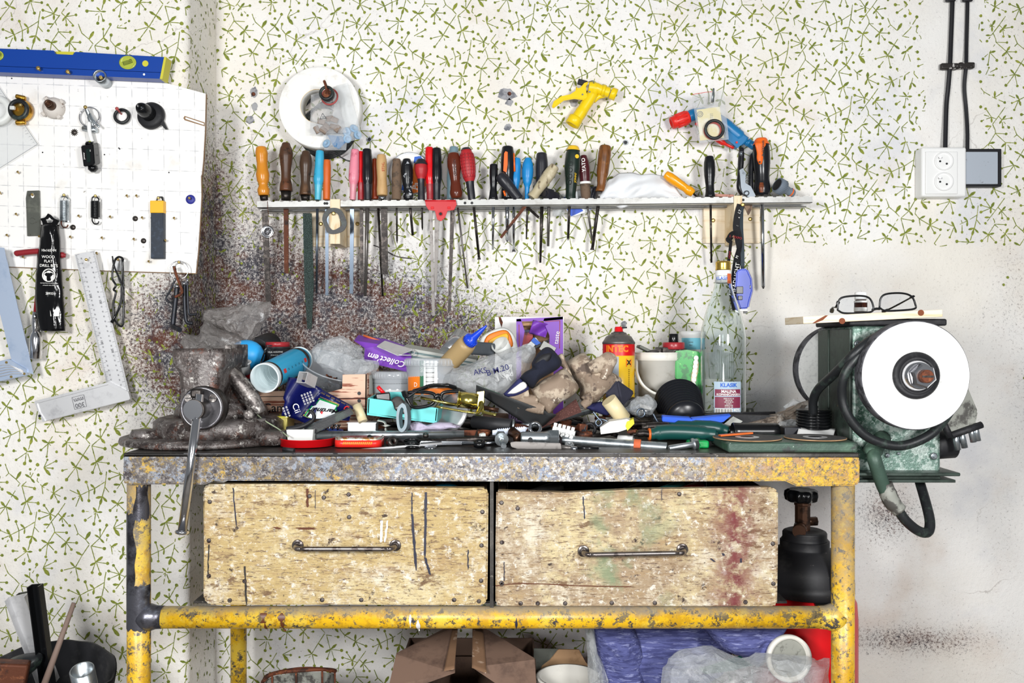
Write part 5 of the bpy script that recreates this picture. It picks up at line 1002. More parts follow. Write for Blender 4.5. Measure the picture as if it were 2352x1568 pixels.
m = MB('end_yellow'); m.lathe([(7*S(yl_), 0), (7*S(yl_), .0006)], P(334, 146, yl_), (0, -1, 0), 24); m.build('hang_hole', g); m = MB('paper_white'); m.lathe([(2.5*S(yl_), 0), (2.5*S(yl_), .0006)], P(331, 171, yl_+.002), (0, -1, 0), 14); m.build('price_dot', g)
m = MB('end_yellow'); m.plate([(128, 118), (170, 119), (168, 128), (130, 126)], yl_-.008, .006); m.build('top_vial', g)
def bolt(label, base, head, y, r=.0018, hr=.0042, mt='brass_screw', nm='bolt'):
    m = MB(mt); A, B = P(*base, YB), P(*head, y); m.rod(A, B, r, seg=8); m.lathe([(hr, 0), (hr, .002), (hr*.5, .003)], B, B-A, 14); return one(nm, m, label, 'bolt')
bolt('left of the two brass bolts sticking out below the blue level', (104, 176), (88, 157), .235); bolt('right of the two brass bolts sticking out below the blue level', (173, 180), (156, 165), .235)
g = thing('steel_sleeve', 'zinc-plated tube pushed over a bolt under the spirit level', 'tube', P(240, 195, .21)); A, B = P(244, 190, YB+.002), P(228, 174, .232); m = MB('zinc'); a_, b_, c_ = frame(B-A); L = (B-A).length
m.skin([m.ring(A+c_*t_, a_, b_, r, r, 30) for r, t_ in ((.0125, 0), (.0125, L), (.0105, L), (.0105, L*.3))]); m.use('black_matt').lathe([(.0105, L*.32), (.0105, L*.33)], A, B-A, 24); m.build('sleeve', g); m = MB('brass_screw'); m.lathe([(.004, L*.33), (.004, L*.8), (.002, L*.85)], A, B-A, 14); m.build('bolt', g)
# set square and white ring at the left edge
m = MB(mat('clear_perspex', 'e6eaec', .1, alpha=.22)); O = [P(*p, .200) for p in ((-150, -20), (86, 331), (-150, 480))]; ctr = (O[0]+O[1]+O[2])/3; I = [ctr+(p-ctr)*.42 for p in O]
m.holed(O, I, (0, .003, 0)); g = thing('set_square', 'transparent plastic set square at the left edge of the board', 'set square', P(20, 380, .2)); m.build('square', g)
m = MB('recycle_print')
for k in range(24):
    t_ = k/24; a = O[0]+(O[1]-O[0])*(.55+t_*.45); m.rod(a+Vector((-.002, -.0003, -.001)), a+Vector((-.006 if k % 5 else -.009, -.0003, -.003)), .0002, seg=4)
m.build('scale', g)
m = MB('recycle_print'); m.tube([O[0], O[1], O[2]], .0004, 5, True, 0); m.build('edge_line', g)
m = MB(mat('milky', 'e8eae6', .4, alpha=.8)); m.lathe([(.030, 0), (.032, .003), (.030, .012), (.020, .014), (.018, .004)], P(-6, 255, .205), (.2, -1, 0), 40, cap=False)
for k in range(3): a = k*2.1+.2; m.box(P(-6, 255, .212)+Vector((math.cos(a)*.032, 0, math.sin(a)*.032)), (.010, .008, .008), bev=.002)
one('hose_coupling', m, 'milky white plastic coupling cut off by the left photo edge', 'hose coupling')
# brass claw coupling
mat('brass', 'c8983c', .25, .95, layers=[('8a5f24', 40, .55, .7)]); g = thing('hose_coupling', 'brass claw hose coupling with black rubber seal', 'hose coupling', P(55, 285, YB)); c = P(55, 257, YB+.001)
ax = Vector((-.03, -1, 0)); m = MB('brass'); m.lathe([(.019, 0), (.0235, .004), (.0235, .014), (.021, .018)], c, ax, 40, cap=False); m.lathe([(.014, .004), (.014, .016)], c, ax, 30)
for dx, dz, r in ((.002, .026, 10), (.002, -.026, -10)): m.box(c+ax.normalized()*.014+Vector((dx, 0, dz)), (.020, .012, .009), rotm(0, r, 14), .003)
m.build('claw_body', g); m = MB('rubber_black'); m.torus(c+ax.normalized()*.019, ax, .0175, .0046, 44, 12); m.build('seal', g)
m = MB('brass_screw'); q = P(47, 241, .222); m.rod(P(50, 245, YB), q, .0016, seg=8); m.sphere(q, .0036); one('bolt', m, 'brass bolt head in the top of the brass coupling', 'bolt')
mat('dirty_cream', 'cfc8c0', .6, layers=[('6b4f42', 60, .58, .64)]); g = thing('hose_coupling', 'dirty cream plastic claw coupling with a dark spout', 'hose coupling', P(125, 275, YB)); c = P(126, 250, YB+.001); ax = Vector((.12, -1, .08))
m = MB('dirty_cream'); m.lathe([(.020, 0), (.022, .003), (.021, .010), (.015, .016), (.010, .018)], c, ax, 40)
for k in range(4): a = k*PI/2+.9-.3; q = c+Vector((math.cos(a)*.023, -.008, math.sin(a)*.023)); m.box(q, (.007, .009, .009), rotm(0, -math.degrees(a), 0), .002)
m.build('flange', g); m = MB('bronze'); a_, b_, c_ = frame(ax); m.skin([m.ring(c+c_*t_, a_, b_, r, r, 24) for r, t_ in ((.011, .012), (.009, .024), (.0075, .034), (.0045, .034), (.0045, .02))]); m.build('spout', g)
# hose clamp, plug on tie, black fob
g = thing('hose_clamp', 'thin steel hose clamp ring hung on a bolt', 'hose clamp', P(208, 300, YB)); m = MB('chrome'); m.torus(P(206, 269, YB+.006), (0, -1, .1), .0205, .0012, 44, 6, flat=2.6); m.build('band', g); m = MB('zinc'); m.rod(P(191, 295, YB+.008), P(221, 299, YB+.010), .0055, seg=14); m.lathe([(.0048, 0), (.0048, .003)], P(219, 299, YB+.010), (1, -.2, 0), 12); m.build('tightener', g)
m = MB('zinc'); m.tube([P(197, 246, .212), P(203, 262, .208), P(208, 275, .206), P(214, 290, .204)], [.0035, .004, .0055, .002], 10, flat=.6); m.tube([P(206, 262, .208), P(212, 275, .210), P(228, 292, .212)], [.003, .0035, .0022], 10); m.use('brass_screw').sphere(P(196, 246, .216), .0038); m.use('white_plastic').tube([P(204, 280, .21), P(206, 305, .208), P(212, 326, .206)], .0042, 8); one('crimp_link', m, 'bright metal crimp with white cable tie on clamp bolt', 'cable tie')
g = thing('pocket_fob', 'glossy black electronic fob hanging below the white cable tie', 'fob', P(208, 388, .2)); m = MB('black_gloss'); m.poly([P(x, y, .225) for x, y in ((186, 335), (214, 330), (218, 378), (192, 383))], [P(x, y, .196) for x, y in ((188, 333), (226, 327), (231, 376), (198, 384))]); bmesh.ops.bevel(m.bm, geom=m.bm.edges[:], offset=.0015, segments=2, affect='EDGES'); m.lathe([(.009, 0), (.010, .006), (.004, .012)], P(213, 382, .208), (.1, 0, -1), 20); m.lathe([(.009, 0), (.007, .005)], P(206, 332, .208), (0, 0, 1), 20); m.build('case', g)
m = MB(mat('lcd_dark', '10231f', .2)); m.plate([(197, 343), (206, 341), (208, 371), (200, 373)], .2255, .0006); m.build('display', g); m = MB('paper_white'); m.text('power', .0055, pxt(193, 358, .2258, 94)); m.text('set', .0035, pxt(207, 346, .2258, 94)); m.build('lettering', g); m = MB(mat('neon', 'd6e80c', .5)); m.rod(P(203, 327, .212), P(208, 326, .212), .0025, seg=8); m.build('knot', g)
m = MB('rubber_black'); m.torus(P(280, 267, YB+.007), (.1, -1, .1), .0138, .0034, 40, 10, flat=1.2); one('o_ring', m, 'black rubber ring hanging from a copper bolt', 'ring'); bolt('copper coloured bolt through the black rubber ring', (279, 262), (269, 250), .215, mt='red_rubber', hr=.0035)
g = thing('spout_cap', 'black screw cap with a long conical spout', 'spout cap', P(350, 295, YB)); c = P(350, 268, YB+.001); ax = Vector((-.10, -1, .14)); m = MB('black_matt'); m.lathe([(.0275, 0), (.0285, .002), (.0275, .010), (.022, .013), (.013, .014)], c, ax, 48); m.poly([c+Vector(p) for p in ((.018, -.004, -.014), (.024, -.004, -.006), (.034, -.004, -.027), (.030, -.004, -.028))], [c+Vector(p) for p in ((.018, -.010, -.014), (.024, -.010, -.006), (.034, -.010, -.027), (.030, -.010, -.028))]); m.build('cap', g)
m = MB('black_gloss'); a_, b_, c_ = frame(ax); m.skin([m.ring(c+c_*t_, a_, b_, r, r, 32) for r, t_ in ((.0155, .012), (.014, .035), (.0115, .045), (.008, .052), (.0062, .0525), (.006, .045))]); m.build('spout', g); m = MB('zinc'); m.sphere(c+ax.normalized()*.046+Vector((.003, 0, 0)), .0032); m.build('bolt_end', g)
# strip, springs, knife case, washer
mat('galv_dark', '5f615a', .45, .5, layers=[('74766c', 20, .5, .65), ('4c4a42', 60, .6, .66)]); g = thing('steel_strip', 'dull grey steel strip hanging from a screw on the left', 'steel strip', P(76, 542, YB)); m = MB('galv_dark'); m.plate([(62, 438), (90, 437), (91, 477), (92, 541), (62, 542), (60, 480), (59, 455)], YB+.006, .003); bmesh.ops.bevel(m.bm, geom=[e for e in m.bm.edges if abs(e.calc_face_angle(0)) > .9], offset=.0006, segments=1, affect='EDGES'); m.torus(P(74, 507, YB+.006), (0, -1, 0), .006, .0005, 24, 5); m.rod(P(60, 477, YB+.0062), P(91, 477, YB+.0062), .0004, seg=5); m.build('strip', g); m = MB('paper_white'); m.lathe([(.0034, 0), (.0034, .0003)], P(75, 449, YB+.0062), (0, -1, 0), 14, flat=1.5); m.build('hanging_hole', g)
bolt('brass screw carrying the dull grey steel strip', (77, 452), (74, 447), YB+.010, hr=.0026, nm='board_screw')
def spring(label, cx, y0, y1, mt, hookc):
    g = thing('coil_spring', label, 'spring', P(cx, y1, YB)); m = MB(mt); n = 19; r = 8.6*S(YB); yy = YB+.011; pts = [P(cx, y0, yy)+Vector((r*math.cos(k*2*PI/12), -r*math.sin(k*2*PI/12), -k/12*(y1-y0)*S(YB)/n)) for k in range(12*n+1)]; m.tube(pts, .0013, 6, n=0); m.build('coil', g)
    for (yc, sg, dx) in ((y0, -1, 1), (y1, 1, 1)):
        m = MB(mt if sg < 0 else hookc); m.tube([P(cx+a*dx, yc+b*sg, yy) for a, b in ((6, 0), (8, 5), (2, 11), (-6, 10), (-8, 3), (-7, -1))] if sg < 0 else [P(cx+a, yc+b, yy) for a, b in ((-7, -1), (-7, 7), (-2, 14), (6, 13), (8, 8))], .0014, 8); m.build('hook', g)
spring('zinc coil spring hanging left of the black spring', 148, 462, 508, 'zinc', 'rust'); spring('black coil spring hanging right of the zinc spring', 219, 463, 500, 'black_gloss', 'black_gloss')
for a, l in (((147, 448), 'screw carrying the zinc spring'), ((219, 450), 'screw carrying the black spring')): bolt(l, (a[0]+2, a[1]+2), a, YB+.014, hr=.003, nm='board_screw')
mat('case_navy', '1f2936', .5, layers=[('2e3a4a', 120, .5, .65)]); mat('case_yellow', 'f0b422', .45); g = thing('blade_case', 'dark blue plastic blade case with a yellow cap', 'blade case', P(366, 596, YB)); m = MB('case_navy'); a, b = P(352, 489, YB), P(381, 595, YB); m.box(((a.x+b.x)/2, -YB-.007, (a.z+b.z)/2), (b.x-a.x, .013, a.z-b.z), bev=.0012); m.build('case_body', g)
m = MB('case_yellow'); a, b = P(351, 463, YB), P(381.5, 491, YB); m.box(((a.x+b.x)/2, -YB-.0075, (a.z+b.z)/2), (b.x-a.x, .0145, a.z-b.z), bev=.0012); m.build('cap', g); m = MB('black_gloss'); m.plate([(361, 451), (373, 451), (376, 463), (358, 463)], YB+.008, .004); m.build('hang_tab', g); m = MB('paper_white'); m.plate([(363, 454), (370, 454), (372, 460), (362, 460)], YB+.0083, .0004); m.build('tab_hole', g)
bolt('screw carrying the yellow capped blade case', (367, 458), (364, 455), YB+.014, hr=.0028, nm='board_screw')
m = MB(mat('washer_blue', '2a2f8c', .5)); m.lathe([(.0095, 0), (.0098, .001), (.0092, .003), (.004, .003)], P(438, 458, YB), (0, -1, 0), 32); one('plastic_washer', m, 'round dark blue plastic washer at the right edge of board', 'washer'); bolt('screw through the dark blue plastic washer', (438, 458), (435, 455), YB+.009, hr=.0026, nm='board_screw')
# T-handle socket wrench behind the drill bit sleeve
mat('t_red', '8e2028', .45, layers=[('5e1a1e', 40, .55, .65)]); g = thing('socket_wrench', 'T-handle wrench with red grip and chrome socket', 'wrench', P(82, 822, .2)); m = MB('t_red'); m.tube([P(37, 583, .206), P(45, 581, .208), P(95, 577, .208), P(140, 585, .208), P(151, 587, .206)], [.0045, .0062, .006, .0062, .0045], 14); m.build('grip', g)
m = MB('t_red'); m.rod(P(94, 580, .206), P(80, 722, .206), .0032, seg=12); m.build('rod', g); m = MB('chrome'); m.rod(P(80, 716, .206), P(80, 736, .206), .0045, .006, 14); m.lathe([(.006, 0), (.0065, .01), (.006, .022)], P(80, 732, .206), (0, 0, -1), 14); m.box(P(80, 748, .212), (.008, .008, .024), bev=.002); m.build('swivel_joint', g)
m = MB('chrome'); m.lathe([(.008, 0), (.0115, .012), (.0125, .018), (.0125, .058), (.0118, .059)], P(83, 758, .206), (-.02, 0, -1), 32); m.build('socket', g)
# drill bit sleeve
mat('black_vinyl', '0b0b0d', .12, bump=(26, .9)); g = thing('drill_bit_sleeve', 'glossy black plastic sleeve of wood flat drill bits', 'sleeve', P(120, 762, .21))
m = MB('black_vinyl'); Lf = [(98, 516), (94, 540), (88, 580), (85, 630), (84, 680), (86, 720), (92, 762)]; Rt = [(132, 516), (136, 545), (137, 580), (140, 640), (143, 690), (146, 730), (147, 758)]
def slv(u, v):
    L_ = lerp([p[0] for p in Lf], v); R_ = lerp([p[0] for p in Rt], v); y = 516+v*244; e = math.sin(PI*u)**.6; return P(L_+(R_-L_)*u, y, .214+.011*e+.0035*noise.noise(Vector((u*4, v*7, 2)))*e)
m.sheet(20, 40, slv, th=.003); m.build('pouch', g)
m = MB('black_vinyl'); O = crv([P(x, y, .218) for x, y in ((110, 490), (116, 493), (124, 501), (134, 506), (131, 514), (126, 519), (112, 520), (100, 518), (96, 508), (93, 502), (103, 499), (110, 490))], 3)[:-1]; cc = P(113, 507, .218); I = [cc+(p-cc)*.42+Vector((0, 0, .001)) for p in O]; m.holed(O, I, (0, .003, 0)); m.build('hang_loop', g)
m = MB('paper_white')
def sl(px, py, txt, s_, dy=0): m.text(txt, s_, pxt(px, py, .2295, -1.5), bold=.01)
sl(112, 575, '10x165MM', .0068); sl(111, 590, 'WOOD', .0078); sl(111, 600, 'FLAT', .0078); sl(112, 610, 'DRILL BITS', .0078); sl(113, 650, 'warning always use eye protection', .0026); sl(113, 655, 'protection when drilling', .0026); sl(114, 674, '20933', .0066); m.build('lettering', g)
m = MB('paper_white'); m.torus(P(112, 632, .2285), (0, -1, 0), .0125, .0013, 40, 6); m.lathe([(.0105, 0), (.0105, .0004)], P(112, 633, .2285), (0, -1, 0), 30); f = m.build('safety_badge', g)
m = MB('black_gloss'); m.tube([P(103, 630, .2296), P(108, 627, .2296), P(112, 630, .2296), P(117, 627, .2296), P(122, 630, .2296)], .0011, 6); m.lathe([(.0028, 0), (.0028, .0003)], P(107, 631, .2292), (0, -1, 0), 12); m.lathe([(.0028, 0), (.0028, .0003)], P(117, 631, .2292), (0, -1, 0), 12); m.tube([P(107, 638, .2296), P(112, 641, .2296), P(117, 638, .2296)], .0005, 5); m.tube([P(104, 624, .2296), P(112, 620, .2296), P(121, 624, .2296)], .0012, 5); m.build('badge_face', f)
m = MB('paper_white'); m.plate([(115, 712), (136, 710), (136, 726), (116, 726)], .2295, .0005); m.build('sticker', g)
# aluminium squares
mat('alu', 'dededf', .38, .55, layers=[('c4c4c6', 30, .5, .7)]); mat('scale_ink', '4a4a50', .6)
def square(label, bl, st, y, mt, nums, extra=None):
    g = thing('try_square', label, 'square', P(st[2][0], st[2][1], y)); m = MB(mt); m.plate(bl, y, .0015); m.build('rule_blade', g); m = MB(mt); m.plate(st, y+.004, .010); bmesh.ops.bevel(m.bm, geom=[e for e in m.bm.edges if abs(e.calc_face_angle(0)) > .9], offset=.0008, segments=1, affect='EDGES'); s_ = m.build('stock', g)
    return g, s_
ys = .215; g, s_ = square('aluminium 300 mm try square hanging centrally below the pegboard', [(171, 584), (217, 575), (300, 914), (247, 890)], [(80, 922), (250, 878), (294, 902), (298, 918), (101, 968)], ys, 'alu', 0)
m = MB('scale_ink'); dv = (P(300, 914, ys)-P(217, 575, ys)); u_ = dv.normalized(); w_ = u_.cross(Vector((0, 1, 0))).normalized()
if w_.x < 0: w_ = -w_
e0 = P(217, 577, ys+.0018); e1 = P(172, 586, ys+.0018)
for k in range(150):
    q = e0+u_*k*.0021; ln = .008 if k % 10 == 0 else (.005 if k % 5 == 0 else .003); m.rod(q-w_*.0008, q-w_*(.0008+ln), .00016, seg=4)
    q = e1+u_*k*.0019
    if k < 145: m.rod(q+w_*.0008, q+w_*(.0008+ln), .00016, seg=4)
for k in range(1, 30):
    q = e0+u_*(k*.0103)-w_*.013; m.text(str(k*10 % 100) if k % 10 else str(k*10), .0062 if k % 10 == 0 else .0036, onp(q, u_, w_)); q = e1+u_*(k*.0098)+w_*.011
    if k < 28: m.text(str((290-k*10) % 100) if (29-k) % 10 else str((29-k)*10), .0062 if (29-k) % 10 == 0 else .0036, onp(q, u_, w_))
m.build('scale', g)
m = MB('alu'); m.plate([(79, 921), (250, 877), (295, 900), (299, 916), (292, 915), (288, 905), (248, 883), (84, 926), (90, 945), (104, 967), (98, 969), (85, 940)], ys+.007, .008); m.build('stock_flange', g)
m = MB('scale_ink'); o = P(182, 923, ys+.0045); uu = Vector((-math.cos(math.radians(14)), 0, -math.sin(math.radians(14)))); vv = Vector((math.sin(math.radians(14)), 0, -math.cos(math.radians(14))))
fn = onp(o, uu, vv, lift=.0003); m.text('300', .0135, lambda a, b: fn(a, b+.006)); m.text('mm', .0135, lambda a, b: fn(a, b-.005)); q = .0125
for a, b in (((-q, -q), (q, -q)), ((q, -q), (q, q)), ((q, q), (-q, q)), ((-q, q), (-q, -q))): m.rod(fn(*a), fn(*b), .0003, seg=4)
m.build('size_mark', g); m = MB('black_matt'); m.lathe([(.003, 0), (.003, .0003)], P(91, 955, ys+.0072), (0, -1, 0), 10); m.build('end_hole', g); m = MB('paper_white'); m.lathe([(.0045, 0), (.0045, .0003)], P(198, 597, ys+.0002), (0, -1, 0), 16); m.build('hang_hole', g); bolt('screw holding the aluminium square to the board', (200, 600), (198, 596), ys+.006, hr=.003, nm='board_screw')
mat('alu_blue', 'b9c8de', .35, .4, layers=[('9fb3cf', 12, .5, .7)]); g, s_ = square('pale blue filmed metal square cut off by the left edge', [(-60, 560), (9, 569), (77, 860), (30, 842), (-20, 640)], [(-90, 850), (20, 824), (61, 848), (60, 862), (-90, 895)], .225, 'alu_blue', 0)
m = MB('alu'); 
for k in range(5): m.tube([P(-80, 858+k*6, .230), P(5+k*6, 838+k*5, .230), P(22+k*7, 838+k*5, .230), P(54, 851+k*1.5, .230)], .0009, 5, n=0)
m.build('rib', s_); m = MB('brass_screw')
for a in ((15, 832), (26, 865), (56, 858)): m.lathe([(.0026, 0), (.0026, .001)], P(*a, .2295), (0, -1, 0), 12)
m.build('rivet', s_)
# glasses hanging, hex keys
g = thing('eyeglasses', 'black framed glasses hanging sideways from a pegboard screw', 'glasses', P(270, 748, .22)); y_ = .212
m = MB('black_gloss'); m.tube([P(x, y, y_) for x, y in ((281, 592), (283, 640), (284, 700), (282, 745), (272, 746), (262, 730), (260, 700), (266, 672), (261, 665), (266, 655), (258, 640), (259, 620), (264, 598), (272, 590))], .0022, 8, True, 5); m.build('rim', g)
m = MB('black_gloss'); m.tube([P(x, y, .222) for x, y in ((258, 588), (262, 610), (274, 640), (282, 662), (280, 690), (268, 720), (256, 740))], [.0015, .0018, .002, .002, .0018, .0022, .003], 8); m.build('temple', g); m = MB('black_gloss'); m.tube([P(x, y, .218) for x, y in ((283, 594), (279, 640), (277, 690), (266, 725), (258, 742))], .0018, 8); m.build('temple', g)
m = MB('lens'); q = crv([P(x, y, y_) for x, y in ((281, 594), (282, 630), (280, 655), (268, 655), (260, 635), (263, 605), (281, 594))], 3)[:-1]; m.poly(q, [p+Vector((0, .001, 0)) for p in q]); m.build('lens', g); m = MB('lens'); q = crv([P(x, y, y_) for x, y in ((281, 680), (283, 710), (280, 742), (270, 742), (262, 720), (262, 695), (281, 680))], 3)[:-1]; m.poly(q, [p+Vector((0, .001, 0)) for p in q]); m.build('lens', g)
bolt('screw the sideways glasses hang from', (272, 598), (270, 595), .206, hr=.003, nm='board_screw')
mat('key_black', '2c2e34', .4, .5, layers=[('4a4540', 60, .6, .66)]); g = thing('key_ring', 'steel split ring holding hex keys on the board', 'key ring', P(411, 638, .21)); m = MB('chrome'); m.torus(P(411, 620, .206), (.1, -1, 0), .0185, .0009, 50, 6); m.torus(P(411, 620, .2075), (.1, -1, 0), .0185, .0009, 50, 6); m.build('split_ring', g); bolt('screw carrying the ring of hex keys', (412, 604), (411, 602), .206, hr=.003, nm='board_screw')
def hexkey(label, pts, w, mt='key_black', y=.212, loop=None):
    g = thing('hex_key', label, 'hex key', P(pts[-1][0], pts[-1][1], y), 'hex keys on the ring'); m = MB(mt); m.tube([P(p[0], p[1], p[2] if len(p) > 2 else y) for p in pts], w*S(y), 6, n=5); m.build('key', g); d = P(*pts[1][:2], y)-P(*pts[0][:2], y); a = P(*pts[0][:2], y); m = MB('chrome'); m.lathe([(w*1.25*S(y), 0), (w*1.25*S(y), .008)], a-d.normalized()*.001, d, 14); m.build('end_cap', g)
hexkey('hex key bent to the left with brown rusty shaft in front', [(400, 612, .222), (405, 632, .222), (412, 650, .222), (418, 668, .222), (414, 676, .222), (402, 682, .222)], 3.2, 'rust')
hexkey('thickest hex key, short leg pointing at the viewer', [(407, 654), (402, 700), (397, 745), (399, 750, .222), (408, 755, .232), (413, 757, .24)], 6, y=.214)
hexkey('hex key whose foot turns right beside the thickest one', [(423, 648), (424, 690), (426, 725), (430, 740), (443, 742)], 4.4, y=.206)
hexkey('slender hex key farthest right on the ring', [(430, 641), (431, 680), (433, 715), (437, 722), (451, 721)], 2.8, y=.204)
hexkey('thin hex key bent into a hook on the left of the ring', [(403, 640), (392, 665), (382, 682), (386, 692), (400, 698)], 2.4, y=.208)
# ---------------------------------------------------------------- clutter on the bench
def PT(pts, y): return [P(p[0], p[1], p[2] if len(p) > 2 else y) for p in pts]
def edge_bev(m, w, ang=.7, seg=2): bmesh.ops.bevel(m.bm, geom=[e for e in m.bm.edges if len(e.link_faces) == 2 and abs(e.calc_face_angle(0)) > ang], offset=w, segments=seg, affect='EDGES'); return m
def pillow(m, pts, y, th, amp=.003, k=25, seed=0, n=3, back=.3, rings=8, fold=0, fk=40):
    """soft thing: closed outline in photo pixels swelling towards the viewer by th"""
    O = crv(PT(pts+[pts[0]], y), n)[:-1] if n > 1 else PT(pts, y); c = sum(O, Vector())/len(O); N = len(O); R = []; off = Vector((seed*3.1, seed*1.7, seed))
    for j in range(-2, rings+1):
        s_ = 1-max(0, j)/rings if j >= 0 else (.96 if j == -1 else .5); row = []
        for p in O:
            q = c+(p-c)*s_; d = th*math.sqrt(max(0, 1-s_**2)) if j >= 0 else -th*back*(1 if j == -2 else .5)
            w_ = noise.noise(q*k+off)*amp+noise.noise(q*k*2.7+off)*amp*.45
            if fold: w_ += fold*(abs(noise.noise(q*fk*.5+off*2))-.2)*2
            q = q+Vector((noise.noise(q*k*1.1+off*2)*amp*.5, -d-w_*(1 if j > 0 else .3), noise.noise(q*k*1.3-off)*amp*.5)); row.append(m.V(q))
        R.append(row)
    fc = m.mats[m.mi].name in ('bag_grey', 'bag_clear', 'dirty_film', 'clear_film')
    if fc:
        for j, row in enumerate(R):
            for v in row: v.co += Vector((noise.noise(v.co*90+off), -abs(noise.noise(v.co*110+off))*1.6, noise.noise(v.co*85-off)))*.0055
    m.skin(R, True, not fc)
    if fc: bmesh.ops.triangulate(m.bm, faces=[f for f in m.bm.faces if len(f.verts) == 4])
    return m
def cup(m, o, ax, r0, r1, h, t=.0015, seg=48, lip=0):
    a, b, c = frame(Vector(ax)); o = Vector(o); pr = [(r0, 0), (r1, h), (r1+lip, h), (r1+lip, h+lip), (r1-t, h+lip), (r0-t, t)] if lip else [(r0, 0), (r1, h), (r1-t, h), (r0-t, t)]
    return m.skin([m.ring(o+c*q, a, b, r, r, seg) for r, q in pr])
def pl(name, mt, pts, y, th, label, cat, bev=0, off=None, group=None):
    m = MB(mt); m.plate(pts, y, th); bev and edge_bev(m, bev); return one(name, m, label, cat, group)
def rodt(name, mt, a, b, ya, yb, r, label, cat, r1=None, group=None): m = MB(mt); m.rod(P(*a, ya), P(*b, yb), r, r1, 20); return one(name, m, label, cat, group)
film('bag_grey', '8c8784', .55, .2, 1.0, 40); film('bag_clear', 'c4c8ca', .36, .13, 1.0, 45); mat('alu_box', 'c4c8ce', .35, .9, layers=[('a9bcd4', 30, .56, .62)])
mat('leather', '8a7867', .75, layers=[('b8a894', 22, .48, .56), ('5e5046', 30, .53, .6), ('d8cdbd', 44, .6, .66)], bump=(90, .5)); mat('knit_navy', '161a2a', .9, bump=(500, .6)); mat('navy_cloth', '2a2c5c', .8, bump=(400, .3))
mat('cream_plastic', 'd8c9a0', .4, layers=[('b39f78', 40, .6, .7)]); mat('turquoise', '5cc6c4', .35, layers=[('3f8f94', 90, .68, .72)]); mat('purple_card', '7a3fb0', .4); mat('kraft', 'b08c68', .85, layers=[('93714f', 20, .5, .65)], bump=(140, .2)); mat('brown_card', '7a6152', .8, layers=[('5f4a3f', 12, .5, .65)])
mat('abrasive', '4e2f2a', .9, layers=[('7a544c', 500, .55, .65)], bump=(600, .6)); mat('abrasive_violet', '5a4a66', .9, bump=(500, .5)); mat('clear_tub', 'd8dde2', .12, alpha=.42, spec=.8); mat('pliers_green', '12433f', .35, layers=[('a08a70', 60, .72, .76)]); mat('bright_green', '0f9a4c', .3)
mat('can_cyan', '18aede', .3); mat('sky_blue', '2fa4e6', .4); mat('milk_white', 'e6f2f4', .3); mat('handle_blue', '0a56d8', .3); mat('grey_plastic', '9aa2aa', .4); mat('note_grey', 'b9bbb4', .7); mat('note_edge', '5a6f70', .7, layers=[('8fa3a2', 300, .5, .6, (.1, .1, 4))]); mat('gold_zinc', 'cfc06a', .22, 1, layers=[('c06a50', 16, .6, .75)])
M_ = bpy.data.materials.new('wood_print'); MATS['wood_print'] = M_; t = NT(M_); t.b.inputs['Roughness'].default_value = .7
wv = t.noise(38, 4, (.25, 1, 5), rough=.6); t.lk(t.mix(t.step(wv, .54, .57), srgb('dcb79e'), srgb('8c4a34')), t.b.inputs['Base Color'])
# a loose bed of small dark scrap that everything else lies in
rnd = random.Random(11); sm = []
def scrapmesh(i):
    m = MB(['iron', 'b_dark', 'rust', 'b_steel', 'black_matt', 'key_black'][i % 6])
    if i % 5 == 0: m.rod((-.04, 0, 0), (.04, 0, 0), .004, seg=10); m.lathe([(.007, 0), (.007, .006)], (.04, 0, 0), (1, 0, 0), 6, smooth=False)
    elif i % 5 == 1: m.box((0, 0, 0), (.07, .02, .004), bev=.001)
    elif i % 5 == 2: m.skin([m.ring(Vector((0, 0, t_)), Vector((1, 0, 0)), Vector((0, 1, 0)), r, r, 24) for r, t_ in ((.012, 0), (.012, .008), (.007, .008), (.007, 0))], cap=False, closed=True)
    elif i % 5 == 3: m.tube([(-.03, 0, 0), (0, .01, .004), (.03, -.004, 0), (.04, .01, .002)], .003, 8)
    else: m.box((0, 0, 0), (.05, .016, .012), bev=.002); m.rod((.025, 0, 0), (.045, 0, 0), .005, seg=10)
    return m
base = []
for i in range(10):
    o = one('scrap_piece', scrapmesh(i), 'dark scrap piece lying in the heap on the bench', 'scrap', 'dark scrap in the bench heap'); base.append(o); o.location = (-.42+i*.08, -.30, .862)
for i in range(90):
    b_ = base[rnd.randrange(10)]; y = rnd.uniform(.06, .44); x = rnd.uniform(-.44, .36)*(1-.1*y); lv = .006+rnd.random()*.012
    dup(b_, (x, -y, .851+lv), 'dark scrap piece lying in the heap on the bench', rot=(rnd.uniform(-.15, .15), rnd.uniform(-.15, .15), rnd.uniform(0, 6)))
# ---- left: bags, cups, blue can
g = thing('plastic_bag', 'large grey crumpled plastic bag behind the vise', 'bag', P(530, 850, .2))
m = MB('bag_grey'); pillow(m, [(464, 712), (520, 704), (560, 700), (596, 688), (625, 704), (608, 738), (590, 770), (575, 788), (545, 772), (520, 762), (485, 745), (462, 735)], .20, .035, .012, 28, 3, fold=.009, fk=70); m.build('upper_fold', g)
m = MB('bag_grey'); pillow(m, [(421, 782), (432, 768), (462, 770), (470, 738), (495, 750), (540, 765), (575, 785), (598, 815), (598, 835), (575, 842), (520, 835), (440, 830), (422, 800)], .23, .06, .012, 26, 5, fold=.007, fk=60); m.build('lower_fold', g)
m = MB('sky_blue'); m.sphere(P(566, 815, .25), .036, (1, .7, .85)); one('blue_ball', m, 'bright blue rounded thing seen through the grey bag', 'ball')
m = MB('dusty_black'); m.lathe([(.025, 0), (.027, .003), (.027, .06)], P(590, 805, .20), (.2, 1, .2), 32); one('tape_coil', m, 'dark grey round roll behind the grey bag', 'roll')
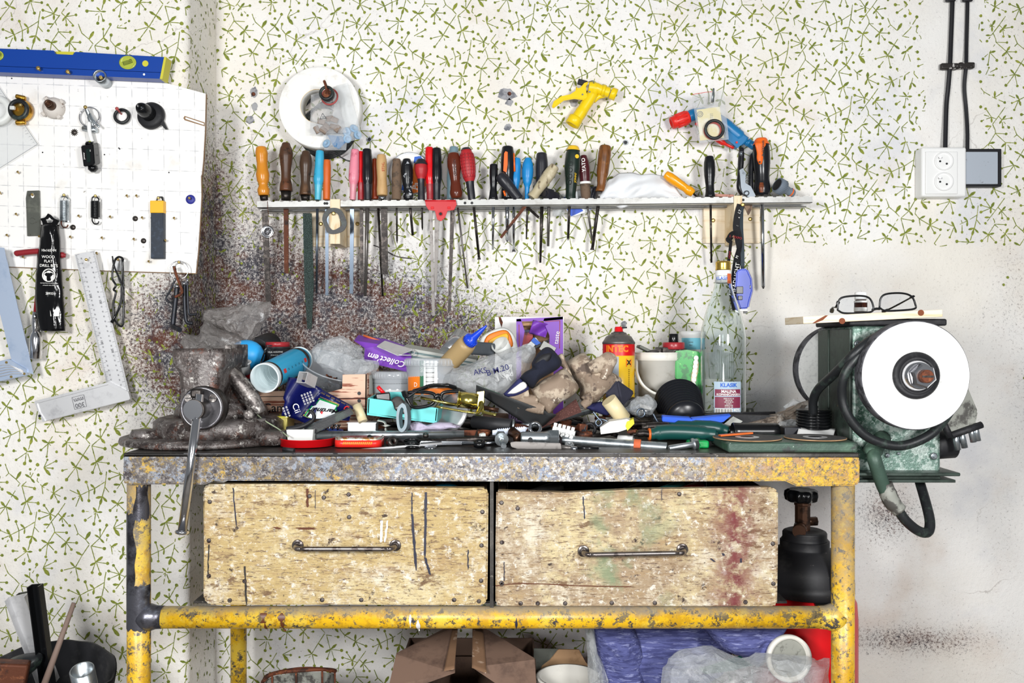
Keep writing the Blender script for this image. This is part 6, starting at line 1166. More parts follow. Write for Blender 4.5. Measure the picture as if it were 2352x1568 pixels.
g = thing('paint_cup', 'white plastic cup with red and navy band beside the vise', 'cup', P(552, 895, .36)); c = P(551, 893, .36); m = MB('white_plastic'); cup(m, c, (0, -.25, 1), .019, .0225, .05, lip=.002); m.build('cup_body', g); m = MB('gas_red'); d = Vector((0, -.25, 1)).normalized(); m.lathe([(.0222, .022), (.0226, .030)], c, d, 40, cap=False); m.build('red_band', g); m = MB('navy_cloth'); m.lathe([(.0198, .002), (.0221, .022)], c, d, 40, cap=False); m.build('navy_band', g); m = MB('grey_grime'); m.lathe([(.020, .046), (.020, .047)], c, d, 30); m.build('contents', g)
m = MB('lens'); m.plate([(597, 832), (612, 792), (614, 795), (600, 836)], .30, .04); one('glass_offcut', m, 'small pane of glass standing beside the grey bag', 'glass')
g = thing('tin_can', 'dark tin with red lid standing behind the blue can', 'tin', P(638, 860, .22)); c = P(638, 858, .22); s_ = S(.22); m = MB('black_matt'); m.lathe([(28*s_, 0), (28*s_, 61*s_)], c, (0, 0, 1), 48); m.build('tin_body', g); m = MB('h_red2'); m.lathe([(27*s_, 61*s_), (27*s_, 72*s_), (25.5*s_, 73*s_)], c, (0, 0, 1), 48); m.build('lid', g)
m = MB('dusty_black'); m.lathe([(28.2*s_, 57*s_), (28.6*s_, 60*s_), (28.2*s_, 62*s_)], c, (0, 0, 1), 48); m.build('rim', g); m = MB('paper_white'); m.text('DIESEL ADDITIVE', .0044, cylt(c+Vector((0, 0, 50*s_)), (0, 0, 1), 28*s_, (0, -1, 0))); m.text('lll llllll lll ll llll', .003, cylt(c+Vector((0, 0, 43*s_)), (0, 0, 1), 28*s_, (0, -1, 0))); m.build('lettering', g)
g = thing('foam_can', 'empty bright blue can lying with its white mouth towards viewer', 'can', P(650, 880, .35)); A, B = P(608, 868, .42), P(688, 826, .25); ax = B-A; Ln = ax.length; s_ = S(.40); m = MB('can_cyan'); m.lathe([(33*s_, .01), (33*s_, Ln*.93), (31*s_, Ln)], A, ax, 56, cap=False); m.build('can_body', g)
m = MB('milk_white'); a_, b_, c_ = frame(ax); m.skin([m.ring(A+c_*t_, a_, b_, r*s_, r*s_, 56) for r, t_ in ((33.5, .012), (34.5, 0), (33.8, -.002), (31.5, -.001), (30, .01), (29, Ln*.9))], cap=False); m.lathe([(29*s_, Ln*.86), (28*s_, Ln*.88)], A, ax, 40)
for k in range(5): m.torus(A+c_*(.02+k*.014), ax, (30.6-k*.15)*s_, .0007, 40, 6)
m.build('white_liner', g); m = MB('black_gloss'); m.lathe([(33.3*s_, .012), (33.3*s_, .020)], A, ax, 56, cap=False); m.lathe([(33.3*s_, Ln*.86), (33.3*s_, Ln*.93)], A, ax, 56, cap=False); m.build('black_band', g)
m = MB('milk_white'); m.lathe([(31*s_, Ln), (33*s_, Ln+.002), (31*s_, Ln+.008), (26*s_, Ln+.010)], A, ax, 48); m.build('end_rim', g)
f_ = cylt(A+c_*Ln*.5, c_, 33*s_, (.35, -1, -.1)); m = MB('gun_red')
for k in (-1, 1): m.face([m.V(f_(x-.003, k*Ln*.30+z)) for x, z in ((-.004, -.006), (.004, -.006), (.004, .006), (-.004, .006))])
m.use('black_matt')
for k in range(-2, 3): m.text('X', .007, lambda a, b, k=k: f_(a-.003, k*Ln*.10+b))
f2 = cylt(A+c_*Ln*.45, c_, 33*s_, (-.4, -1, .9)); m.text('llll', .02, lambda a, b: f2(b, a)); m.build('label_print', g)
g = thing('square_tube', 'short offcut of square aluminium tube under the blue can', 'tube', P(690, 880, .42)); m = MB('alu'); c = P(694, 866, .44); R_ = rotm(-20, 3, -25)
O = [c+R_@Vector(p) for p in ((-.010, 0, -.0105), (.010, 0, -.0105), (.010, 0, .0105), (-.010, 0, .0105))]; I = [c+R_@(Vector(p)*.86) for p in ((-.010, 0, -.0105), (.010, 0, -.0105), (.010, 0, .0105), (-.010, 0, .0105))]; m.holed(O, I, R_@Vector((0, .03, 0))); m.build('tube', g)
g = thing('screw_bowl', 'clear plastic bowl of screws tilted on the patterned box', 'bowl', P(735, 890, .3)); c = P(762, 876, .25); ax = Vector((.3, -.3, .9)).normalized(); m = MB('clear_tub'); cup(m, c-ax*.02, ax, .056, .070, .055, .001, lip=.002); m.build('bowl', g)
for i in range(14):
    a = rnd.uniform(0, 6.3); r = rnd.uniform(0, .034); a_, b_, c_ = frame(ax); q = c-ax*.008+a_*math.cos(a)*r+b_*math.sin(a)*r+ax*rnd.uniform(0, .014); m = MB(['iron', 'zinc', 'rust'][i % 3]); d = Vector((rnd.uniform(-1, 1), rnd.uniform(-1, 1), rnd.uniform(-1, 1))).normalized(); m.rod(q, q+d*.014, .002, seg=8); m.lathe([(.005, 0), (.005, .003)], q, -d, 6, smooth=False); one('loose_screw', m, 'small screw lying in the clear plastic bowl', 'screw', 'screws in the clear bowl')
m = MB('bag_clear'); pillow(m, [(716, 808), (725, 790), (745, 780), (765, 775), (790, 772), (812, 785), (830, 800), (838, 820), (835, 840), (865, 832), (868, 850), (820, 870), (770, 850), (730, 835)], .30, .03, .012, 30, 8, fold=.009, fk=70); one('plastic_bag', m, 'crumpled clear plastic bag on top of the bowl of screws', 'bag')
g = thing('printed_box', 'cardboard box with printed wood grain and the letters Cam', 'box', P(710, 985, .3)); m = MB('wood_print'); yb = .33
m.plate([(574, 899), (700, 897), (740, 905), (786, 892), (787, 860), (842, 859), (840, 990), (574, 982)], yb, .0025); m.poly([P(*p) for p in ((842, 859, yb), (870, 842, .22), (872, 960, .22), (840, 990, yb))], [P(*p)+Vector((-.002, 0, 0)) for p in ((842, 859, yb), (870, 842, .22), (872, 960, .22), (840, 990, yb))]); m.plate([(574, 905), (700, 900), (640, 975), (574, 975)], .20, .0025); m.build('carton', g)
m = MB('black_matt'); m.text('Cam', .0235, pxt(630, 937, yb+.0005), bold=.01); m.torus(P(597, 937, yb+.0005), (0, -1, 0), .0085, .0008, 30, 5); m.sphere(P(597, 940, yb), .005, (1, .1, 1)); m.rod(P(700, 916, yb), P(842, 914, yb), .0007, seg=5); m.rod(P(574, 911, yb), P(660, 910, yb), .0007, seg=5); m.build('lettering', g)
m = MB('dusty_black'); [m.lathe([(.0035, 0), (.0035, .0005)], P(x, y, yb), (0, -1, 0), 16) for x, y in ((825, 903), (825, 920))]; m.build('printed_dot', g); m = MB('note_grey'); m.poly([P(*p) for p in ((848, 862, .312), (862, 858, .25), (862, 900, .25), (848, 906, .312))], [P(*p)+Vector((.0008, 0, 0)) for p in ((848, 862, .312), (862, 858, .25), (862, 900, .25), (848, 906, .312))]); m.build('side_label', g)
# beer pack
mat('pack_navy', '0e1450', .3); mat('pack_white', 'e8eef0', .4); mat('gold', 'b89a50', .4, .4); g = thing('beer_pack', 'crumpled navy beer carton with white and gold printing', 'carton', P(730, 968, .42)); m = MB('pack_navy')
m.sheet(14, 12, lambda u, v: P(664+u*76-v*24+(6 if v > .6 and u < .3 else 0), 866+v*88+u*28-6*math.sin(u*3), .415+.012*math.sin(u*5+v*2)), th=.001)
m.sheet(18, 10, lambda u, v: P(738+u*74-v*(50-u*40), 894+u*40+v*(66-u*34), .425-.02*math.sin(u*PI)+.006*math.sin(v*7)), th=.001); m.build('carton', g)
def pk(u, v, l=.0016): return P(738+u*74-v*(50-u*40), 894+u*40+v*(66-u*34), .425-.02*math.sin(u*PI)+.006*math.sin(v*7)+l)
for mt, l, u0, v0, ru, rv in (('gold', .0012, .36, .62, .34, .42), ('bright_green', .0016, .36, .64, .31, .39), ('pack_white', .002, .36, .66, .28, .36)):
    m = MB(mt); m.sheet(10, 10, lambda u, v: pk(min(.97, u0+(u-.5)*2*ru*(.8 if v < .4 else 1)), min(.98, v0-rv+v*2*rv*(1-.4*abs(u-.4))), l)); m.build('label_print', g)
m = MB('black_gloss'); m.text('Martiner', .0185, lambda x, y: pk(.38-x*9.5-y*1, .62+y*14+x*2, .0036), bold=.03); m.build('lettering', g); m = MB('gold')
for k, wd in enumerate(('PIVO', 'BEER', 'BIER', 'PIVO', 'BEER', 'BIER')): m.text(wd, .006, lambda x, y, k=k: pk(.1+k*.15-x*9, .08+y*11, .0025))
m.build('lettering', g); m = MB('paper_white'); f_ = lambda x, y: P(690, 920, .434)+Vector((x*.35+y*.93, 0, -x*.93+y*.35)); m.text('Cii', .016, lambda x, y: f_(x+.01, y-.012))
for k in range(6): m.text('llll lll lllll lll', .0048, lambda x, y, k=k: f_(x, y+.022-k*.0055-(.02 if k > 3 else 0)) if k < 4 else f_(x+.01, y-.028-(k-4)*.006))
m.build('lettering', g)
m = MB('gas_red'); m.torus(pk(.86, .3, .003), (0, -1, 0), .0048, .0012, 20, 6); m.lathe([(.004, 0), (.004, .0006)], pk(.34, .72, .002), (0, -1, 0), 6); m.build('crest', g)
def profile(m, pts, y, w, h): return m.tube(PT(pts, y), w, 4, flat=h, n=8)
m = MB('rubber_black'); m.poly(PT([(697, 986), (804, 938), (813, 950), (716, 1000)], .47), PT([(697, 980), (804, 934), (813, 945), (716, 990)], .44)); edge_bev(m, .0015); one('rubber_strip', m, 'thick black rubber strip across the beer carton corner', 'rubber strip')
m = MB('dusty_black'); m.tube(PT([(660, 985), (690, 980), (712, 970), (722, 958), (715, 945), (705, 955)], .475), [.009, .009, .008, .006, .006, .004], 10, flat=.5); one('rubber_trim', m, 'curled black rubber trim left of the rubber strip', 'rubber trim')
rodt('cream_tube', 'cream_plastic', (834, 968), (820, 930), .44, .43, .0085, 'short cream plastic tube behind the shiny metal box', 'tube')
g = thing('gold_tin', 'dull gold tin partly hidden behind the vise base', 'tin', P(640, 980, .40)); m = MB(mat('gold_tin', '8a8040', .35, .5)); m.box(P(643, 970, .38), (.042, .05, .026), bev=.003); m.build('tin_body', g); m = MB('end_yellow'); m.box(P(643, 955, .38), (.044, .052, .003), bev=.001); m.build('rim', g)
m = MB(mat('cord_green', '9aa68a', .5)); m.tube([P(570, 870, .40), P(576, 900, .43), P(580, 935, .44), P(600, 960, .45), P(640, 985, .47), P(662, 1003, .50)], .0012, 6); one('thin_cord', m, 'thin pale green cord running from the cup to the red dish', 'cord')
g = thing('shallow_tin', 'shallow red tin dish at the front edge of the bench', 'dish', P(707, 1034, .48)); c = Vector((P(707, 0, .47).x, -.47, .8515)); m = MB('gas_red'); cup(m, c, (0, 0, 1), .0465, .0465, .012, .001, 64, lip=.001); m.build('dish', g); m = MB('zinc'); m.lathe([(.045, .002), (.045, .003)], c, (0, 0, 1), 48); m.build('inner_base', g)
g = thing('white_cup', 'small square milky white cup standing in the red dish', 'cup', P(696, 1014, .45)); m = MB('milky'); c = P(696, 1012, .46); m.skin([[m.V(c+Vector((sx_*w_, sy_*w_, h))) for sx_, sy_ in ((-1, -1), (1, -1), (1, 1), (-1, 1))] for w_, h in ((.021, 0), (.0235, .022), (.0245, .0225), (.0225, .0225), (.020, .002))], smooth=False); edge_bev(m, .002); m.build('cup', g)
for i, (x, y_) in enumerate(((745, .47), (752, .455), (738, .485), (757, .468))): m = MB('brass' if i % 2 else 'zinc'); q = Vector((P(x, 0, y_).x, -y_, .858)); m.rod(q, q+Vector((.010, .004*i-.006, .001)), .0014, seg=8); one('loose_screw', m, 'tiny screw lying in the red tin dish', 'screw', 'screws in the red dish')
rodt('rubber_stub', 'black_matt', (650, 1031), (676, 1034), .545, .55, .0035, 'small black rubber stub in front of the red dish', 'stub')
g = thing('sardine_tin', 'flat open orange and yellow tin right of the red dish', 'tin', P(826, 1030, .5)); m = MB(mat('tin_inside', 'c8c4ba', .35, .7, layers=[('9a6a3c', 50, .52, .6)])); c = Vector((P(826, 0, .48).x, -.48, .8515))
def stad(w_, d_, r, h, n=8): return [c+Vector((sx_*(w_-r)+r*math.cos(a0+k*PI/2/n), sy_*(d_-r)+r*math.sin(a0+k*PI/2/n), h)) for sx_, sy_, a0 in ((1, 1, 0), (-1, 1, PI/2), (-1, -1, PI), (1, -1, 1.5*PI)) for k in range(n+1)]
m.skin([[m.V(p) for p in stad(.040-e, .026-e, .014, h)] for e, h in ((.0, .012), (.0, .017), (.001, .017), (.002, .004))], cap=False); m.face([m.V(p) for p in stad(.038, .024, .013, .004)]); m.build('tin_inside', g); m = MB('gun_red'); m.skin([[m.V(p) for p in stad(.0405, .0265, .014, h)] for h in (0, .012)]); m.build('tin_body', g)
m = MB('h_yellow')
for k in range(15): x = -.024+k*.0034; q = c+Vector((x, -.0268, .0045)); m.rod(q, q+Vector((.0022, 0, .005)), .0007, seg=5)
m.build('yellow_dash', g)
# ---- metal row at the front
rodt('steel_pipe', 'zinc', (728, 999), (1066, 997), .46, .445, .0072, 'long zinc pipe lying along the bench behind the orange tin', 'pipe')
g = thing('screw_saucer', 'shallow blue lid holding small screws', 'lid', P(760, 995, .40)); c = P(760, 994, .40); m = MB('handle_blue'); m.lathe([(.020, 0), (.023, .004), (.021, .0042), (.019, .002)], c, (0, -.1, 1), 36); m.build('lid', g)
for i in range(6): m = MB('iron' if i % 2 else 'zinc'); q = c+Vector((-.014+i*.0055, -.004*(i % 3), .006)); m.rod(q, q+Vector((.003, .002, .008)), .0017, seg=8); m.lathe([(.003, 0), (.003, .002)], q+Vector((.003, .002, .008)), (0, 0, 1), 8); one('loose_screw', m, 'small screw lying in the blue lid', 'screw', 'screws in the blue lid')
g = thing('metal_box', 'bright aluminium box lying on its side behind the pipe', 'box', P(834, 995, .43)); m = MB('alu_box'); m.box(P(834, 981, .42), (.051, .03, .021), bev=.001); m.build('box', g); m = MB('alu'); m.box(P(834, 969, .42), (.053, .033, .0014)); m.build('rim', g)
m = MB('note_grey'); m.tube(PT([(868, 965), (884, 970), (886, 985), (892, 996), (912, 995), (924, 988)], .44), .010, 8, flat=.12, up=(0, 0, 1)); one('paper_strip', m, 'curled grey paper strip in front of the turquoise case', 'paper strip')
m = MB(mat('spanner_grey', '78848a', .35, .6)); m.holed(crv(PT([(924, 925), (932, 932), (936, 955), (934, 980), (924, 992), (914, 985), (910, 958), (914, 935), (924, 925)], .475), 4)[:-1], crv(PT([(923, 935), (927, 940), (929, 957), (928, 975), (922, 984), (918, 978), (916, 957), (919, 940), (923, 935)], .475), 4)[:-1], (.005, .01, 0)); one('grey_ring', m, 'oval grey ring standing upright before the turquoise case', 'ring')
rodt('scissor_blade', 'alu', (820, 1034), (1015, 1018), .515, .50, .0022, 'grey flat blade at the front edge of the bench', 'blade')
g = thing('scissors', 'scissors with black looped handles lying at the front', 'scissors', P(960, 1030, .50)); 
for (x, y, rx) in ((947, 1012, 20), (947, 1021, 22), (948, 1030, 20)): m = MB('black_gloss'); q = P(x, y, .50); m.torus(q, (0, .35, 1), .0125, .0026, 28, 8); m.build('finger_loop', g)
m = MB('b_chrome'); bar(m, P(960, 1018, .49), P(1150, 1015, .47), .004, .002, .002); m.lathe([(.011, 0), (.011, .003), (.004, .004)], P(989, 1027, .50), (0, -.3, 1), 24); m.build('blade', g)
for i, (a, b, r, mt, l) in enumerate((((985, 1011), (1160, 1006), .0042, 'b_dark', 'dark steel rod lying behind the scissors'), ((1060, 1018), (1170, 1016), .0035, 'b_chrome', 'bright chrome rod left of the box spanner'), ((915, 1010), (1025, 1022), .004, 'black_matt', 'black rubber grip rod behind the scissor loops'), ((1290, 1034), (1560, 1036), .005, 'b_steel', 'smooth steel rod lying at the front edge of the bench'), ((1000, 975), (1095, 978), .007, 'b_dark', 'dark pipe below the rolled lilac cloth'), ((1480, 955), (1780, 948), .003, 'black_matt', 'thin black strip in front of the glass bottle'), ((1420, 975), (1560, 970), .006, 'b_dark', 'dark steel bar behind the green pliers'))): rodt('steel_rod', mt, a, b, .48 if i < 4 else .35, .47 if i < 4 else .33, r, l, 'rod')
pl('file_handle', 'rust', [(986, 988), (1095, 988), (1090, 1000), (984, 998)], .42, .006, 'rust-brown flat strip behind the zinc pipe', 'strip')
def washer(x, y, yy, r, l, h=.004, mt='zinc', ax=(0, -.3, 1)): m = MB(mt); a_, b_, c_ = frame(Vector(ax)); q = P(x, y, yy); m.skin([m.ring(q+c_*t_, a_, b_, k, k, 28) for k, t_ in ((r, 0), (r, h), (r*.5, h), (r*.5, 0))], cap=False, closed=True); return one('nut', m, l, 'nut')
washer(897, 1018, .50, .009, 'rusty round nut between the orange tin and scissors', .01, 'iron', (.6, -.6, .4)); washer(1101, 1024, .50, .010, 'black flanged nut at the front of the bench', .009, 'black_gloss'); washer(978, 1003, .48, .005, 'small steel knob above the scissors', .006, 'iron'); washer(1308, 1022, .5, .008, 'small ring beside the box spanner', .003)
m = MB('zinc'); q, q2 = P(1150, 1002, .47), P(1157, 1024, .52); m.rod(q, q2, .0048, seg=14); m.lathe([(.011, 0), (.0105, .003), (.009, .008)], q, q2-q, 6, smooth=False); m.lathe([(.012, 0), (.012, .0015)], q+(q2-q)*.3, q2-q, 24); one('hex_bolt', m, 'zinc hex bolt pointing at the viewer at front centre', 'bolt')
for i, (x, y, r) in enumerate(((1122, 1008, 20), (1134, 1015, 60), (1108, 1000, -10))): m = MB('milky' if i == 2 else 'zinc'); m.box(P(x, y, .46), (.010, .008, .008), rotm(10, r, 30), .001); one('small_nut', m, ['zinc square nut left of the front hex bolt', 'blue-tinted zinc nut beside the front hex bolt', 'tiny milky plastic connector above the front nuts'][i], 'nut')
g = thing('box_spanner', 'tubular zinc box spanner with hexagonal end', 'wrench', P(1240, 1020, .48)); A, B = P(1196, 1006, .48), P(1262, 1006, .48); m = MB('zinc'); m.lathe([(.0105, 0), (.0115, .003), (.0115, .04), (.0135, .05)], A, B-A, 28); m.lathe([(.0145, .048), (.0155, .052), (.0155, .066), (.0135, .0665)], A, B-A, 6, smooth=False, ph=.2); m.build('tube', g); m = MB('black_matt'); m.lathe([(.004, 0), (.004, .0006)], P(1218, 1009, .492), (0, -1, 0), 14); m.build('cross_hole', g); m = MB('b_dark'); m.lathe([(.0092, .0662), (.0092, .067)], A, B-A, 6); m.build('hex_bore', g)
m = MB('bronze'); m.rod(P(1175, 990, .45), P(1200, 1008, .47), .009, .007, 14); m.rod(P(1185, 1004, .475), P(1194, 1007, .48), .008, seg=18); one('pipe_elbow', m, 'old brown brass fitting at the end of the box spanner', 'fitting')
m = MB('b_steel'); m.plate([(1172, 1016), (1185, 1014), (1288, 1018), (1290, 1035), (1190, 1031), (1174, 1026)], .515, .008); edge_bev(m, .001); m.rod(P(1288, 1026, .51), P(1325, 1030, .51), .004, seg=14); one('flat_spanner', m, 'heavy flat steel bar at the front below the box spanner', 'bar')
g = thing('socket_extension', 'black handled chrome tool right of the flat bar', 'hand tool', P(1360, 1030, .5)); m = MB('black_gloss'); m.rod(P(1325, 1028, .515), P(1375, 1030, .515), .0035, seg=12); m.build('handle', g); m = MB('b_chrome'); m.rod(P(1312, 1030, .515), P(1326, 1030, .515), .0045, seg=12); m.build('ferrule', g)
def threaded(label, a, b, ya, yb, r, cap=None):
    g = thing('threaded_rod', label, 'threaded rod', P(b[0], b[1]+6, yb)); A, B = P(*a, ya), P(*b, yb); d = B-A; n = int(d.length/.0022); m = MB('zinc'); m.lathe([(r*(1 if k % 2 else .86), d.length*k/(2*n)) for k in range(2*n+1)], A, d, 18); m.build('rod', g); return g, A, d
g, A, d = threaded('thick zinc threaded rod with an orange rubber band round it', (1292, 1010), (1532, 1027), .46, .50, .0092)
m = MB(mat('band_orange', 'c8623a', .7)); m.lathe([(.0102, .0), (.0106, .001), (.0106, .011), (.0102, .012)], A+d*.69, d, 24, cap=False); m.build('rubber_band', g)
m = MB('zinc'); A, B = P(1536, 1029, .53), P(1600, 1019, .52); m.lathe([(.0045, 0), (.005, .001), (.005, .042), (.0105, .0425), (.0105, .046), (.009, .0462), (.009, .052)], A, B-A, 18); one('hex_bolt', m, 'long zinc hex bolt lying in front of the green clip', 'bolt')
# ---- centre pile
rodt('zinc_tube', 'zinc', (1160, 990), (1371, 939), .42, .36, .0062, 'slanted zinc tube in front of the brown abrasive sheet', 'tube')
g = thing('terminal_block', 'white plastic terminal block strip of five poles', 'terminal block', P(1295, 1000, .44)); m = MB('white_plastic'); q, u_ = P(1275, 985, .44), (P(1322, 997, .46)-P(1275, 985, .44)).normalized()
for k in range(5): o_ = q+u_*k*.0088; m.box(o_, (.0088, .012, .010), rotm(0, 13, -10), .001); m.rod(o_+Vector((-.001, -.006, -.004)), o_+Vector((-.004, -.014, -.006)), .0032, seg=12); m.box(o_+Vector((.001, .003, .008)), (.006, .007, .006), rotm(0, 13, -10), .0008)
m.build('block', g)
m = MB(mat('blade_white', 'c6cede', .35)); tp = []
for k in range(14): tp += [(1140+k*4.6, 987-k*.4), (1143+k*4.6, 984-k*.4)]
m.plate([(1131, 988)]+tp+[(1212, 982), (1204, 996), (1131, 999)], .45, .005); one('saw_blade', m, 'pale toothed plastic strip left of the ring spanner', 'strip')
m = MB('b_chrome'); m.torus(P(1229, 983, .46), (.1, -1, .4), .0095, .003, 36, 8, flat=1.3); m.rod(P(1222, 990, .455), P(1208, 1000, .45), .0035, seg=8); one('ring_spanner', m, 'bright ring spanner end beside the white terminal block', 'spanner')
g = thing('wooden_tool', 'dark wooden handled tool lying below the brass bracket', 'hand tool', P(1130, 980, .40)); m = MB('dusty_black'); m.rod(P(1088, 968, .38), P(1178, 978, .42), .012, .0125, 24); m.build('handle', g); m = MB('zinc'); m.rod(P(1176, 977.5, .42), P(1181, 978, .42), .0127, seg=24); m.build('ferrule', g); m = MB('rust'); m.rod(P(1181, 979, .42), P(1212, 983, .43), .0065, .005, 12); m.build('shank', g)
rodt('brown_tube', 'brown_card', (1112, 960), (1165, 962), .33, .34, .011, 'short cardboard tube beside the violet abrasive paper', 'tube')
pl('abrasive_sheet', 'abrasive', [(1240, 985), (1270, 955), (1323, 916), (1336, 946), (1262, 975)], .40, .003, 'dark brown sandpaper sheet behind the slanted zinc tube', 'sandpaper')
g = thing('abrasive_sheet', 'curved violet sandpaper piece with large printing', 'sandpaper', P(1190, 975, .36)); m = MB('abrasive_violet'); vf = lambda u, v: P(1168+u*48, 944+v*31-4*u, .37+.02*math.sin(u*2.4)); m.sheet(12, 8, vf, th=.0006); m.build('sheet', g); m = MB('emboss_black'); m.text('VITEX', .015, lambda a, b: vf(min(1, .4+a*16+b*8), .5-b*36+a*8)+Vector((0, -.001, 0)), bold=.01); m.build('lettering', g)
g = thing('leaflet', 'dark folded leaflet with green edges lying across the pile', 'leaflet', P(1200, 965, .38)); lf = lambda u, v: P(1094+u*184-v*44*u, 884+u*68+v*(16+22*u), .42+.03*math.sin(u*PI)-.03*v); m = MB(mat('leaf_black', '3a3b3c', .35)); m.sheet(18, 6, lf, th=.001); m.build('sheet', g); m = MB(mat('leaf_green', '2c6a4c', .4)); m.sheet(14, 3, lambda u, v: lf(u*.3, v*.5)+Vector((0, -.001, .0003))); m.sheet(8, 3, lambda u, v: lf(.8+u*.2, .6+v*.4)+Vector((0, -.001, .0003))); m.build('green_border', g)
m = MB('note_grey')
for k in range(7): m.text('llllllll', .005, lambda a, b, k=k: lf(min(1, .35+k*.075+a*1.5), min(1, .5-b*30-a*2))+Vector((0, -.0015, .0004)))
m.build('lettering', g)
def foldrow(i, n): return i/n
g = thing('work_glove', 'dirty leather work glove with navy knitted cuff, left of pair', 'glove', P(1240, 940, .42)); m = MB('leather'); pillow(m, [(1216, 895), (1240, 878), (1270, 860), (1295, 845), (1312, 862), (1328, 885), (1328, 898), (1305, 915), (1285, 925), (1265, 948), (1257, 950), (1240, 930), (1228, 915)], .42, .035, .006, 30, 2, fold=.006, fk=45); m.build('palm', g)
for a in ([(1215, 903), (1195, 908), (1176, 913), (1186, 920)], [(1235, 920), (1210, 920), (1190, 925), (1215, 930)], [(1250, 938), (1230, 935), (1210, 930), (1200, 926)]): m = MB('leather'); m.tube(PT(a, .43), [.011, .0115, .011, .008], 14, n=6).jitter(.0015, 60, 3); m.build('finger', g)
m = MB('leather'); pillow(m, [(1282, 815), (1292, 812), (1300, 830), (1315, 865), (1298, 850), (1285, 835)], .41, .012, .002, 30, 4); m.build('thumb', g)
m = MB('knit_navy'); pillow(m, [(1193, 868), (1205, 855), (1222, 846), (1222, 832), (1235, 812), (1252, 797), (1268, 800), (1285, 820), (1289, 838), (1270, 855), (1240, 872), (1222, 893), (1205, 880)], .43, .030, .004, 35, 6, fold=.004, fk=50); m.build('cuff', g); m = MB('black_matt'); pillow(m, [(1225, 842), (1232, 826), (1250, 812), (1266, 812), (1262, 828), (1245, 838)], .452, .006, .001, 30, 2); m.build('cuff_opening', g)
m = MB('navy_cloth'); pillow(m, [(1156, 904), (1170, 890), (1193, 868), (1205, 880), (1216, 893), (1190, 908), (1165, 912)], .435, .014, .001, 30, 1); m.build('cuff_trim', g); m = MB('paper_white'); pillow(m, [(1165, 904), (1180, 890), (1202, 876), (1210, 889), (1185, 903)], .447, .006, .0005, 30, 1); m.build('reflective_patch', g)
g = thing('work_glove', 'dirty leather work glove with grey cuff, right of pair', 'glove', P(1370, 930, .38)); m = MB('leather'); pillow(m, [(1300, 832), (1320, 820), (1342, 812), (1352, 822), (1372, 835), (1395, 850), (1424, 868), (1420, 885), (1390, 905), (1370, 925), (1350, 930), (1332, 915), (1330, 895), (1318, 870)], .37, .04, .007, 28, 9, fold=.009, fk=45); m.build('palm', g)
for a, w_ in (([(1352, 848), (1375, 838), (1395, 822), (1402, 828), (1392, 850), (1385, 870)], [.012, .013, .011, .012, .012, .008]), ([(1345, 905), (1352, 918), (1340, 930), (1350, 924)], [.010, .009, .008, .006])): m = MB('leather'); m.tube(PT(a, .405), w_, 14).jitter(.002, 60, 5); m.build('finger', g)
m = MB(mat('cuff_grey', '2b2b38', .85, bump=(500, .5))); m.poly(PT([(1388, 905, .40), (1418, 872, .40), (1457, 900, .37), (1448, 915, .38), (1430, 932, .40), (1400, 925, .41)], .4), PT([(1388, 905, .38), (1418, 872, .38), (1457, 900, .35), (1448, 915, .36), (1430, 932, .38), (1400, 925, .39)], .4)); edge_bev(m, .003); m.build('cuff', g); m = MB('navy_cloth'); pillow(m, [(1335, 932), (1360, 925), (1385, 922), (1400, 940), (1395, 955), (1365, 945)], .38, .012, .003, 30, 7, fold=.004); m.build('cuff_lining', g)
g = thing('parts_bag', 'clear bag of small parts with handwritten letters', 'bag', P(1130, 915, .38)); m = MB('bag_clear'); BP = [(1017, 868), (1030, 855), (1065, 840), (1110, 822), (1170, 802), (1215, 792), (1228, 812), (1215, 850), (1195, 880), (1165, 905), (1120, 922), (1060, 905), (1022, 885)]; pillow(m, BP, .36, .045, .006, 30, 12, fold=.004, fk=60); m.build('bag_film', g)
m = MB('navy_cloth'); m.text('AKS', .014, pxt(1103, 853, .415, 12), bold=.01); m.text('B M.20', .015, pxt(1143, 850, .417, 17), bold=.01); m.build('handwriting', g); m = MB('white_plastic')
for k in range(6): a = rnd.uniform(0, 6); m.tube([P(1150+rnd.uniform(-18, 30), 862+rnd.uniform(-25, 14), .385) for _ in range(5)], .0008, 6)
m.build('white_thread', g)
m = MB('bag_clear'); pillow(m, [(1190, 800), (1222, 790), (1232, 812), (1215, 835), (1195, 820)], .36, .015, .003, 30, 2); one('plastic_bag', m, 'folded end of clear bag behind the left glove', 'bag')
rodt('cream_tube', 'cream_plastic', (1432, 962), (1398, 918), .42, .43, .0145, 'thick cream plastic tube leaning before the right glove', 'tube')
g = thing('foam_block', 'white foam piece with a yellow painted end', 'foam', P(1415, 998, .45)); m = MB(mat('foam', 'e4e2dc', .9, bump=(300, .8))); m.poly(PT([(1378, 982), (1400, 968), (1440, 962), (1452, 968), (1445, 984), (1420, 992), (1380, 997)], .455), PT([(1378, 978), (1400, 962), (1440, 956), (1452, 962), (1445, 978), (1420, 986), (1380, 990)], .42)); m.build('foam_body', g); m = MB(mat('foam_yellow', 'dccf3c', .8)); m.poly(PT([(1440, 968), (1455, 962), (1457, 973), (1441, 989), (1437, 978)], .457), PT([(1440, 964), (1455, 958), (1457, 969), (1441, 985), (1437, 974)], .43)); m.build('painted_end', g)
m = MB('b_blue'); m.tube([P(x, y, .43) for x, y in ((1362, 945), (1372, 958), (1382, 970), (1374, 978), (1368, 970), (1376, 962), (1390, 965), (1402, 972))], .002, 8); one('bent_wire', m, 'grey wire bent into a loop below the right glove', 'wire')
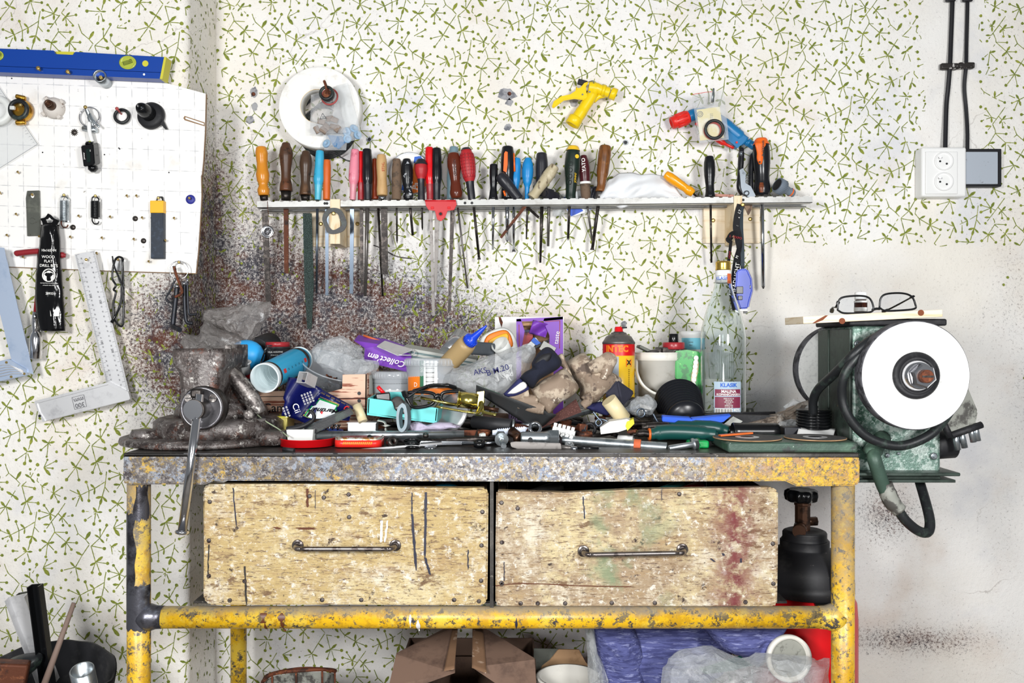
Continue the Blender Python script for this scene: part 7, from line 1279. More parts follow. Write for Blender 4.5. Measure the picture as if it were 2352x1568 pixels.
m = MB('b_blue'); m.tube([P(x, y, .42) for x, y in ((1500, 950), (1508, 965), (1515, 975))]+[P(1520, 980, .43)], .002, 8); m.torus(P(1472, 948, .43), (.3, -1, 0), .0075, .0018, 24, 6); one('bent_wire', m, 'wire end and split ring before the small foil bag', 'wire')
rodt('white_knob', 'white_plastic', (1420, 1010), (1455, 1012), .44, .45, .009, 'dirty white plastic piece behind the threaded rod', 'plastic piece')
m = MB('dusty_black'); m.torus(P(1355, 985, .42), (.2, -1, .2), .010, .003, 28, 8); one('black_ring', m, 'black ring lying left of the foam piece', 'ring')
m = MB('b_rust'); m.box(P(1338, 982, .42), (.016, .01, .014), rotm(0, 5, 20), .001); m.rod(P(1325, 1000, .44), P(1360, 996, .44), .006, seg=12); one('copper_coil', m, 'brown cardboard and copper piece beside the terminal block', 'scrap')
# turquoise case and around
g = thing('turquoise_case', 'open turquoise plastic case full of small black parts', 'case', P(925, 968, .42)); m = MB('turquoise'); m.plate([(845, 914), (900, 921), (906, 940), (918, 951), (934, 951), (944, 942), (950, 930), (1006, 937), (1003, 968), (910, 961), (843, 949)], .43, .004); edge_bev(m, .0012)
m.poly([P(*p) for p in ((845, 914, .43), (872, 900, .35), (870, 935, .35), (843, 949, .43))], [P(*p)+Vector((.003, 0, 0)) for p in ((845, 914, .43), (872, 900, .35), (870, 935, .35), (843, 949, .43))]); m.poly([P(*p) for p in ((1006, 937, .43), (1018, 925, .36), (1014, 955, .36), (1003, 968, .43))], [P(*p)+Vector((-.003, 0, 0)) for p in ((1006, 937, .43), (1018, 925, .36), (1014, 955, .36), (1003, 968, .43))]); m.plate([(872, 900), (925, 900), (930, 925), (870, 925)], .355, .004)
m.poly([P(*p) for p in ((843, 949, .43), (1003, 968, .43), (1014, 955, .36), (870, 935, .36))], [P(*p)+Vector((0, 0, -.003)) for p in ((843, 949, .43), (1003, 968, .43), (1014, 955, .36), (870, 935, .36))]); m.build('case_body', g)
m = MB('black_gloss'); m.box(P(880, 915, .40), (.026, .03, .022), rotm(0, -5, 10), .002); one('black_box', m, 'small black box inside the turquoise case', 'box'); m = MB('b_steel'); m.lathe([(.013, 0), (.013, .01), (.009, .011)], P(915, 930, .41), (-.3, -1, .5), 28); m.lathe([(.012, 0), (.012, .02)], P(930, 940, .40), (.5, -1, .2), 18); one('metal_cap', m, 'round worn metal cap inside the turquoise case', 'cap')
rodt('red_tube', 'h_red', (868, 888), (888, 910), .41, .40, .0035, 'short red tube sticking up from the turquoise case', 'tube')
def tub(label, cx, yt, yb, rpx, y, name='clear_tub_container'):
    g = thing('plastic_tub', label, 'tub', P(cx, yb, y)); s_ = S(y); c = P(cx, yb, y); h = (yb-yt)*s_; m = MB('clear_tub'); cup(m, c, (0, 0, 1), rpx*.92*s_, rpx*s_, h-.014, .0012, 56); m.build('tub_body', g); m = MB('clear_tub'); a = (c+Vector((0, 0, h-.015)), (0, 0, 1)); m.lathe([(rpx*1.03*s_, 0), (rpx*1.05*s_, .001), (rpx*1.05*s_, .012), (rpx*1.0*s_, .015), (rpx*.9*s_, .015)], *a, 56)
    for k in range(44): q = a[0]+Vector((math.cos(k*PI/22), math.sin(k*PI/22), 0))*rpx*1.055*s_; m.rod(q+Vector((0, 0, .002)), q+Vector((0, 0, .012)), .0008, seg=5)
    m.build('ribbed_lid', g); return g, c, s_
g, c, s_ = tub('clear round tub with barcode, green strip and orange label', 993, 822, 905, 60, .32); f_ = cylt(c+Vector((0, 0, .032)), (0, 0, 1), 57.5*s_, (0, -1, 0)); hp = PI*.5
for mt, x0, x1, z0, z1 in (('sauce_orange', -.056, -.018, -.03, .004), ('paper_white', -.012, .014, -.018, .034), ('leaf_green', -.020, -.011, -.022, .034), ('sauce_orange', -.012, .06, -.03, -.018)):
    m = MB(mt); m.sheet(8, 2, lambda u, v: f_(x0+(x1-x0)*u, z0+(z1-z0)*v)+Vector((0, -.0004, 0)) if mt != 'paper_white' else f_(x0+(x1-x0)*u, z0+(z1-z0)*v)+Vector((0, -.0008, 0))); m.build('label_print', g)
m = MB('black_matt')
for k in range(15): z = .028-k*.0028; a, b = f_(-.008, z), f_(.008, z); m.rod(a+Vector((0, -.001, 0)), b+Vector((0, -.001, 0)), .0004+.0004*(k % 3 == 0), seg=4)
m.build('barcode', g); m = MB('paper_white'); m.text('500 g', .0078, lambda a, b: f_(-.0155-b, .02+a)+Vector((0, -.0006, 0))); m.text('D', .012, lambda a, b: f_(-.03+a, -.012+b)+Vector((0, -.0006, 0))); m.build('lettering', g); m = MB('rust'); m.lathe([(.042, .004), (.045, .03)], c, (0, 0, 1), 40); m.build('contents', g)
g, c, s_ = tub('low clear tub with white label behind turquoise case', 905, 852, 925, 48, .27); m = MB('paper_white'); f_ = cylt(c+Vector((0, 0, .018)), (0, 0, 1), 45*s_, (0, -1, 0)); m.sheet(6, 2, lambda u, v: f_(-.012+u*.036, -.014+v*.024)); m.build('label', g); m = MB('black_matt'); m.torus(c+Vector((0, 0, .04)), (0, 0, 1), 46*s_, .0012, 48, 6); m.build('edge_line', g)
glasses('black safety glasses lying folded on the turquoise case', [[(935, 918), (932, 905), (950, 900), (990, 902), (1000, 912), (992, 928), (965, 935), (945, 933)], [(1012, 915), (1018, 902), (1045, 898), (1068, 902), (1072, 915), (1050, 928), (1022, 926)]], [[(928, 900, .45), (935, 912, .46), (955, 900, .46), (985, 885, .455), (1020, 884, .45), (1045, 890, .44)], [(1070, 905, .43), (1050, 892, .40), (1000, 886, .38), (950, 898, .37)]], [(1000, 912), (1006, 908), (1013, 911)], .435, 'black_gloss', 4)
g = thing('zinc_bracket', 'shiny yellow zinc U-shaped bracket with a roller', 'bracket', P(1060, 945, .45)); m = MB('gold_zinc')
def ribn(pts, w_): m.tube([P(*p) for p in pts], w_, 4, n=0, flat=.25, up=(0, -1, .35))
m.tube([P(*p) for p in ((966, 913, .46), (1053, 931, .46))], .0028, 6, n=0); m.tube([P(*p) for p in ((1003, 934, .48), (1088, 948, .48), (1098, 945, .47), (1104, 930, .46), (1106, 905, .44))], .0042, 8, flat=.5); m.tube([P(*p) for p in ((1108, 902, .44), (1107, 935, .46), (1112, 946, .47), (1140, 952, .48))], .0038, 8, flat=.5); m.plate([(1096, 900), (1112, 898), (1110, 938), (1098, 942)], .455, .004); m.build('bracket', g)
m = MB('gold_zinc'); m.rod(P(1054, 917, .45), P(1098, 922, .45), .0145, seg=36); m.torus(P(1053, 917, .45), (1, 0, -.1), .0145, .0012, 30, 6); m.build('roller', g); rodt('copper_pin', 'bronze', (1108, 935), (1145, 942), .42, .42, .004, 'copper coloured pin right of the zinc bracket', 'pin')
m = MB('alu'); m.lathe([(.036, 0), (.038, .002), (.038, .006), (.03, .008)], P(1040, 950, .36), (-.55, -.7, .35), 44); one('jar_lid', m, 'grey round lid leaning under the zinc bracket', 'lid')
m = MB(mat('lilac_rag', 'b8b0c4', .9, layers=[('6c6270', 40, .5, .62)], bump=(200, .4))); pillow(m, [(935, 975), (955, 968), (980, 975), (1010, 968), (1040, 972), (1060, 980), (1040, 984), (1000, 988), (960, 992), (940, 990)], .43, .014, .005, 50, 4, fold=.004); one('rag', m, 'rolled lilac-grey rag behind the long zinc pipe', 'rag')
# boxes, notepads and glue
def slab(m, fr, dy, rise): return m.poly([P(*p) for p in fr], [P(*p)+Vector((0, dy, rise)) for p in fr])
g = thing('purple_box', 'purple chocolate box lying upside down reading Collect em', 'box', P(880, 850, .22)); m = MB('purple_card'); slab(m, [(812, 782, .24), (880, 792, .25), (945, 815, .26), (940, 855, .27), (930, 853, .27), (868, 838, .26), (835, 828, .25), (838, 800, .25)], .05, .012); edge_bev(m, .001, .5); m.build('carton', g)
m = MB('paper_white'); o = P(888, 826, .278); uu = Vector((-math.cos(.26), 0, math.sin(.26))); vv = Vector((-math.sin(.26)*1, 0, -math.cos(.26))); fn = onp(o, uu, vv); m.text("Collect'em", .017, lambda a, b: fn(a+b*.25, b)+Vector((0, -.004-a*.12, 0)), bold=.01); m.build('lettering', g); m = MB('orange_line') if 'orange_line' in MATS else MB(mat('orange_line', 'd06a3c', .5)); m.rod(P(835, 770, .205), P(880, 786, .215), .0025, seg=6); m.build('orange_line', g)
g = thing('notepad_stack', 'stack of grey notepads held by a bent metal strip', 'notepads', P(1000, 835, .2))
for k in range(5):
    m = MB('note_edge' if k % 2 else 'note_grey'); z = 5*(4-k); fr = [(925, 797+z, .25), (1095, 826+z*.8, .27), (1092, 832+z*.8, .27), (925, 803+z, .25)]; slab(m, fr, .075, .006); m.build('pad', g)
m = MB('alu'); m.poly([P(*p) for p in ((866, 794, .27), (884, 782, .24), (948, 802, .26), (914, 815, .29))], [P(*p)+Vector((0, 0, -.002)) for p in ((866, 794, .27), (884, 782, .24), (948, 802, .26), (914, 815, .29))]); m.tube([P(948, 802, .26), P(952, 808, .27), (P(946, 815, .275)), P(918, 815, .288)], .0012, 6); m.build('metal_strip', g)
g = thing('glue_bottle', 'dirty beige glue bottle with blue cap and pointed nozzle', 'glue bottle', P(1025, 845, .33)); A, B = P(1018, 848, .32), P(1076, 786, .36); d = B-A; m = MB(mat('glue_beige', 'a58c62', .4)); m.lathe([(.018, 0), (.0185, .005), (.0185, d.length*.88), (.016, d.length)], A, d, 36); m.build('bottle_body', g); m = MB('tape_blue'); m.lathe([(.0125, 0), (.0135, .001), (.0125, .012), (.009, .014), (.0075, .017), (.0018, .052), (.001, .053)], B, P(1117, 748, .385)-B, 28)
for k in range(18): a_, b_, c_ = frame(P(1117, 748, .385)-B); q = B+(a_*math.cos(k*PI/9)+b_*math.sin(k*PI/9))*.013; m.rod(q+c_*.001, q+c_*.011, .0007, seg=5)
m.build('cap_nozzle', g)
m = MB(mat('foil', 'd4d6da', .2, .9, bump=(30, 1))); m.rod(P(1028, 812, .24), P(1060, 772, .20), .018, .020, 24).jitter(.002, 50, 2); one('foil_tube', m, 'crumpled silver foil tube behind the glue bottle', 'foil')
m = MB(mat('grey_foam', '4e545a', .8, bump=(300, .6))); m.box(P(1102, 800, .26), (.062, .05, .026), rotm(0, 4, 0), .005); one('grey_box', m, 'dark grey rounded box right of the glue bottle', 'box')
g = thing('food_lid', 'translucent oval food lid with a yellow-orange label', 'lid', P(1145, 800, .22)); O_ = [(1098, 800), (1105, 775), (1130, 758), (1158, 752), (1178, 765), (1188, 790), (1185, 812), (1140, 812)]; m = MB('milky'); pillow(m, O_, .22, .006, 0, 1, 0); m.build('lid', g); m = MB('sauce_orange'); pillow(m, [(1108, 795), (1118, 772), (1140, 761), (1162, 758), (1174, 772), (1178, 795), (1160, 798), (1120, 796)], .2255, .003, 0, 1, 0); m.build('label', g); m = MB('case_yellow'); pillow(m, [(1122, 782), (1140, 772), (1165, 765), (1168, 780), (1165, 790), (1125, 790)], .229, .002, 0, 1); m.build('label', g); m = MB('paper_white'); m.text('Salat', .009, pxt(1160, 786, .2315, 186)); m.build('lettering', g)
m = MB('milky'); cup(m, P(1165, 815, .27), (-.4, -.6, .6), .014, .018, .035); one('small_cup', m, 'small milky cup lying before the yellow food lid', 'cup')
g = thing('white_board', 'white painted board standing behind the purple open box', 'board', P(1216, 815, .03)); m = MB('white_plastic'); m.plate([(1137, 728), (1295, 727), (1295, 971), (1137, 971)], .05, .012); m.build('board', g); m = MB('rust'); m.plate([(1145, 728), (1150, 728), (1155, 740), (1152, 752), (1147, 738)], .0503, .0005); m.build('rust_streak', g)
g = thing('purple_box', 'torn open purple box standing upright in front of board', 'box', P(1240, 820, .1)); yb = .16; m = MB('purple_card'); m.plate([(1186, 733), (1196, 732), (1205, 760), (1198, 800), (1195, 982), (1186, 982)], yb, .001); m.plate([(1248, 737), (1250, 731), (1293, 727), (1294, 982), (1270, 982), (1272, 800), (1262, 790), (1262, 770)], yb, .001); m.plate([(1186, 732), (1293, 727), (1293, 733), (1250, 737), (1186, 738)], yb, .001); m.sheet(8, 8, lambda u, v: P(1225+u*38-10*v, 735+v*30+10*u, yb+.004+.012*math.sin(u*4+v*3)), th=.0008); m.build('carton', g)
m = MB('kraft'); m.plate([(1188, 734), (1291, 729), (1291, 976), (1188, 976)], .10, .0015); m.plate([(1196, 742), (1250, 740), (1250, 746), (1196, 748)], yb-.004, .04); m.build('inner_card', g); m = MB('orange_line'); 
for a, b in (((1252, 738), (1286, 736)), ((1286, 736), (1285, 800)), ((1192, 745), (1193, 800))): m.rod(P(*a, yb+.001), P(*b, yb+.001), .0006, seg=4)
m.build('orange_line', g); m = MB('paper_white'); m.text('taste', .014, pxt(1279, 775, yb+.001, 82)); m.build('lettering', g)
for i, (x, y, w_, h_, r, mt) in enumerate(((1212, 775, .022, .034, 0, 'h_red2'), (1212, 760, .020, .006, 0, 'pack_navy'), (1222, 790, .03, .012, -40, 'pack_white'), (1232, 786, .022, .010, 40, 'print_blue'), (1250, 788, .036, .006, -28, 'black_gloss'), (1240, 792, .034, .005, -28, 'emboss_black'), (1258, 800, .03, .02, 30, 'note_grey'))): m = MB(mt); m.box(P(x, y, .14+i*.004), (w_, .003, h_), rotm(0, r, 0), .0005); one('packet', m, ['dark red packet standing in the torn purple box', 'narrow navy card in the torn purple box', 'white packet lying slanted in the purple box', 'blue and white packet in the purple box', 'glossy black card slanting in the purple box', 'dull black card slanting in the purple box', 'grey paper scrap at the purple box front'][i], 'packet')
# ---- right: spray can, bucket, bottle
g = thing('spray_can', 'red and yellow spray can with red nozzle behind the gloves', 'spray can', P(1422, 915, .25)); s_ = S(.25); c = P(1421, 930, .25); hh = lambda py: (930-py)*s_; R_ = 36.5*s_
m = MB('h_yellow'); m.lathe([(R_*.97, 0), (R_, .003), (R_, hh(788))], c, (0, 0, 1), 56); m.build('can_body', g); m = MB('gas_red'); m.lathe([(R_*1.004, hh(816)), (R_*1.004, hh(788))], c, (0, 0, 1), 56, cap=False); m.build('red_band', g); m = MB('b_steel'); m.lathe([(R_*1.02, hh(790)), (R_*1.03, hh(786)), (R_*.95, hh(782)), (R_*.8, hh(773)), (R_*.58, hh(768)), (R_*.5, hh(767)), (R_*.5, hh(765)), (R_*.42, hh(763))], c, (0, 0, 1), 56); m.build('shoulder', g)
m = MB('h_red'); m.lathe([(12*s_, hh(766)), (12*s_, hh(762)), (10*s_, hh(761)), (9.5*s_, hh(753)), (8*s_, hh(750))], c, (0, 0, 1), 28); m.use('black_matt').rod(c+Vector((.004, -.004, hh(753))), c+Vector((.016, -.006, hh(752))), .0015, seg=8); m.lathe([(12.3*s_, hh(763)), (12.3*s_, hh(761.5))], c, (0, 0, 1), 28); m.build('nozzle', g)
fc = cylt(c+Vector((0, 0, hh(801))), (0, 0, 1), R_*1.005, (-.25, -1, 0)); m = MB('sauce_orange'); m.text('INTEC', .017, fc, bold=.05); m.build('lettering', g); m = MB('grey_plastic'); m.sheet(10, 2, lambda u, v: cylt(c, (0, 0, 1), R_*1.006, (-.45, -1, 0))(-.02+u*.03, hh(880)+v*(hh(818)-hh(880)))); m.build('picture_print', g)
m = MB('sauce_orange'); fx = cylt(c+Vector((0, 0, hh(832))), (0, 0, 1), R_*1.006, (.62, -1, 0)); m.face([m.V(fx(a, b)) for a, b in ((-.007, -.008), (.007, -.008), (.007, .008), (-.007, .008))]); m.use('black_matt').text('X', .012, lambda a, b: fx(a, b)+Vector((0, -.0004, 0)), bold=.06)
for k in range(14): m.text('llllll', .003, lambda a, b, k=k: fx(a, b-.014-k*.004))
m.build('hazard_print', g)
g = thing('white_bucket', 'dirty white plastic bucket with wire handle behind black bellows', 'bucket', P(1510, 930, .2)); s_ = S(.2); c = P(1512, 965, .2); m = MB(mat('bucket_white', 'e2dfd6', .45, layers=[('b8b2a4', 14, .55, .7)])); h0 = (965-812)*s_
cup(m, c, (0, 0, 1), 42*s_, 50*s_, h0, .002, 56, lip=.003); m.lathe([(51*s_, h0-.014), (53*s_, h0-.012), (53*s_, h0+.002), (51*s_, h0+.003)], c, (0, 0, 1), 56, cap=False); m.build('bucket_body', g); m = MB('bucket_white'); m.tube([P(1462, 830, .22), P(1464, 860, .27), P(1480, 888, .28), P(1510, 905, .28), P(1545, 900, .27)], .003, 8, flat=2); m.build('handle', g)
m = MB('b_dark'); m.box(P(1540, 805, .20), (.05, .05, .012), rotm(0, 3, 10), .001); one('wood_block', m, 'brown grimy block lying on the white bucket', 'block'); m = MB('h_red2'); c = P(1547, 802, .21); m.lathe([(.0215, 0), (.0225, .002), (.0225, .013), (.0215, .0145)], c, (0, 0, 1), 44); g = thing('red_round_box', 'red round box with black knob on the bucket', 'knob', c); m.build('base', g); m = MB('black_gloss'); m.lathe([(.0095, .0145), (.010, .016), (.010, .031), (.009, .032)], c, (0, 0, 1), 30); m.build('knob', g)
for i, (x, y, r, w_) in enumerate(((1485, 804, 25, .04), (1502, 806, -10, .03), (1520, 812, 15, .02))): m = MB(['galv_dark', 'iron', 'b_steel'][i]); m.box(P(x, y, .21), (w_, .02, .006), rotm(0, r, 10), .001); one('metal_piece', m, ['grey metal bar lying across the bucket rim', 'dark iron piece on the bucket rim', 'small bright steel piece on the bucket rim'][i], 'metal piece')
g = thing('white_jar', 'white jar with blue printed label behind the bottle', 'jar', P(1590, 800, .12)); s_ = S(.12); c = P(1589, 850, .12); m = MB('white_plastic'); m.lathe([(23*s_, .851-c.z), (23*s_, 78*s_), (25*s_, 80*s_), (25*s_, 88*s_), (23*s_, 90*s_)], c, (0, 0, 1), 40); m.build('jar', g); m = MB(mat('label_cyan', '7cc8dc', .5)); m.lathe([(23.2*s_, 48*s_), (23.2*s_, 74*s_)], c, (0, 0, 1), 40, cap=False); m.build('label', g); m = MB('emboss_black'); f_ = cylt(c+Vector((0, 0, 64*s_)), (0, 0, 1), 23.4*s_, (-.3, -1, 0)); m.text('llllllllll', .0045, f_); m.text('lllllll', .0045, lambda a, b: f_(a, b-.006)); m.build('lettering', g)
mat('leafy', '1f9a3c', .3, layers=[('0f6a2c', 30, .5, .56), ('7cd26a', 50, .62, .66), ('e8f4e0', 40, .7, .73)]); g = thing('seed_packet', 'glossy green seed packet with a white bean pod picture', 'packet', P(1580, 905, .22)); m = MB('leafy'); m.poly(PT([(1550, 806), (1578, 803), (1608, 808), (1612, 900), (1598, 925), (1570, 880), (1551, 870)], .235), PT([(1550, 806), (1578, 803), (1608, 808), (1612, 900), (1598, 925), (1570, 880), (1551, 870)], .225)); edge_bev(m, .002); m.build('packet', g)
m = MB('cream_plastic'); m.tube(PT([(1600, 820), (1598, 845), (1594, 865), (1592, 885)], .236), [.004, .006, .0062, .006, .003], 12, flat=.3); m.use('paper_white'); [m.sphere(P(1599-k*1.1, 822+k*10, .238), .0052, (1, .4, 1)) for k in range(7)]; m.build('bean_picture', g)
# glass bottle
g = thing('glass_bottle', 'tall clear empty spirits bottle with gold cap and printed label', 'bottle', P(1661, 955, .22)); yb = .25; s_ = S(yb); c = P(1661, 956, yb); hh = lambda py: (956-py)*s_
pr = [(46, 956), (51, 950), (51.5, 940), (51.5, 800), (51, 770), (48, 750), (42, 725), (34, 700), (27, 680), (21, 660), (18, 640), (17, 625), (17, 618)]
m = MB(mat('bottle_glass', 'eef4f3', .02, tr=1, ior=1.3)); a_, b_, c_ = frame(Vector((0, 0, 1))); O_ = [m.ring(c+c_*hh(z), a_, b_, r*s_, r*s_, 64) for r, z in pr]; I_ = [m.ring(c+c_*(hh(z)+(.004 if j == 0 else 0)), a_, b_, (r-2.2)*s_, (r-2.2)*s_, 64) for j, (r, z) in enumerate(pr)]; m.skin(O_+I_[::-1], cap=True); m.build('glass_body', g)
m = MB('gold_cap') if 'gold_cap' in MATS else MB(mat('gold_cap', 'd8b458', .25, .9)); m.lathe([(17.5*s_, hh(621)), (17.8*s_, hh(618)), (17*s_, hh(615)), (17.5*s_, hh(612)), (17*s_, hh(609)), (17.5*s_, hh(606)), (17.2*s_, hh(602)), (15.5*s_, hh(600))], c, (0, 0, 1), 40); m.build('screw_cap', g)
m = MB('white_plastic'); m.lathe([(17.3*s_, hh(650)), (18.2*s_, hh(646)), (18.2*s_, hh(636)), (17.3*s_, hh(634)), (18.3*s_, hh(631)), (18.3*s_, hh(625)), (17*s_, hh(621))], c, (0, 0, 1), 40, cap=False); m.build('neck_sleeve', g); fb = cylt(c+Vector((0, 0, hh(640))), (0, 0, 1), 18.4*s_, (-.1, -1, 0)); m = MB('print_blue'); m.text('KLASIK', .0088, lambda a, b: fb(a-.004, b), bold=.02); m.build('lettering', g); m = MB('orange_line'); m.sheet(5, 2, lambda u, v: cylt(c+Vector((0, 0, hh(652))), (0, 0, 1), 18.5*s_, (.75, -1, 0))(-.006+u*.012, v*.020)); m.build('tax_strip', g)
def lab(mt, x0, x1, z0, z1, l=0, nm='label'): m = MB(mt); f_ = cylt(c, (0, 0, 1), 51.7*s_+l, (0, -1, 0)); m.sheet(12, 2, lambda u, v: f_((x0+(x1-x0)*u)*s_, hh(z0+(z1-z0)*v))); return m.build(nm, g)
mat('wine', '7c2a44', .5); mat('pale_blue', 'a8bccc', .5); lab('pale_blue', -33, 31, 946, 874); lab('wine', -31, 29, 933, 891, .0004); lab('paper_white', -31, 8, 946, 934, .0006); lab('pale_blue', -31, 29, 908, 906, .0007)
fl = cylt(c, (0, 0, 1), 51.7*s_+.001, (0, -1, 0)); m = MB('print_blue'); m.text('KLASIK', .0105, lambda a, b: fl(a, b+hh(882)), bold=.03); m.build('lettering', g); m = MB('paper_white'); m.text('MALINA', .0082, lambda a, b: fl(a, b+hh(896)), bold=.02); m.text('KOPANICIARSKA', .0062, lambda a, b: fl(a, b+hh(903)), bold=.02); m.text('40%', .0085, lambda a, b: fl(a+19*s_, b+hh(938)), bold=.02); m.text('1L', .006, lambda a, b: fl(a+20*s_, b+hh(944)))
for k, q in enumerate(('lllllllll lll llll ll lll', 'llllll llll lllll', 'llllll llll lllll llll', 'lll lllll ll', 'llllllllll lll lllll', 'll l ll llll l llll')): m.text(q, .0036, lambda a, b, k=k: fl(a, b+hh(912+k*3.8)))
m.build('lettering', g); m = MB('black_matt')
for k in range(16): x = -28+k*2.2; m.rod(fl(x*s_, hh(945)), fl(x*s_, hh(935)), .0003+.0003*(k % 3 == 0), seg=4)
m.build('barcode', g); mat('etched', 'c8ccce', .6, alpha=.55); m = MB('etched'); fe = cylt(c, (0, 0, 1), 47*s_, (0, -1, 0)); m.text('1867', .027, lambda a, b: fe(-a, hh(737)+b)+Vector((0, -(b+.02)*-.42-.004, 0))); m.text('Slovenska', .009, lambda a, b: fe(a*.9, hh(718)+b)+Vector((0, .010+b*.3, 0))); m.build('embossed_text', g)
m = MB('etched'); fr_ = cylt(c, (0, 0, 1), 49*s_, (0, 1, 0)); m.sheet(14, 10, lambda u, v: fr_((-38+u*76)*s_, hh(872-v*(68 if .36 < u < .64 and v > .6 else 62)))); m.build('rear_label', g)
m = MB(mat('bellows_black', '15171c', .3)); ax = Vector((0, -1, -.4)); pr = []
for k in range(9): pr += [(.036-.001*k, k*.0085), (.047-.0011*k, k*.0085+.003), (.047-.0011*k, k*.0085+.004)]
m.lathe(pr+[(.030, .076), (.0365, .078), (.036, .082), (.028, .088), (.018, .092), (.0145, .093)], P(1557, 918, .28), ax, 60); g = thing('rubber_bellows', 'big glossy black ribbed rubber bellows lying on its side', 'bellows', P(1557, 960, .3)); m.build('bellows', g); m = MB('dusty_black'); d_ = ax.normalized(); m.lathe([(.0145, .088)]+[(.0125+.0007*(k % 2), .090+k*.002) for k in range(5)]+[(.009, .1)], P(1557, 918, .28), ax, 30); m.build('neck', g)
m = MB('bag_clear'); pillow(m, [(1430, 945), (1445, 925), (1465, 912), (1485, 905), (1500, 915), (1505, 935), (1498, 950), (1465, 955)], .38, .02, .008, 45, 15, fold=.006, fk=90); one('plastic_bag', m, 'small shiny clear bag between the cuff and bellows', 'bag'); m = MB('chrome'); m.lathe([(.014, 0), (.014, .012)], P(1478, 948, .37), (.2, -.2, 1), 28); one('metal_lid', m, 'small bright metal pot inside the shiny clear bag', 'pot')
m = MB(mat('tray_blue', '1c3c5c', .4)); m.box(P(1442, 940, .36), (.045, .03, .008), rotm(0, -22, 0), .001); one('scrub_brush', m, 'dark blue brush head left of the shiny clear bag', 'brush'); m = MB('black_matt'); m.box(P(1436, 930, .36), (.042, .03, .016), rotm(0, -22, 0), .001); one('brush_bristles', m, 'black bristle block above the dark blue brush head', 'brush')
m = MB('black_matt'); m.poly(PT([(1500, 960), (1700, 953), (1780, 955), (1700, 975), (1500, 985)], .36), [p+Vector((0, .06, .001)) for p in PT([(1500, 960), (1700, 953), (1780, 955), (1700, 975), (1500, 985)], .36)]); one('black_tray', m, 'flat black tray under the bottle and blue scraper', 'tray')
m = MB('handle_blue'); m.poly(PT([(1522, 957), (1585, 961), (1590, 964), (1590, 973), (1582, 973), (1521, 968)], .42), [p+Vector((0, .012, .003)) for p in PT([(1522, 957), (1585, 961), (1590, 964), (1590, 973), (1582, 973), (1521, 968)], .42)]); m.poly(PT([(1589, 962), (1680, 954), (1662, 969), (1640, 972), (1589, 973)], .42), [p+Vector((0, .012, .003)) for p in PT([(1589, 962), (1680, 954), (1662, 969), (1640, 972), (1589, 973)], .42)]); edge_bev(m, .001); one('blue_scraper', m, 'bright blue plastic scraper lying behind the green pliers', 'scraper')
g = thing('pliers', 'pliers with two thick dark green handles lying flat', 'pliers', P(1580, 1010, .45)); A = P(1492, 998, .47)
m = MB('pliers_green'); m.tube(PT([(1492, 997), (1530, 992), (1580, 993), (1630, 997), (1648, 999)], .47), [.010, .0135, .0135, .0135, .012, .004], 20); m.build('handle', g); m = MB('pliers_green'); m.tube(PT([(1534, 978), (1580, 980), (1630, 982), (1660, 988), (1674, 994)], .42), [.007, .011, .013, .0135, .012, .005], 20); m.build('handle', g)
m = MB('b_dark'); m.tube(PT([(1454, 998), (1475, 994), (1494, 997)], .47), [.003, .009, .009], 12, flat=.7); m.tube(PT([(1474, 982), (1500, 979), (1536, 978)], .43), [.005, .008, .007], 12); m.build('jaw', g); m = MB('h_orange'); m.lathe([(.0105, 0), (.0112, .002), (.0105, .004)], P(1489, 997, .47), (1, 0, 0), 20); m.build('collar', g)
m = MB('bright_green'); m.box(P(1602, 1019, .50), (.036, .022, .013), bev=.003); m.rod(P(1602, 1012, .49), P(1602, 1024, .51), .006, seg=14); one('green_clip', m, 'bright green plastic block left of the green plate', 'plastic block')
g = thing('torch', 'black cylindrical torch with open left end', 'torch', P(1750, 1003, .42)); A, B = P(1682, 991, .44), P(1792, 991, .44); m = MB('black_gloss'); m.skin([m.ring(A+(B-A).normalized()*t_, *frame(B-A)[:2], r, r, 36) for r, t_ in ((.0135, .02), (.0145, .001), (.0155, 0), (.0165, .002), (.016, .01), (.0155, .07), (.0155, .078), (.013, .083))]); m.build('barrel', g)
m = MB('paper_white'); m.text('FL', .009, cylt(P(1712, 995, .44), (B-A), .0157, (0, -1, -.1), rot=90)); m.build('lettering', g)
m = MB(mat('box_dark', '1b1d24', .4)); m.box(P(1815, 992, .43), (.030, .03, .020), bev=.0015); one('dark_box', m, 'small dark blue-black box right of the torch', 'box')
mat('dirty_film', '8a7d70', .4, layers=[('b8b2aa', 30, .5, .6), ('5a5048', 40, .55, .65)], alpha=.9, bump=(70, .8)); g = thing('crumpled_paper', 'heap of dirty crumpled paper and film left of grinder', 'paper', P(1780, 985, .3)); m = MB('dirty_film'); pillow(m, [(1655, 978), (1685, 955), (1720, 958), (1760, 952), (1800, 945), (1830, 930), (1855, 918), (1850, 935), (1835, 955), (1820, 975), (1770, 985), (1700, 985)], .33, .03, .010, 30, 21, fold=.008, fk=60); m.build('crumple', g)
m = MB('clear_film'); pillow(m, [(1797, 935), (1815, 918), (1840, 922), (1858, 935), (1862, 960), (1830, 950), (1808, 942)], .30, .012, .006, 40, 23, fold=.005); m.build('torn_film', g); m = MB('bag_clear'); pillow(m, [(1780, 975), (1800, 965), (1825, 962), (1835, 975), (1820, 985), (1790, 985)], .36, .012, .006, 50, 25, fold=.005); m.build('white_wad', g); m = MB('note_grey'); m.poly(PT([(1662, 974), (1684, 956), (1706, 967), (1690, 980)], .385), PT([(1662, 974), (1684, 956), (1706, 967), (1690, 980)], .383)); m.build('printed_scrap', g)
m = MB('black_gloss')
pr = []
for k in range(7): pr += [(.0275, k*.0052), (.031, k*.0052+.0012), (.031, k*.0052+.0038), (.0275, k*.0052+.005)]
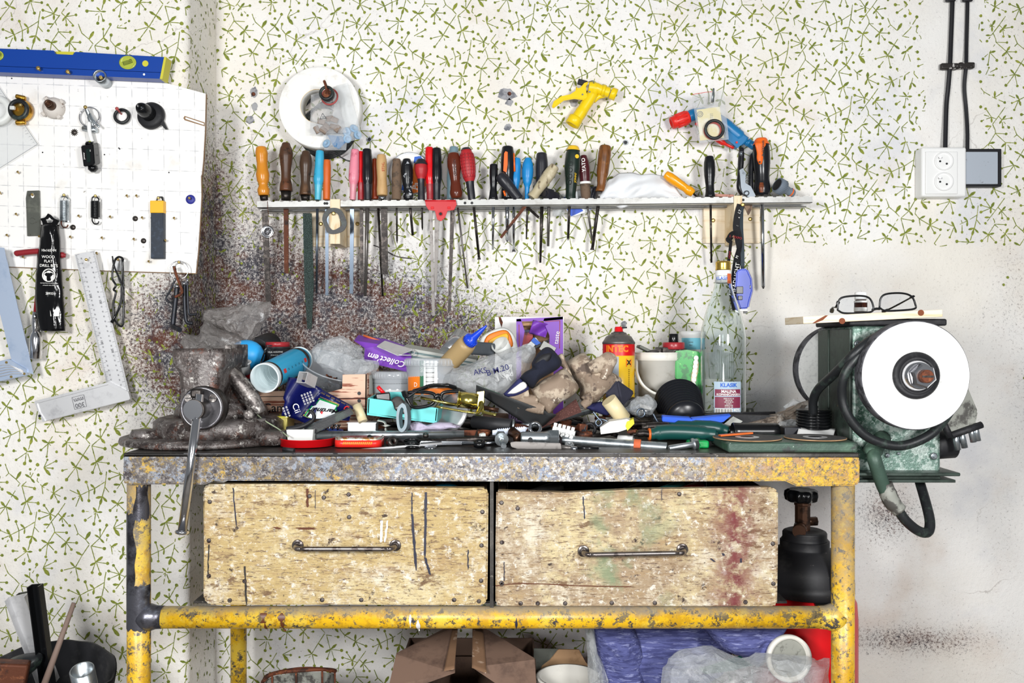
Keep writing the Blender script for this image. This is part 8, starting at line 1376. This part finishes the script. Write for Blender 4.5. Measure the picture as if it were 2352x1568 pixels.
m.lathe(pr, P(1869, 985, .42), (0, 0, 1), 48); one('ribbed_collar', m, 'small black ribbed rubber collar standing beside the grinder', 'rubber collar')
m = MB(mat('lined_paper', 'f0f0ee', .8)); m.sheet(12, 5, lambda u, v: P(1835+u*84-6*v, 981+v*21+5*u+2*math.sin(u*5), .44+v*.03), th=.0006); one('lined_note', m, 'folded white lined paper under the black ribbed collar', 'paper')
def disc(cx, r, cy, label):
    g = thing('cutting_disc', label, 'cutting disc', (P(cx, 0, cy).x, -cy, .8685)); m = MB(mat('disc_dark', '4a4a4a', .8, layers=[('6a6560', 60, .5, .65)], bump=(400, .4))); c = (P(cx, 0, cy).x, -cy, .8690); m.lathe([(r, 0), (r, .002)], c, (0, 0, 1), 64); m.build('disc', g); m = MB('alu'); m.lathe([(.020, .002), (.020, .0026)], c, (0, 0, 1), 32); m.use('black_matt').lathe([(.011, .0026), (.011, .0029)], c, (0, 0, 1), 24); m.build('hub', g); m = MB('kraft'); m.torus((c[0], c[1], c[2]+.001), (0, 0, 1), r, .0011, 64, 6); m.build('worn_rim', g)
disc(1716, .056, .522, 'left cutting disc on the green plate, under an orange sliver'); disc(1872, .050, .522, 'right cutting disc on the green plate beside the grinder')
m = MB('h_orange'); m.box((P(1690, 0, .51).x, -.51, .8745), (.06, .010, .003), rotm(0, -3, 12), .0005); one('orange_sliver', m, 'orange-brown wood sliver lying on the left cutting disc', 'sliver'); m = MB('galv_dark'); m.lathe([(.0115, 0), (.0115, .004), (.0105, .010), (.0105, .014)], P(1721, 952, .2), (0, 0, 1), 28); one('grey_cap', m, 'small round grey cap right of the glass bottle', 'cap')
m = MB('neon') if 'neon' in MATS else MB('end_yellow'); m.box(P(1669, 1000, .46), (.006, .003, .003), rotm(0, 25, 0)); one('neon_bit', m, 'tiny neon yellow bit at the end of the pliers', 'plastic bit')
m = MB('iron'); m.box(P(750, 1040, .555), (.012, .008, .002)); one('metal_chip', m, 'small bright metal chip on the bare front edge of bench', 'metal chip')
# ---------------------------------------------------------------- under the bench and in the left corner
g = thing('cardboard_box', 'large open brown cardboard box with raised taped flaps', 'box', (P(1065, 0, .3).x, -.30, 0)); zb = P(0, 1545, .3).z; m = MB('brown_card')
x0, x1 = P(905, 0, .36).x, P(1232, 0, .36).x
for a, b in (((x0, -.38), (x1, -.38)), ((x0, -.10), (x1, -.10)), ((x0, -.38), (x0, -.10)), ((x1, -.38), (x1, -.10))): m.box(((a[0]+b[0])/2, (a[1]+b[1])/2, zb/2), (abs(a[0]-b[0])+.004, abs(a[1]-b[1])+.004, zb))
m.build('box_body', g)
for q in ([(910, 1502, .34), (893, 1575, .39), (893, 1600, .39), (1045, 1545, .38), (1048, 1440, .26), (1035, 1438, .25)], [(1085, 1438, .25), (1105, 1439, .25), (1228, 1514, .34), (1234, 1600, .39), (1140, 1570, .38), (1084, 1532, .37)]):
    m = MB('brown_card'); m.poly([P(*p) for p in q], [P(*p)+Vector((0, .004, .001)) for p in q]); m.build('flap', g)
m = MB('brown_card'); m.plate([(1045, 1508), (1084, 1508), (1100, 1575), (1030, 1575)], .12, .004); m.build('rear_flap', g)
mat('packing_tape', '8b6c54', .15, layers=[('b49a84', 30, .56, .64)], bump=(40, .7), spec=.9)
for q in ([(1040, 1440, .262), (1052, 1440, .262), (1044, 1535, .385), (1020, 1540, .385)], [(1086, 1440, .262), (1110, 1446, .262), (1118, 1545, .385), (1084, 1532, .37)]):
    m = MB('packing_tape'); m.sheet(6, 12, lambda u, v: (P(*q[0]).lerp(P(*q[1]), u)).lerp(P(*q[3]).lerp(P(*q[2]), u), v)+Vector((0, -.003-.002*noise.noise(Vector((u*4, v*9, 1))), 0)), th=.0005); m.build('tape', g)
g = thing('torn_carton', 'torn grey and brown cardboard carton right of the large box', 'carton', (P(1290, 0, .25).x, -.25, 0)); m = MB('kraft'); m.plate([(1228, 1490), (1330, 1492), (1345, 1520), (1358, 1535), (1360, 1800), (1228, 1800)], .22, .004); m.build('inner_layer', g)
m = MB('galv_dark'); m.plate([(1226, 1489), (1282, 1490), (1262, 1515), (1245, 1528), (1238, 1545), (1236, 1800), (1226, 1800)], .224, .003); m.build('outer_layer', g); m = MB('kraft'); m.box((P(1290, 0, .2).x, -.15, .15), (.10, .14, .3)); m.build('carton_body', g)
g = thing('white_pail', 'white plastic pail rim showing in front of torn carton', 'pail', (P(1306, 0, .34).x, -.34, 0)); c = Vector((P(1306, 0, .34).x, -.34, 0)); h = P(0, 1556, .34).z; m = MB('bucket_white'); cup(m, c, (0, 0, 1), .05, .058, h, .002, 48, lip=.004); m.lathe([(.060, h-.02), (.062, h-.018), (.062, h-.004), (.059, h)], c, (0, 0, 1), 48, cap=False); m.build('pail', g)
g = thing('wire_basket', 'rusty wire basket lined with grey cloth, far left below bench', 'basket', (P(690, 0, .25).x, -.25, 0)); m = MB('rust'); R0 = [P(603, 1566, .30), P(625, 1548, .32), P(680, 1540, .33), P(740, 1537, .32), P(769, 1541, .28), P(758, 1537, .18), P(690, 1535, .14), P(620, 1548, .18)]; m.tube(R0, .0035, 8, True)
for p in R0[:6]: m.tube([p, Vector((p.x*.98+P(690, 0, .25).x*.02, p.y*.95-.012, p.z-.10)), Vector((p.x*.8+P(690, 0, .25).x*.2, p.y*.8-.05, .01))], .002, 6, n=3)
m.build('frame', g); m = MB('grey_grime'); ctr = Vector((P(690, 0, .25).x, -.23, 0)); m.skin([[m.V(Vector((ctr.x+(p.x-ctr.x)*k, ctr.y+(p.y-ctr.y)*k, z if z else p.z-.006))) for p in crv(R0+[R0[0]], 4)[:-1]] for k, z in ((.96, 0), (.9, .2), (.6, .02))], cap=True); m.build('lining', g)
# clothes and bags
mat('denim', '565b90', .85, layers=[('3f4374', 90, .47, .56, (.25, 1, 2.4)), ('8388b4', 120, .54, .62, (.25, 1, 2.4))], bump=(120, .4))
g = thing('blue_clothes', 'heap of old blue work clothes hanging below the lower rail', 'clothes', (P(1560, 0, .3).x, -.3, .1))
for k, (q, y, th) in enumerate((([(1360, 1425), (1420, 1420), (1450, 1430), (1475, 1500), (1470, 1600), (1400, 1600), (1365, 1500)], .36, .05), ([(1430, 1425), (1600, 1425), (1650, 1450), (1678, 1490), (1640, 1520), (1600, 1560), (1600, 1960), (1400, 1960), (1420, 1500)], .34, .06), ([(1600, 1425), (1790, 1425), (1792, 1450), (1770, 1490), (1740, 1530), (1690, 1500), (1640, 1470)], .425, .03), ([(1450, 1500), (1560, 1480), (1600, 1560), (1520, 1640), (1440, 1620)], .30, .06))):
    m = MB('denim'); pillow(m, q, y, th, .012, 14, 30+k, fold=.016, fk=26, rings=14); m.build('cloth_fold', g)
m = MB('hardboard'); m.plate([(1675, 1455), (1688, 1480), (1705, 1488), (1730, 1485), (1720, 1498), (1690, 1502), (1672, 1480)], .37, .004); one('brown_leaf', m, 'torn tan cardboard scrap lying on the blue clothes', 'scrap')
g = thing('rubbish_bag', 'clear rubbish bag of waste below bench on the right', 'bag', (P(1700, 0, .35).x, -.35, .1)); m = MB('bag_clear'); pillow(m, [(1525, 1530), (1545, 1500), (1590, 1482), (1650, 1490), (1700, 1510), (1760, 1500), (1830, 1505), (1880, 1515), (1905, 1550), (1905, 1980), (1520, 1980)], .475, .05, .012, 26, 41, fold=.012, fk=50, rings=16); m.build('bag_film', g)
m = MB('bag_clear'); pillow(m, [(1345, 1440), (1362, 1440), (1372, 1500), (1395, 1560), (1385, 1640), (1355, 1620), (1350, 1500)], .38, .02, .006, 30, 44, fold=.008); m.build('side_film', g)
g = thing('pot_lid', 'dirty white round plastic lid leaning on the rubbish', 'lid', P(1808, 1530, .42)); c = P(1808, 1509, .455); m = MB('bucket_white'); ax = Vector((.1, -1, .1)); m.skin([m.ring(c+ax.normalized()*t_, *frame(ax)[:2], r, r, 48) for r, t_ in ((.040, 0), (.041, .004), (.0405, .012), (.034, .012), (.033, .004))]); m.build('rim', g); m = MB('grey_grime'); m.lathe([(.033, .004), (.033, .005)], c, ax, 40); m.build('dirt', g)
m = MB(mat('teal_foil', '0e6a5c', .2, .5)); m.poly(PT([(1605, 1535), (1700, 1505), (1745, 1500), (1760, 1520), (1680, 1540), (1620, 1548)], .43), PT([(1605, 1535), (1700, 1505), (1745, 1500), (1760, 1520), (1680, 1540), (1620, 1548)], .41)); one('teal_packet', m, 'shiny teal-green packet in the rubbish under white lid', 'packet'); m = MB('black_matt'); cup(m, P(1632, 1545, .37), (0, -.5, 1), .02, .024, .02); one('black_tub', m, 'small dark tub in the rubbish left of teal packet', 'tub')
# bucket with offcuts at the left
g = thing('black_bucket', 'battered black bucket of offcuts at the lower left', 'bucket', (P(95, 0, .42).x, -.42, 0)); c = Vector((P(95, 0, .42).x, -.42, 0)); h = P(0, 1560, .42).z; m = MB('dusty_black'); m.skin([[m.V(c+Vector((r*math.cos(a*PI/32), r*.75*math.sin(a*PI/32), z+.038*max(0, math.sin(a*PI/32))*(z > .1)+.006*noise.noise(Vector((a*.3, z*9, 1)))))) for a in range(64)] for r, z in ((.10, 0), (.125, h-.03), (.130, h), (.124, h), (.095, .01))], cap=True); m.build('bucket', g)
def offcut(nm, label, a, b, ya, yb, mt, build): m = MB(mt); build(m, P(*a, ya), P(*b, yb)); return one(nm, m, label, 'offcut')
def uprof(w_, d_):
    def f(m, A, B):
        ax = (B-A).normalized(); u = ax.cross(Vector((0, 1, 0))).normalized(); n = ax.cross(u).normalized(); sh = [(-w_, 0), (w_, 0), (w_, d_), (w_-.002, d_), (w_-.002, .002), (-w_+.002, .002), (-w_+.002, d_), (-w_, d_)]
        m.poly([A+u*x+n*y for x, y in sh], [B+u*x+n*y for x, y in sh]); [m.rod(A+u*q-n*.0003, B+u*q-n*.0003, .0006, seg=4) for q in (-w_*.4, 0, w_*.4)]
    return f
offcut('metal_profile', 'bright ribbed aluminium profile leaning in the black bucket', (42, 1366), (115, 1560), .44, .40, 'alu', uprof(.018, .014)); offcut('metal_profile', 'glossy black metal profile standing in the black bucket', (86, 1340), (122, 1620), .46, .44, 'black_gloss', uprof(.0105, .016))
offcut('metal_profile', 'dull galvanised profile behind the bright aluminium one', (58, 1358), (110, 1560), .40, .38, 'galv_dark', uprof(.012, .01)); offcut('wooden_stick', 'thin brown wooden stick slanting across the black profile', (170, 1384), (95, 1590), .46, .50, 'greybrown_wood' if 'greybrown_wood' in MATS else mat('greybrown_wood', '7d6a60', .7, bump=(90, .3)), lambda m, A, B: m.rod(A, B, .004, .006, 10))
m = MB('zinc'); A, B = P(188, 1538, .50), P(210, 1640, .46); a_, b_, c_ = frame(B-A); m.skin([m.ring(A+c_*t_, a_, b_, r, r, 36) for r, t_ in ((.020, .12), (.020, 0), (.0175, 0), (.0175, .1))], cap=False); one('zinc_tube', m, 'wide zinc tube with open end in the black bucket', 'tube')
m = MB('rubber_black'); pillow(m, [(0, 1530), (30, 1508), (70, 1498), (95, 1502), (90, 1530), (60, 1560), (50, 1620), (-40, 1620), (-40, 1550)], .46, .03, .006, 20, 51); one('rubber_sheet', m, 'folded black rubber sheet hanging over the bucket left side', 'rubber sheet'); m = MB('b_rust'); m.box(P(22, 1552, .51), (.055, .03, .05), rotm(0, 10, 20), .004); one('wood_offcut', m, 'rough brown block at the lower left corner', 'block')
# drawer contents glimpsed below the apron
for x, y, mt, l in ((1025, 1112, 'can_cyan', 'light blue domed thing glimpsed in the left drawer'), (1540, 1118, 'turquoise', 'turquoise thing glimpsed inside the right drawer'), (1585, 1120, 'red_plastic', 'red handle glimpsed inside the right drawer'), (1250, 1120, 'b_steel', 'steel tool glimpsed inside the right drawer'), (1450, 1122, 'black_gloss', 'black tool glimpsed inside the right drawer')):
    m = MB(mt); q = P(x, y+22, .40); m.sphere(q, .024, (1.3, .9, .85)) if x < 1100 else m.rod(q+Vector((-.03, 0, 0)), q+Vector((.03, .06, .008)), .013, seg=16); one('drawer_content', m, l, 'drawer contents')
